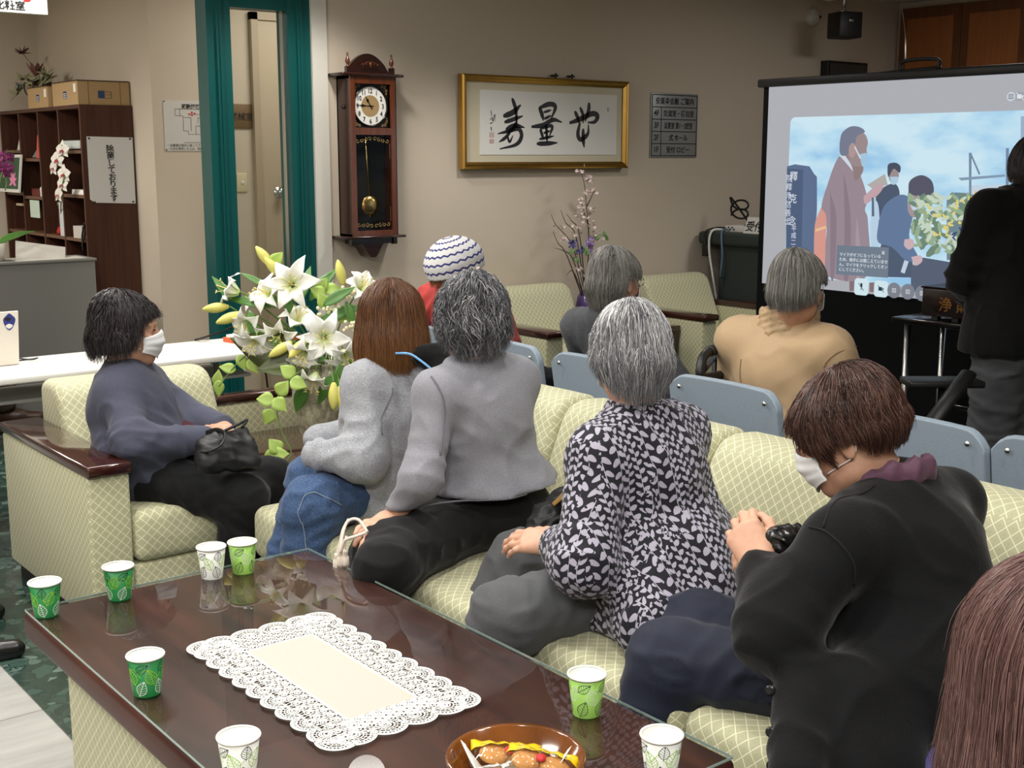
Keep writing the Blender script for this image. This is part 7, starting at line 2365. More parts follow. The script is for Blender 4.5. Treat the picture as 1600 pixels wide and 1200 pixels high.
# --- person in the tan coat on a folding chair
J = dict(neck=(3.32, 2.685, 0.910), shL=(3.285, 2.87, 0.875), shR=(3.30, 2.50, 0.880), chest=(3.33, 2.685, 0.78), pel=(3.38, 2.69, 0.55),
         elL=(3.38, 2.96, 0.63), wrL=(3.58, 2.84, 0.57), elR=(3.38, 2.40, 0.63), wrR=(3.58, 2.52, 0.57))
J = sit(J, (3.80, 2.79, 0.48), (3.80, 2.59, 0.48), (3.80, 2.79, 0.09), (3.80, 2.59, 0.09))
t = person('person with grey hair in a tan coat seated before the projection screen, back turned', J, (3.36, 2.69, 0))
c, B = A((3.280, 2.619, 1.074)), basis((0.93, 0.25, -0.06), UP)
body(t, J, c, B, (0.16, 0.14, 0.15), [((J['wr' + a], (1, 0, -0.1), (0, 0, 1), 1 if a == 'R' else -1), dict(curl=0.3)) for a in 'LR'])
S_ = Sdf(0.009)
torso_ops(S_, J, 0.205, 0.195, 0.175, 1.2, 0.010)
for q_ in 'LR':
    S_.cone(J['neck'] + A(-0.02, 0, -0.12), J['el' + q_] + A(0, 0, 0.06), 0.10, 0.085, 0.06)
for q_ in ('shL', 'shR'):
    S_.cone(J['neck'] + A(-0.01, 0, -0.055), J[q_] + A(0, 0, -0.015), 0.062, 0.070, 0.05)
for a in 'LR':
    arm_ops(S_, J, a, (0.070, 0.072, 0.056), 0, 0.06, 0.97)
S_.cone(J['pel'] + A(-0.05, 0.03, 0.02), J['pel'] + A(-0.06, 0.03, -0.08), 0.15, 0.16, 0.06)
S_.cone(J['pel'] + A(-0.05, -0.05, 0.02), J['pel'] + A(-0.06, -0.05, -0.08), 0.15, 0.16, 0.06)
S_.plane((0, 0, J['pel'][2] - 0.09), (0, 0, -1))
garment(t, 'tan_coat', S_, M['tan'], folds=[(J['shR'] + A(0, 0, -0.12), A(0, 1, 1), 0.07, 0.004, 0.12)], amp=0.0028, seed=61)
seam(t, [(3.347, 2.457, 0.885), (3.273, 2.451, 0.884), (3.226, 2.454, 0.849), (3.210, 2.456, 0.804), (3.200, 2.447, 0.734)], M['seamtan'], 0.0026)
seam(t, [(3.169, 2.780, 0.830), (3.146, 2.778, 0.745), (3.130, 2.766, 0.638)], M['seamtan'], 0.0026)
S_ = Sdf(0.006)
for k in range(12):
    a0, a1 = [2 * math.pi * q / 12 for q in (k, k + 1)]
    for (zz, rr) in ((-0.01, 0.104), (0.014, 0.097), (0.038, 0.090), (0.056, 0.088)):
        S_.cone(J['neck'] + A(0.9 * rr * math.cos(a0), rr * math.sin(a0), zz + 0.018), J['neck'] + A(0.9 * rr * math.cos(a1), rr * math.sin(a1), zz + 0.018), 0.016, 0.016, 0.010)
garment(t, 'stand_collar', S_, M['tan'], folds=[(J['neck'] + A(-0.07, 0, 0.03), A(0.2, 0.3, 1), 0.022, 0.004, 0.10)], amp=0.003, scale=(24, 24, 30), seed=3)
trousers(t, J, M['blackcloth'], seed=62)
for a in 'LR':
    shoe(t, J['an' + a], (1, 0, 0), M['leather'])
hair(t, c, B, MIDG, lerp_style([(0, 0.035), (0.7, 0.020), (1.0, -0.015), (1.28, 0.0), (1.72, -0.005), (1.95, -0.065), (2.6, -0.096), (3.15, -0.100)]), (0.091, 0.110, 0.112), 4200, 11, 0.0011, 0.028,
     lambda p, d: 1 + 0.05 * np.sin(np.minimum(d, 0.08) / 0.08 * 2.9) - 2.0 * np.maximum(0, d - 0.06), 0.05, 0.06, 0.12, 0.09, 18)
face_mask(t, c, B)

# --- standing person in black before the lectern table
J = dict(neck=(4.261, 2.421, 1.334), shL=(4.117, 2.452, 1.309), shR=(4.383, 2.321, 1.318), chest=(4.254, 2.383, 1.147), pel=(4.213, 2.339, 0.816),
         elL=(4.082, 2.502, 1.074), wrL=(4.278, 2.611, 0.981), elR=(4.505, 2.290, 1.046), wrR=(4.596, 2.456, 0.953))
side_ = unit(A(J['shR']) - A(J['shL']))
p_ = A(J['pel'])
J.update(hipL=p_ - side_ * 0.085 - UP * 0.03, hipR=p_ + side_ * 0.085 - UP * 0.03)
J.update(knL=J['hipL'] + A(0.03, 0.03, -0.34), knR=J['hipR'] + A(0.02, 0.02, -0.34))
J.update(anL=A(J['hipL'][0] + 0.03, J['hipL'][1] + 0.03, 0.09), anR=A(J['hipR'][0] + 0.02, J['hipR'][1] + 0.02, 0.09))
t = person('standing person in a black jacket and grey trousers at the black lectern table', J, (p_[0], p_[1], 0))
c, B = A((4.317, 2.403, 1.448)), basis((0.85, 0.50, -0.1), UP)
body(t, J, c, B, (0.16, 0.14, 0.15), [((J['wrL'], (0.75, 0.1, -0.05), (-0.3, 0.3, 0.9), -1), dict(curl=0.4)), ((J['wrR'], (0.5, 0.6, -0.2), (0, 0, 1), 1), dict(curl=0.4))])
S_ = Sdf(0.0095)
torso_ops(S_, J, 0.20, 0.19, 0.185, 1.15, 0.012)
for a in 'LR':
    arm_ops(S_, J, a, (0.074, 0.064, 0.050), 0, 0.05, 0.96)
S_.cone(J['pel'] + UP * 0.06 - side_ * 0.07, J['pel'] - UP * 0.02 - side_ * 0.08, 0.15, 0.15, 0.06)
S_.cone(J['pel'] + UP * 0.06 + side_ * 0.07, J['pel'] - UP * 0.02 + side_ * 0.08, 0.15, 0.15, 0.06)
S_.plane((0, 0, J['pel'][2] - 0.01), (0, 0, -1))
garment(t, 'black_jacket', S_, M['jacket_black'], folds=[(J['elL'], J['elL'] - J['shL'], 0.06, 0.008, 0.13)], amp=0.005, seed=71)
collar(t, J, M['jacket_black'], 0.062, 0.04, tube_r=0.018)
trousers(t, J, plain('charcoal_trouser', S(76, 78, 82), 0.9, var=0.1, vscale=200), (0.105, 0.082, 0.076), seed=72, hipr=0.135, end=0.97, amp=0.007)
for a in 'LR':
    shoe(t, J['an' + a], (0.7, 0.6, 0), M['leather'])
hair(t, c, B, BLACKH, lerp_style([(0, 0.03), (0.8, 0.01), (1.3, -0.02), (1.8, -0.05), (2.4, -0.09), (3.15, -0.10)]), (0.090, 0.110, 0.110), 3000, 10, 0.0011, 0.025, lambda p, d: 1 - 1.2 * np.maximum(0, d - 0.04), 0.06, 0.1, 0.12, 0.08, 19)
face_mask(t, c, B)

# --- person with long auburn hair at the near end of the table, only the hair in view
J = dict(neck=(1.16, 0.56, 0.845), shL=(1.00, 0.57, 0.79), shR=(1.33, 0.54, 0.79), chest=(1.16, 0.52, 0.70), pel=(1.16, 0.50, 0.51),
         elL=(0.93, 0.68, 0.58), wrL=(1.06, 0.80, 0.56), elR=(1.39, 0.66, 0.58), wrR=(1.26, 0.80, 0.56))
J = sit(J, (1.06, 0.93, 0.47), (1.26, 0.93, 0.47), (1.06, 1.03, 0.09), (1.26, 1.03, 0.09))
t = person('person with long auburn hair in the bottom right corner, only hair in view', J, (1.16, 0.5, 0))
c, B = A((1.162, 0.580, 0.983)), basis((0.45, 0.88, -0.05), UP)
body(t, J, c, B, (0.15, 0.13, 0.14), [((J['wr' + a], (0, 1, -0.1), (0, 0, 1), 1 if a == 'R' else -1), dict(curl=0.3)) for a in 'LR'])
S_ = Sdf(0.011)
torso_ops(S_, J, 0.175, 0.165, 0.155, 1.1, 0.004)
for a in 'LR':
    arm_ops(S_, J, a, (0.058, 0.052, 0.040), 0, 0.04, 0.97)
garment(t, 'navy_jumper', S_, M['navy'], amp=0.004, seed=81)
trousers(t, J, M['blackcloth'], seed=82)
for a in 'LR':
    shoe(t, J['an' + a], (0, 1, 0), M['leather'], 0.22)
hair(t, c, B, AUBURN, lerp_style([(0, 0.02), (0.7, -0.02), (1.0, -0.20), (1.6, -0.26), (3.15, -0.28)]), (0.100, 0.118, 0.120), 9000, 14, 0.00042, 0.02,
     lambda p, d: 1 + 0.18 * np.minimum(d, 0.2) / 0.2, 0.045, 0.10, 0.06, 0.07, 20, fly=0.10)
vc = A((1.868, 1.182, 0.440))
S_ = Sdf(0.006)
S_.cone(vc + A(0.06, 0.10, 0.0), vc + A(-0.05, -0.12, 0.0), 0.045, 0.055, 0.02, (UP, 1.6))
S_.cone(vc + A(0.10, 0.02, -0.005), vc + A(0.02, -0.16, 0.0), 0.04, 0.05, 0.02, (UP, 1.6))
V, F = S_.mesh()
tag(mk('folded_shawl', (crease(relax(V, F, 2), F, [], 0.006, (14, 14, 14), 5), F), M['violet']), 'violet folded cloth lying on the near end of the sofa', 'shawl')

# --- leg of somebody behind the white table, shoes at the left edge
M['bootcloth'] = plain('brown_grey_cloth', S(84, 70, 60), 0.9, var=0.1)
bq = A((2.146, 7.272, 0.000))
t = empty('person', (bq[0] - 0.3, bq[1], 0), 'person mostly out of frame, brown boot visible under the white table', 'person')
bx_, by_ = bq[0] - 0.60, bq[1] - 0.17
J = dict(neck=(bx_ - 0.03, by_, 0.93), shL=(bx_ - 0.04, by_ + 0.16, 0.87), shR=(bx_ - 0.04, by_ - 0.16, 0.87), chest=(bx_ - 0.03, by_, 0.77), pel=(bx_, by_, 0.49),
         elL=(bx_ + 0.06, by_ + 0.20, 0.64), wrL=(bx_ + 0.26, by_ + 0.10, 0.58), elR=(bx_ + 0.06, by_ - 0.20, 0.64), wrR=(bx_ + 0.26, by_ - 0.10, 0.58))
J = sit(J, (bx_ + 0.40, by_ + 0.06, 0.46), (bx_ + 0.38, by_ - 0.12, 0.46), (bq[0] - 0.09, bq[1] - 0.03, 0.10), (bq[0] - 0.30, bq[1] - 0.26, 0.10))
J = {k: A(v) for k, v in J.items()}
M['bootbrown'] = plain('brown_boot_leather', S(70, 48, 34), 0.4)
c, B = A(bx_ + 0.0, by_, 1.075), basis((1, -0.1, -0.05), UP)
body(t, J, c, B, (0.15, 0.13, 0.14), [((J['wr' + a], (1, 0, -0.1), (0, 0, 1), 1 if a == 'R' else -1), dict(curl=0.3)) for a in 'LR'])
S_ = Sdf(0.010)
torso_ops(S_, J, 0.18, 0.17, 0.165, 1.15, 0.014)
for a in 'LR':
    arm_ops(S_, J, a, (0.070, 0.060, 0.044), 0, 0.04, 0.97)
garment(t, 'brown_jacket', S_, M['bootcloth'], amp=0.005, seed=91)
trousers(t, J, M['bootcloth'], (0.088, 0.068, 0.058), seed=92)
hair(t, c, B, BLACKH, lerp_style([(0, 0.03), (0.8, 0.01), (1.3, -0.02), (1.8, -0.05), (2.4, -0.09), (3.15, -0.10)]), (0.090, 0.110, 0.110), 2200, 9, 0.0011, 0.025, None, 0.06, 0.1, 0.12, 0.08, 23)
face_mask(t, c, B)
for a in 'RL':
    shoe(t, J['an' + a], (0.95, -0.3, 0), M['bootbrown'], 0.26, name='boot')
    mk('boot_shaft', tube([J['an' + a] - UP * 0.03, J['an' + a] + UP * 0.06, J['an' + a] + UP * 0.14], [0.050, 0.060, 0.066], 16), M['bootbrown'], t)
sq = A((1.027, 3.729, 0.000))
sp = empty('stool', (bq[0] - 0.6, bq[1], 0), 'plain stool beyond the left picture edge behind the white table', 'stool')
mk('seat', rbox(bq[0] - 0.82, bq[0] - 0.42, bq[1] - 0.32, bq[1] - 0.02, 0.345, 0.38, 0.01, 2), M['walnut'], sp)
for (lx, ly) in ((-0.8, -0.3), (-0.44, -0.3), (-0.8, -0.04), (-0.44, -0.04)):
    mk('leg', rod((bq[0] + lx, bq[1] + ly, 0), (bq[0] + lx, bq[1] + ly, 0.345), 0.014), M['steel'], sp)
t = empty('leather_shoes', (sq[0] - 0.1, sq[1], 0), 'black leather shoes of somebody standing at the left edge of the picture', 'shoes')
shoe(t, (sq[0] - 0.155, sq[1] + 0.03, 0), (1, -0.12, 0), M['leather'], 0.25, 0.006, 'shoe')
q2 = A((1.080, 4.107, 0.000))
shoe(t, (q2[0] - 0.16, q2[1] + 0.02, 0), (1, -0.15, 0), M['leather'], 0.25, 0.006, 'shoe')

# black bag and gold pouch on the sofa between the two backs
bb_ = A((2.016, 2.362, 0.570))
hb = empty('shoulder_bag', tuple(bb_ - A(0, 0, 0.08)), 'black cloth bag on the sofa between the grey knit and the leaf blouse', 'bag')
S_ = Sdf(0.006)
S_.cone(bb_ + A(-0.06, -0.02, -0.03), bb_ + A(0.10, 0.06, -0.03), 0.055, 0.060, 0.03)
S_.cone(bb_ + A(-0.03, -0.01, 0.02), bb_ + A(0.08, 0.05, 0.03), 0.040, 0.040, 0.04)
V, F = S_.mesh()
mk('bag_body', (crease(relax(V, F, 1), F, [(bb_, A(0.3, 0.2, 1), 0.03, 0.006, 0.1)], 0.005, (22, 22, 22), 6), F), plain('black_nylon_bag', S(17, 17, 19), 0.55), hb)
gp = [A((1.978, 2.373, 0.600)), A((1.987, 2.333, 0.625)), A((2.007, 2.290, 0.678)), A((2.034, 2.292, 0.718))]
mk('gold_flap', thick(grid_surf(lambda u, v: spline(gp, 30)[np.minimum(29, (u * 29).astype(int))] + np.stack([0.05 * v, 0.075 * v, 0.012 * np.sin(v * 6) - 0.045 * v * (1 - u)], 1), 30, 10), 0.002), plain('gold_satin', S(176, 136, 70), 0.35, 0.35), hb)

# folding rollator: black frame with padded grips by the tan coat
rl = empty('walking_frame', (3.6, 3.1, 0), 'black tubular walking frame with padded grip beside the tan coat', 'walking frame')
W0 = [(3.319, 2.949, 0.837), (3.189, 2.921, 0.835), (3.140, 2.904, 0.817), (3.112, 2.888, 0.768)]
mk('grip', tube(spline(W0[:2], 8), 0.020, 12), M['black'], rl)
mk('grip_arm', tube(spline(W0[1:] + [(3.157, 2.900, 0.749), (3.334, 2.952, 0.738)], 20), [0.017] * 20, 10), M['black'], rl)
lo = A((3.112, 2.888, 0.768))
for (dx, dy) in ((0.0, 0.0), (0.34, 0.24)):
    mk('leg', rod((lo[0] + dx, lo[1] + dy, lo[2]), (lo[0] + dx, lo[1] + dy, 0.0), 0.013), M['black'], rl)
mk('cross_bar', rod((lo[0], lo[1], 0.30), (lo[0] + 0.34, lo[1] + 0.24, 0.30), 0.011), M['black'], rl)
mk('upper_bar', rod(tuple(lo), (lo[0] + 0.34, lo[1] + 0.24, lo[2]), 0.011), M['black'], rl)
r2 = empty('folded_trolley', (4.3, 2.9, 0), 'black folded trolley with a thick slanting bar beneath the black table', 'trolley')
mk('slanting_bar', tube([(3.799, 2.295, 0.777), (3.703, 2.301, 0.702), (3.599, 2.310, 0.613), (3.575, 2.314, 0.546)], [0.030, 0.030, 0.030, 0.024], 12, flat=0.6), M['black'], r2)
mk('shelf', xf(rbox(-0.13, 0.13, -0.06, 0.06, -0.012, 0.012, 0.006, 2), (3.794, 2.392, 0.733), rz=-0.66), M['black'], r2)
b_ = A((3.575, 2.314, 0.546))
mk('foot', rod(tuple(b_), (b_[0], b_[1], 0.0), 0.02), M['black'], r2)
u_ = A((3.794, 2.392, 0.733))
mk('post', rod((u_[0], u_[1], u_[2]), (u_[0], u_[1], 0.0), 0.012), M['black'], r2)

# ------------------------------------------------------------------ flowers
CR, CF = A(0.784, -0.621, 0), A(0.621, 0.784, 0)


def vd(r, u, f):
    return unit(CR * r + UP * u + CF * f)


def petal_mat(name, c0, c1, rough=0.5):
    m = NT(name)
    x, y, _ = m.sep(m.uv())
    m.set(m.ramp(x, [(0.0, c0), (0.45, c1), (1.0, c1)]), rough, 0, 0.35)
    m.b.inputs['Subsurface Weight'].default_value = 0.15
    m.b.inputs['Subsurface Radius'].default_value = (0.01, 0.01, 0.008)
    return m.m


M['lily'] = petal_mat('lily_petal', S(196, 214, 132), S(242, 242, 236))
M['bud'] = plain('lily_bud_yellow', S(214, 208, 112), 0.5, var=0.12, vscale=30)
M['stem'] = plain('stem_green', S(104, 132, 62), 0.5, var=0.2)
M['leafgreen'] = plain('leaf_green', S(78, 122, 52), 0.4, var=0.25, vscale=18)
M['leafpale'] = plain('vine_leaf_pale_green', S(158, 184, 88), 0.5, var=0.2, vscale=26)
M['leafolive'] = plain('broad_leaf_olive', S(72, 80, 40), 0.4, var=0.35, vscale=9)
M['pollen'] = plain('pale_pollen', S(222, 208, 130), 0.7)
M['berry'] = plain('ivory_berry', S(232, 224, 186), 0.4)
VM = NT('mosaic_vase').set(None, 0.25, 0.15, 0.6)
br = VM.n('ShaderNodeTexBrick')
br.inputs['Scale'].default_value = 26
br.inputs['Mortar Size'].default_value = 0.012
br.inputs['Brick Width'].default_value = 0.62
br.inputs['Row Height'].default_value = 0.36
br.inputs['Bias'].default_value = -0.2
br.inputs['Color1'].default_value = (*S(186, 178, 156), 1)
br.inputs['Color2'].default_value = (*S(128, 122, 102), 1)
br.inputs['Mortar'].default_value = (*S(150, 142, 122), 1)
VM.link(VM.uv(), br.inputs['Vector'])
vn = VM.n('ShaderNodeTexVoronoi')
vn.inputs['Scale'].default_value = 34
vn.distance = 'CHEBYCHEV'
VM.link(VM.uv(), vn.inputs['Vector'])
VM.set(VM.mix(0.45, br.outputs['Color'], VM.ramp(VM.sep(vn.outputs['Color'])[0], [(0.0, S(120, 116, 98)), (0.6, S(200, 194, 172)), (1.0, S(236, 234, 222))])))
VM.bump(br.outputs['Fac'], 0.3, 0.002)


def lily(parent, c, d, size=0.10, openq=1.0, seed=0):
    """six recurved petals with stamens; d: the way the bloom faces"""
    r = random.Random(seed)
    d = unit(d)
    u_ = unit(np.cross(d, A(0.3, 0.5, 0.81)))
    w_ = np.cross(d, u_)
    parts = []
    for k in range(6):
        a = k * math.pi / 3 + r.uniform(-0.12, 0.12)
        rad = u_ * math.cos(a) + w_ * math.sin(a)
        tan = np.cross(d, rad)
        L = size * r.uniform(0.92, 1.12)
        wd = (0.30 if k % 2 else 0.22) * L
        cu = r.uniform(0.8, 1.35)
        ph = r.uniform(0, 6)
        def fn(u, v):
            s = (v - 0.5) * 2
            ax = L * (0.62 * np.sin(u * 1.35) - 0.46 * cu * np.maximum(0, u - 0.45) ** 1.7 * 1.9)
            ra = L * (0.08 + (0.18 + 0.72 * openq) * u ** 1.5)
            w = wd * np.sin(math.pi * np.clip(u * 0.94 + 0.05, 0, 1) ** 0.85)
            cup = 0.35 * w * s * s * (1 - 0.5 * u)
            ruf = 0.05 * L * np.sin(u * 11 + ph + s) * np.abs(s) * u
            return c + d * (ax + cup + ruf)[:, None] + rad * ra[:, None] + tan * (w * s)[:, None]
        V, F = grid_surf(fn, 13, 7)
        parts.append(thick((V, F), 0.0012))
    V, F = joinA(*parts)
    un = np.concatenate([np.tile(np.repeat(np.linspace(0, 1, 13), 7), 2)] * 6)
    o = mk('lily_bloom', (V, F), M['lily'], parent, uv=np.stack([un, un * 0], 1))
    st = []
    for k in range(6):
        a = k * math.pi / 3 + 0.5
        rad = u_ * math.cos(a) + w_ * math.sin(a)
        e = c + d * size * 0.72 + rad * size * 0.24
        st.append(tube(spline([c + d * size * 0.1, c + d * size * 0.45 + rad * size * 0.08, e], 8), 0.0010, 5))
        st.append(tube([e - rad * 0.007 + d * 0.002, e, e + rad * 0.007 + d * 0.002], [0.0015, 0.0026, 0.0015], 6))
    st.append(tube([c + d * size * 0.05, c + d * size * 0.8], [0.0016, 0.0024], 6))
    mk('stamens', join(*st), M['pollen'], o)
    return o


def bud(parent, c, d, L=0.085):
    d = unit(d)
    p = [A(c) - d * L * 0.5 + d * L * t for t in np.linspace(0, 1, 12)]
    r_ = [0.0165 * (L / 0.085) * math.sin(math.pi * min(1, t * 0.9 + 0.07)) ** 0.75 for t in np.linspace(0, 1, 12)]
    V, F = tube(p, r_, 12)
    return mk('lily_bud', (V, F), M['bud'], parent)


def blade(a, d, L, w, nrm, bend=0.3, fold=0.2, n=12, broad=0.8):
    """one leaf as a curved grid from a along d"""
    d, nrm = unit(d), unit(nrm)
    s = unit(np.cross(d, nrm))
    nn = np.cross(s, d)
    def fn(u, v):
        q = (v - 0.5) * 2
        ww = w * np.sin(math.pi * np.clip(u, 0.02, 1) ** broad)
        return A(a) + d * (L * u)[:, None] + nn * (-bend * L * u ** 2 + fold * ww * np.abs(q))[:, None] + s * (ww * q)[:, None]
    return thick(grid_surf(fn, n, 5), 0.0008)


va = empty('lily_vase', (2.30, 4.02, 0.42), 'large arrangement of white lilies in a mosaic vase on the corner table', 'flower arrangement')
vc_ = A((2.252, 3.940, 0.463))
vx, vy = 2.30, 4.03
prof = [(0.0, 0.0), (0.078, 0.0), (0.084, 0.012), (0.108, 0.10), (0.125, 0.19), (0.122, 0.25), (0.100, 0.305), (0.092, 0.318), (0.096, 0.33), (0.088, 0.33), (0.084, 0.315), (0.0, 0.26)]
VF = lathe(prof, 48, (vx, vy, 0.4205))
ang = np.tile(np.linspace(0, 1, 48, endpoint=False), len(prof))
mk('mosaic_vase', VF, VM.m, va, uv=np.stack([0.75 * np.abs(ang * 2 - 1), VF[0][:, 2]], 1))
mouth = A(vx, vy, 0.72)
BL = [((1.973, 3.921, 0.878), vd(-0.3, -0.6, -0.8), 0.09, 0.8), ((2.082, 3.774, 0.840), vd(-0.2, -0.5, -0.9), 0.085, 0.8), ((2.086, 4.018, 1.010), vd(-0.5, 0.4, -0.7), 0.09, 0.8), ((2.118, 3.924, 1.052), vd(0.05, 0.25, -1), 0.105, 1.0), ((2.137, 3.741, 0.886), vd(0.12, 0.05, -1), 0.102, 1.0), ((1.998, 4.016, 0.929), vd(-0.35, -0.5, -0.8), 0.095, 0.8),
      ((1.995, 4.092, 1.019), vd(-0.9, 0.35, -0.2), 0.105, 0.5), ((2.136, 3.942, 0.909), vd(0.35, 0.8, -0.45), 0.100, 0.65), ((2.197, 3.720, 0.835), vd(0.4, -0.6, -0.7), 0.090, 0.8),
      ((2.109, 3.760, 0.763), vd(-0.15, -0.85, -0.5), 0.098, 0.7), ((2.261, 3.761, 0.728), vd(0.5, -0.8, -0.3), 0.090, 0.6), ((2.377, 3.905, 1.016), vd(0.5, 0.6, -0.5), 0.095, 0.8),
      ((2.070, 3.924, 0.887), vd(-0.2, -0.4, -0.9), 0.080, 0.9), ((2.082, 4.088, 0.967), vd(-0.5, 0.6, -0.2), 0.085, 0.7)]
sts = []
for k, (p, d, s_, q_) in enumerate(BL):
    p = A(p)
    lily(va, p, d, s_ * 1.02, q_, k)
    sts.append(tube(spline([mouth + A(0.03 * math.cos(k), 0.03 * math.sin(k), -0.05), mouth * 0.6 + p * 0.4 + UP * 0.03, p - d * 0.03, p + d * 0.004], 14), 0.0032, 6))
BD = [((2.089, 4.073, 1.146), vd(-0.6, 0.75, 0)), ((2.101, 4.029, 1.109), vd(-0.6, 0.75, -0.1)), ((1.914, 4.119, 0.969), vd(-1, -0.10, -0.1)), ((1.928, 4.048, 0.938), vd(-0.9, -0.35, -0.2)), ((2.013, 3.830, 0.844), vd(-0.8, -0.5, -0.2)),
      ((2.050, 3.775, 0.850), vd(-0.5, -0.55, -0.6)), ((2.298, 3.894, 1.089), vd(-0.2, 1, 0)), ((2.109, 3.641, 0.697), vd(-0.02, -1, -0.1)), ((2.135, 3.631, 0.684), vd(0.1, -1, 0))]
for k, (p, d) in enumerate(BD):
    p = A(p)
    bud(va, p, d, 0.094)
    sts.append(tube(spline([mouth + A(0.02 * math.cos(k), 0.02 * math.sin(k), 0), mouth * 0.5 + p * 0.5 + UP * (0.10 if k > 6 else 0.02), p - d * 0.05], 12), 0.0026, 6))
lv = []
for (a, d, L, w) in (((2.085, 3.996, 0.970), vd(-1, 0.25, 0), 0.19, 0.018), ((1.966, 4.097, 0.997), vd(-0.6, 0.8, 0), 0.11, 0.016), ((2.108, 3.935, 0.951), vd(0.1, 1, -0.2), 0.10, 0.015), ((2.196, 3.846, 0.981), vd(0.8, 0.55, 0), 0.13, 0.022),
                     ((2.270, 3.817, 0.996), vd(0.35, -0.9, -0.2), 0.12, 0.016), ((2.032, 3.901, 0.882), vd(0.1, -1, -0.2), 0.10, 0.014), ((1.981, 3.988, 0.968), vd(0.2, -1, -0.2), 0.13, 0.018), ((2.074, 3.799, 0.811), vd(0.1, -1, -0.2), 0.10, 0.020),
                     ((2.176, 3.690, 0.803), vd(-0.3, -1, -0.2), 0.17, 0.020), ((2.205, 3.695, 0.811), vd(0.5, -0.8, -0.1), 0.12, 0.020), ((2.155, 3.722, 0.756), vd(-0.5, -0.9, 0), 0.13, 0.022), ((2.248, 3.704, 0.771), vd(0.9, -0.1, 0), 0.14, 0.022),
                     ((2.089, 4.047, 1.035), vd(-0.8, 0.5, 0), 0.12, 0.012), ((2.209, 3.966, 0.987), vd(0.6, 0.8, 0.2), 0.16, 0.024), ((2.165, 3.951, 0.992), vd(0.2, 0.9, 0.3), 0.14, 0.02), ((2.154, 3.761, 0.808), vd(-1, -0.2, 0), 0.15, 0.02), ((2.101, 3.807, 0.716), vd(-0.4, -0.8, 0), 0.12, 0.026),
                     ((2.206, 3.890, 0.925), vd(0.5, 0.2, 0), 0.17, 0.024), ((2.139, 4.023, 0.987), vd(-1, 0.1, 0), 0.2, 0.018), ((2.239, 3.693, 0.694), vd(0.5, -0.8, 0), 0.12, 0.02)):
    lv.append(blade(a, d, L, w, vd(0.1, 0.5, -1), 0.25, 0.25))
mk('lily_leaves', joinA(*lv), M['leafgreen'], va)
b1 = blade((2.096, 3.820, 0.806), vd(-1, 0.32, 0), 0.27, 0.075, vd(0.1, 0.6, -1), 0.10, -0.3, 18, 0.7)
b2 = blade((2.131, 3.766, 0.809), vd(-0.9, -0.20, -0.1), 0.22, 0.06, vd(0.1, 0.8, -1), -0.10, 0.4, 18, 0.8)
b3 = blade((2.204, 3.718, 0.740), vd(0.7, -0.5, 0), 0.16, 0.05, vd(0, 0.8, -1), 0.2, 0.3, 14)
mk('broad_leaves', joinA(b1, b2, b3), M['leafolive'], va)
def vine(pts, leaves, w=0.027):
    out = []
    for (p, ang) in leaves:
        d = vd(math.cos(ang), math.sin(ang), -0.15)
        out.append(blade(A(p) - d * 0.028, d, 0.060, w, vd(0.2, 0.4, -1), 0.2, 0.15, 10, 0.7))
    sts.append(tube(spline(pts, 30), 0.0022, 6))
    return out
vl = vine([tuple(mouth), (2.078, 3.763, 0.781), (1.997, 3.766, 0.738), (1.963, 3.776, 0.669), (1.966, 3.751, 0.572), (1.984, 3.722, 0.507), (1.966, 3.727, 0.471), (1.941, 3.741, 0.443)],
          [((2.006, 3.767, 0.777), 2.4), ((1.979, 3.762, 0.721), 0.9), ((2.023, 3.732, 0.738), -0.3), ((1.931, 3.792, 0.684), 3.0), ((1.962, 3.751, 0.669), -0.7), ((1.933, 3.777, 0.626), 4.2), ((1.939, 3.749, 0.527), 2.2), ((1.946, 3.737, 0.499), 0.2), ((1.921, 3.755, 0.490), 3.5), ((1.932, 3.741, 0.469), 2.7), ((1.927, 3.738, 0.441), 3.2), ((1.960, 3.713, 0.441), -0.8)])
vl += vine([tuple(mouth), (2.037, 3.914, 0.846), (1.945, 3.954, 0.815), (1.895, 3.981, 0.760), (1.857, 3.999, 0.707)], [((1.959, 3.947, 0.831), 2.8), ((1.930, 3.960, 0.791), -1.2), ((1.954, 3.926, 0.779), -0.9), ((1.889, 3.988, 0.771), 2.9), ((1.857, 4.005, 0.734), 1.4), ((1.856, 3.998, 0.701), -1.6)], 0.020)
vl += vine([tuple(mouth), (2.254, 3.926, 0.964), (2.254, 3.944, 1.044)], [((2.250, 3.947, 1.042), 1.0), ((2.227, 3.935, 1.021), 2.6), ((2.279, 3.920, 1.028), 0.2), ((2.281, 3.846, 0.935), -0.3), ((2.118, 4.035, 1.138), 0.9), ((2.075, 4.034, 1.041), 3.6), ((2.233, 3.910, 0.991), 2.0)], 0.026)
mk('vine_leaves', joinA(*vl), M['leafpale'], va)
mk('stems', join(*sts), M['stem'], va)
bs = []
rb = random.Random(9)
ico = lathe([(0.0001, 0.007), (0.005, 0.005), (0.007, 0), (0.005, -0.005), (0.0001, -0.007)], 8)
for (p, n_, sp) in (((2.289, 3.834, 1.025), 18, 0.022), ((2.226, 3.846, 0.974), 9, 0.024), ((2.259, 3.780, 0.912), 8, 0.02), ((2.204, 3.858, 0.951), 6, 0.02)):
    for k in range(n_):
        bs.append(xf(ico, tuple(A(p) + A(rb.uniform(-1, 1), rb.uniform(-1, 1), rb.uniform(-1, 1)) * sp)))
tag(mk('white_berries', join(*bs), M['berry'], va), kind='stuff')

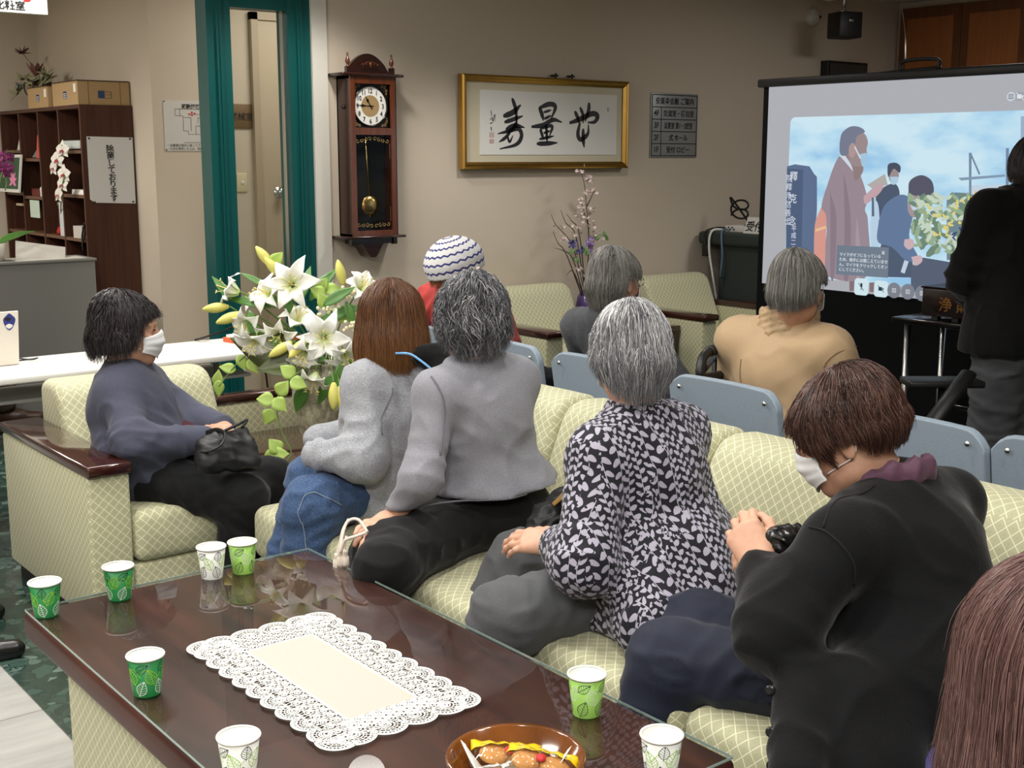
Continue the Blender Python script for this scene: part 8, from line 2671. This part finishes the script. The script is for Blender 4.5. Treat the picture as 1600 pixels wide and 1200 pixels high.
# cherry branches on the side table by the wall
M['bark'] = plain('twig_bark', S(74, 60, 50), 0.8)
M['blossom'] = plain('cherry_blossom_pink', S(226, 206, 202), 0.6)
M['lav'] = plain('lavender_petals', S(168, 140, 200), 0.6)
M['blueflower'] = plain('blue_petals', S(84, 82, 150), 0.6)
ca = empty('cherry_vase', (5.17, 5.78, 0.5), 'cherry blossom twigs in a purple glass vase between the wall armchairs', 'flower arrangement')
mk('purple_vase', lathe([(0.0, 0), (0.045, 0), (0.062, 0.04), (0.068, 0.09), (0.060, 0.14), (0.045, 0.165), (0.048, 0.175), (0.041, 0.172), (0.0, 0.12)], 28, (5.17, 5.77, 0.5005)), plain('purple_glass', S(98, 78, 134), 0.12, 0, 0.6), ca)
def Z4(*pts):
    return [A(p) for p in pts]
tw = [Z4((5.160, 5.770, 0.616), (5.136, 5.720, 0.985), (5.094, 5.700, 1.213), (5.077, 5.700, 1.336), (5.039, 5.700, 1.432)), Z4((5.099, 5.700, 1.205), (5.121, 5.690, 1.251), (5.142, 5.680, 1.301)), Z4((5.135, 5.720, 1.075), (5.074, 5.700, 1.175), (5.052, 5.700, 1.245)),
      Z4((5.159, 5.770, 0.636), (4.988, 5.700, 0.965), (4.821, 5.660, 1.100), (4.772, 5.650, 1.166)), Z4((5.159, 5.770, 0.656), (5.031, 5.720, 1.021), (4.930, 5.700, 1.110), (4.881, 5.690, 1.188)), Z4((5.159, 5.770, 0.676), (5.057, 5.720, 1.039), (4.976, 5.700, 1.120), (4.935, 5.700, 1.163)),
      Z4((5.159, 5.770, 0.636), (5.181, 5.740, 0.935), (5.199, 5.720, 1.034)), Z4((5.144, 5.770, 0.617), (4.938, 5.700, 0.918), (4.837, 5.660, 0.993), (4.788, 5.650, 1.064)), Z4((5.154, 5.770, 0.616), (4.972, 5.680, 0.890), (4.869, 5.650, 0.947), (4.791, 5.630, 0.967)), Z4((5.160, 5.770, 0.616), (4.960, 5.660, 0.815), (4.870, 5.620, 0.803))]
mk('twigs', join(*[tube(spline(p, 16), np.linspace(0.0042, 0.0014, 16), 6) for p in tw]), M['bark'], ca)
def blossoms(spots, sz):
    out = []
    for (p, n_, sp) in spots:
        for k in range(n_):
            q = A(p) + A(rb.uniform(-1, 1), rb.uniform(-1, 1) * 0.8, rb.uniform(-1, 1)) * sp
            d = unit(A(rb.uniform(-1, 1), rb.uniform(-1.4, 0.4), rb.uniform(-0.6, 1)))
            u_ = unit(np.cross(d, A(0.2, 0.3, 0.9)))
            w_ = np.cross(d, u_)
            for j in range(5):
                a = j * 1.2566
                rad, tn = u_ * math.cos(a) + w_ * math.sin(a), -u_ * math.sin(a) + w_ * math.cos(a)
                out.append(([q, q + rad * sz * 0.5 + tn * sz * 0.38 + d * sz * 0.25, q + rad * sz + d * sz * 0.35, q + rad * sz * 0.5 - tn * sz * 0.38 + d * sz * 0.25], [(0, 1, 2, 3)]))
    return out
mk('blossoms', join(*blossoms([((5.039, 5.700, 1.428), 9, 0.02), ((5.097, 5.700, 1.370), 14, 0.025), ((5.136, 5.690, 1.297), 11, 0.022), ((5.052, 5.700, 1.237), 12, 0.022), ((5.032, 5.700, 1.176), 15, 0.028), ((5.121, 5.700, 1.174), 14, 0.026), ((5.074, 5.700, 1.117), 22, 0.038), ((5.148, 5.700, 1.095), 12, 0.024), ((5.201, 5.710, 1.026), 14, 0.03), ((5.093, 5.700, 1.290), 8, 0.02), ((5.004, 5.690, 1.062), 10, 0.03),
                               ((5.022, 5.660, 0.811), 9, 0.03), ((4.836, 5.660, 1.069), 8, 0.03), ((4.892, 5.660, 1.010), 8, 0.03)], 0.013)), M['blossom'], ca, False)
mk('lavender_flowers', join(*blossoms([((5.105, 5.680, 0.993), 26, 0.028), ((5.111, 5.680, 0.949), 14, 0.022)], 0.012)), M['lav'], ca, False)
mk('blue_flowers', join(*blossoms([((4.953, 5.660, 0.985), 14, 0.022), ((5.010, 5.660, 0.940), 12, 0.022)], 0.012)), M['blueflower'], ca, False)
mk('leaves', joinA(*[blade(A(p), vd(rb.uniform(-1, 1), rb.uniform(0.1, 1), 0), 0.05, 0.012, vd(0, 0.4, -1)) for p in ((5.041, 5.660, 0.927), (5.251, 5.700, 1.005), (5.153, 5.680, 0.998), (4.911, 5.640, 0.922), (5.278, 5.700, 0.988), (5.063, 5.660, 0.906), (5.006, 5.660, 0.870))]), M['leafgreen'], ca)

# dried flowers on the bookcase, orchids
df = empty('dried_flower_pot', (2.86, 8.72, 1.81), 'dark woven pot of dried flowers on the far end of the bookcase top', 'flower arrangement')
mk('pot', lathe([(0, 0), (0.045, 0), (0.065, 0.06), (0.070, 0.13), (0.058, 0.20), (0.050, 0.20), (0.0, 0.12)], 24, (2.86, 8.70, 1.8105)), plain('dark_wicker', S(66, 46, 36), 0.7, var=0.4, vscale=90), df)
mk('handle', tube(spline([(2.80, 8.75, 1.97), (2.78, 8.82, 1.99), (2.79, 8.84, 1.93), (2.80, 8.78, 1.90)], 16), 0.006, 6), M['bark'], df)
m0 = A(2.86, 8.70, 1.98)
tips = [A((2.840, 9.007, 2.202)), A((2.800, 8.639, 2.074)), A((2.860, 8.605, 2.066)), A((2.820, 8.936, 2.048)), A((2.780, 8.934, 1.974)), A((2.840, 8.634, 2.005)), A((2.780, 8.678, 2.025)), A((2.800, 9.060, 1.949)), A((2.760, 8.471, 1.974)), A((2.880, 8.634, 2.035))]
mk('stems', join(*[tube(spline([m0, m0 * 0.5 + p * 0.5 + A(0, 0, 0.02), p], 10), 0.0035, 5) for p in tips]), M['stem'], df)
sp_ = []
for k in range(16):
    d = unit(A(rb.uniform(-1, 1), rb.uniform(-1, 1), rb.uniform(-0.4, 1)))
    sp_.append(tube([tips[0], tips[0] + d * 0.055], [0.006, 0.0015], 5))
mk('spiky_bloom', join(*sp_), plain('dried_maroon', S(84, 44, 44), 0.8), df)
mk('protea_bloom', joinA(*[blade(tips[1] - A(0, 0, 0.05), unit(A(math.cos(a) * 0.5, math.sin(a) * 0.5, 1)), 0.11, 0.018, A(math.cos(a), math.sin(a), 0.2), -0.1) for a in np.linspace(0, 5.5, 8)]), plain('dried_brown_red', S(112, 74, 66), 0.8), df)
mk('pale_leaves', joinA(*[blade(p - A(0, 0, 0.03), unit(A(rb.uniform(-1, 0.6), rb.uniform(-1, 1), rb.uniform(-0.2, 1))), 0.075, 0.011, A(-1, -0.5, 0.4)) for p in tips[2:] for _ in range(7)]), plain('dried_olive', S(142, 140, 108), 0.8, var=0.2), df)
mk('blue_bloom', join(*[tube([tips[4], tips[4] + unit(A(rb.uniform(-1, 1), rb.uniform(-1, 1), rb.uniform(-1, 1))) * 0.03], [0.005, 0.002], 5) for _ in range(14)]), plain('dried_blue', S(58, 76, 128), 0.8), df)
def orchid(p, d, sz, mat, lip, parent):
    d = unit(d)
    u_ = unit(np.cross(d, UP))
    w_ = np.cross(u_, d)
    pt = [blade(A(p), unit(u_ * math.cos(a) + w_ * math.sin(a) + d * 0.15), sz * (1.0 if k % 2 else 0.9), sz * (0.48 if k in (0, 2) else 0.30), d, 0.15, 0.1, 8, 0.8) for k, a in enumerate((0.2, 1.57, 2.94, 3.9, 5.5))]
    o = mk('orchid_bloom', joinA(*pt), mat, parent)
    mk('lip', joinA(blade(A(p) + d * 0.004, unit(d - w_ * 0.8), sz * 0.5, sz * 0.2, w_ + d, 0.3, 0.2, 6)), lip, o)
M['orchidwhite'] = plain('orchid_white', S(226, 222, 212), 0.6)
M['orchidlip'] = plain('orchid_lip_red', S(160, 48, 58), 0.6)
M['magenta'] = plain('orchid_magenta', S(120, 32, 92), 0.6)
wo = empty('white_orchid_spray', (2.74, 8.15, 1.0), 'white orchid spray with red lips standing in a bookcase compartment', 'flower arrangement')
wp = [A(p) for p in ((2.660, 7.794, 1.542), (2.650, 7.855, 1.496), (2.640, 7.919, 1.433), (2.650, 7.770, 1.396), (2.640, 7.775, 1.334), (2.650, 7.887, 1.269), (2.640, 7.840, 1.481))]
mk('stem', tube(spline([(2.75, 8.10, 1.0005), (2.72, 8.08, 1.15), wp[4], wp[3], wp[1], wp[0] + A(0, 0, 0.03)], 24), 0.004, 6), M['stem'], wo)
for k, p in enumerate(wp):
    orchid(p, A(-1, -0.5 + 0.2 * (k % 3), 0.1), 0.062, M['orchidwhite'], M['orchidlip'], wo)
po = empty('magenta_orchid', (2.0, 7.38, 0.91), 'magenta orchid on the counter at the left picture edge', 'flower arrangement')
pp = [A(p) for p in ((2.180, 7.400, 1.493), (2.201, 7.380, 1.439), (2.166, 7.380, 1.436), (2.215, 7.400, 1.500), (2.192, 7.380, 1.404))]
ob0 = A((2.102, 7.420, 1.160))
mk('pot', lathe([(0, 0), (0.05, 0), (0.065, 0.10), (0.058, 0.10), (0, 0.08)], 20, (ob0[0], 7.42, 0.9125)), M['orchidwhite'], po)
mk('stem', join(tube(spline([(ob0[0], 7.42, 1.0), (2.144, 7.420, 1.303), (2.158, 7.400, 1.439), (2.199, 7.400, 1.518), (2.242, 7.400, 1.529)], 24), 0.004, 6), tube(spline([(ob0[0], 7.42, 1.0), (2.175, 7.420, 1.393), (2.195, 7.400, 1.357), (2.184, 7.400, 1.310)], 20), 0.0035, 6)), M['stem'], po)
for k, p in enumerate(pp):
    orchid(p, A(-0.5 + 0.25 * k, -1, 0.1), 0.045 if k < 4 else 0.03, M['magenta'], M['magenta'], po)
mk('leaves', joinA(blade((ob0[0], 7.42, 1.0), unit(A(0.9, -0.1, 0.55)), 0.26, 0.022, A(-0.4, -1, 0.6), 0.55, 0.2), blade((ob0[0], 7.42, 1.0), unit(A(-0.7, -0.3, 0.5)), 0.2, 0.024, A(0.3, -1, 0.6), 0.4, 0.2)), M['leafgreen'], po)
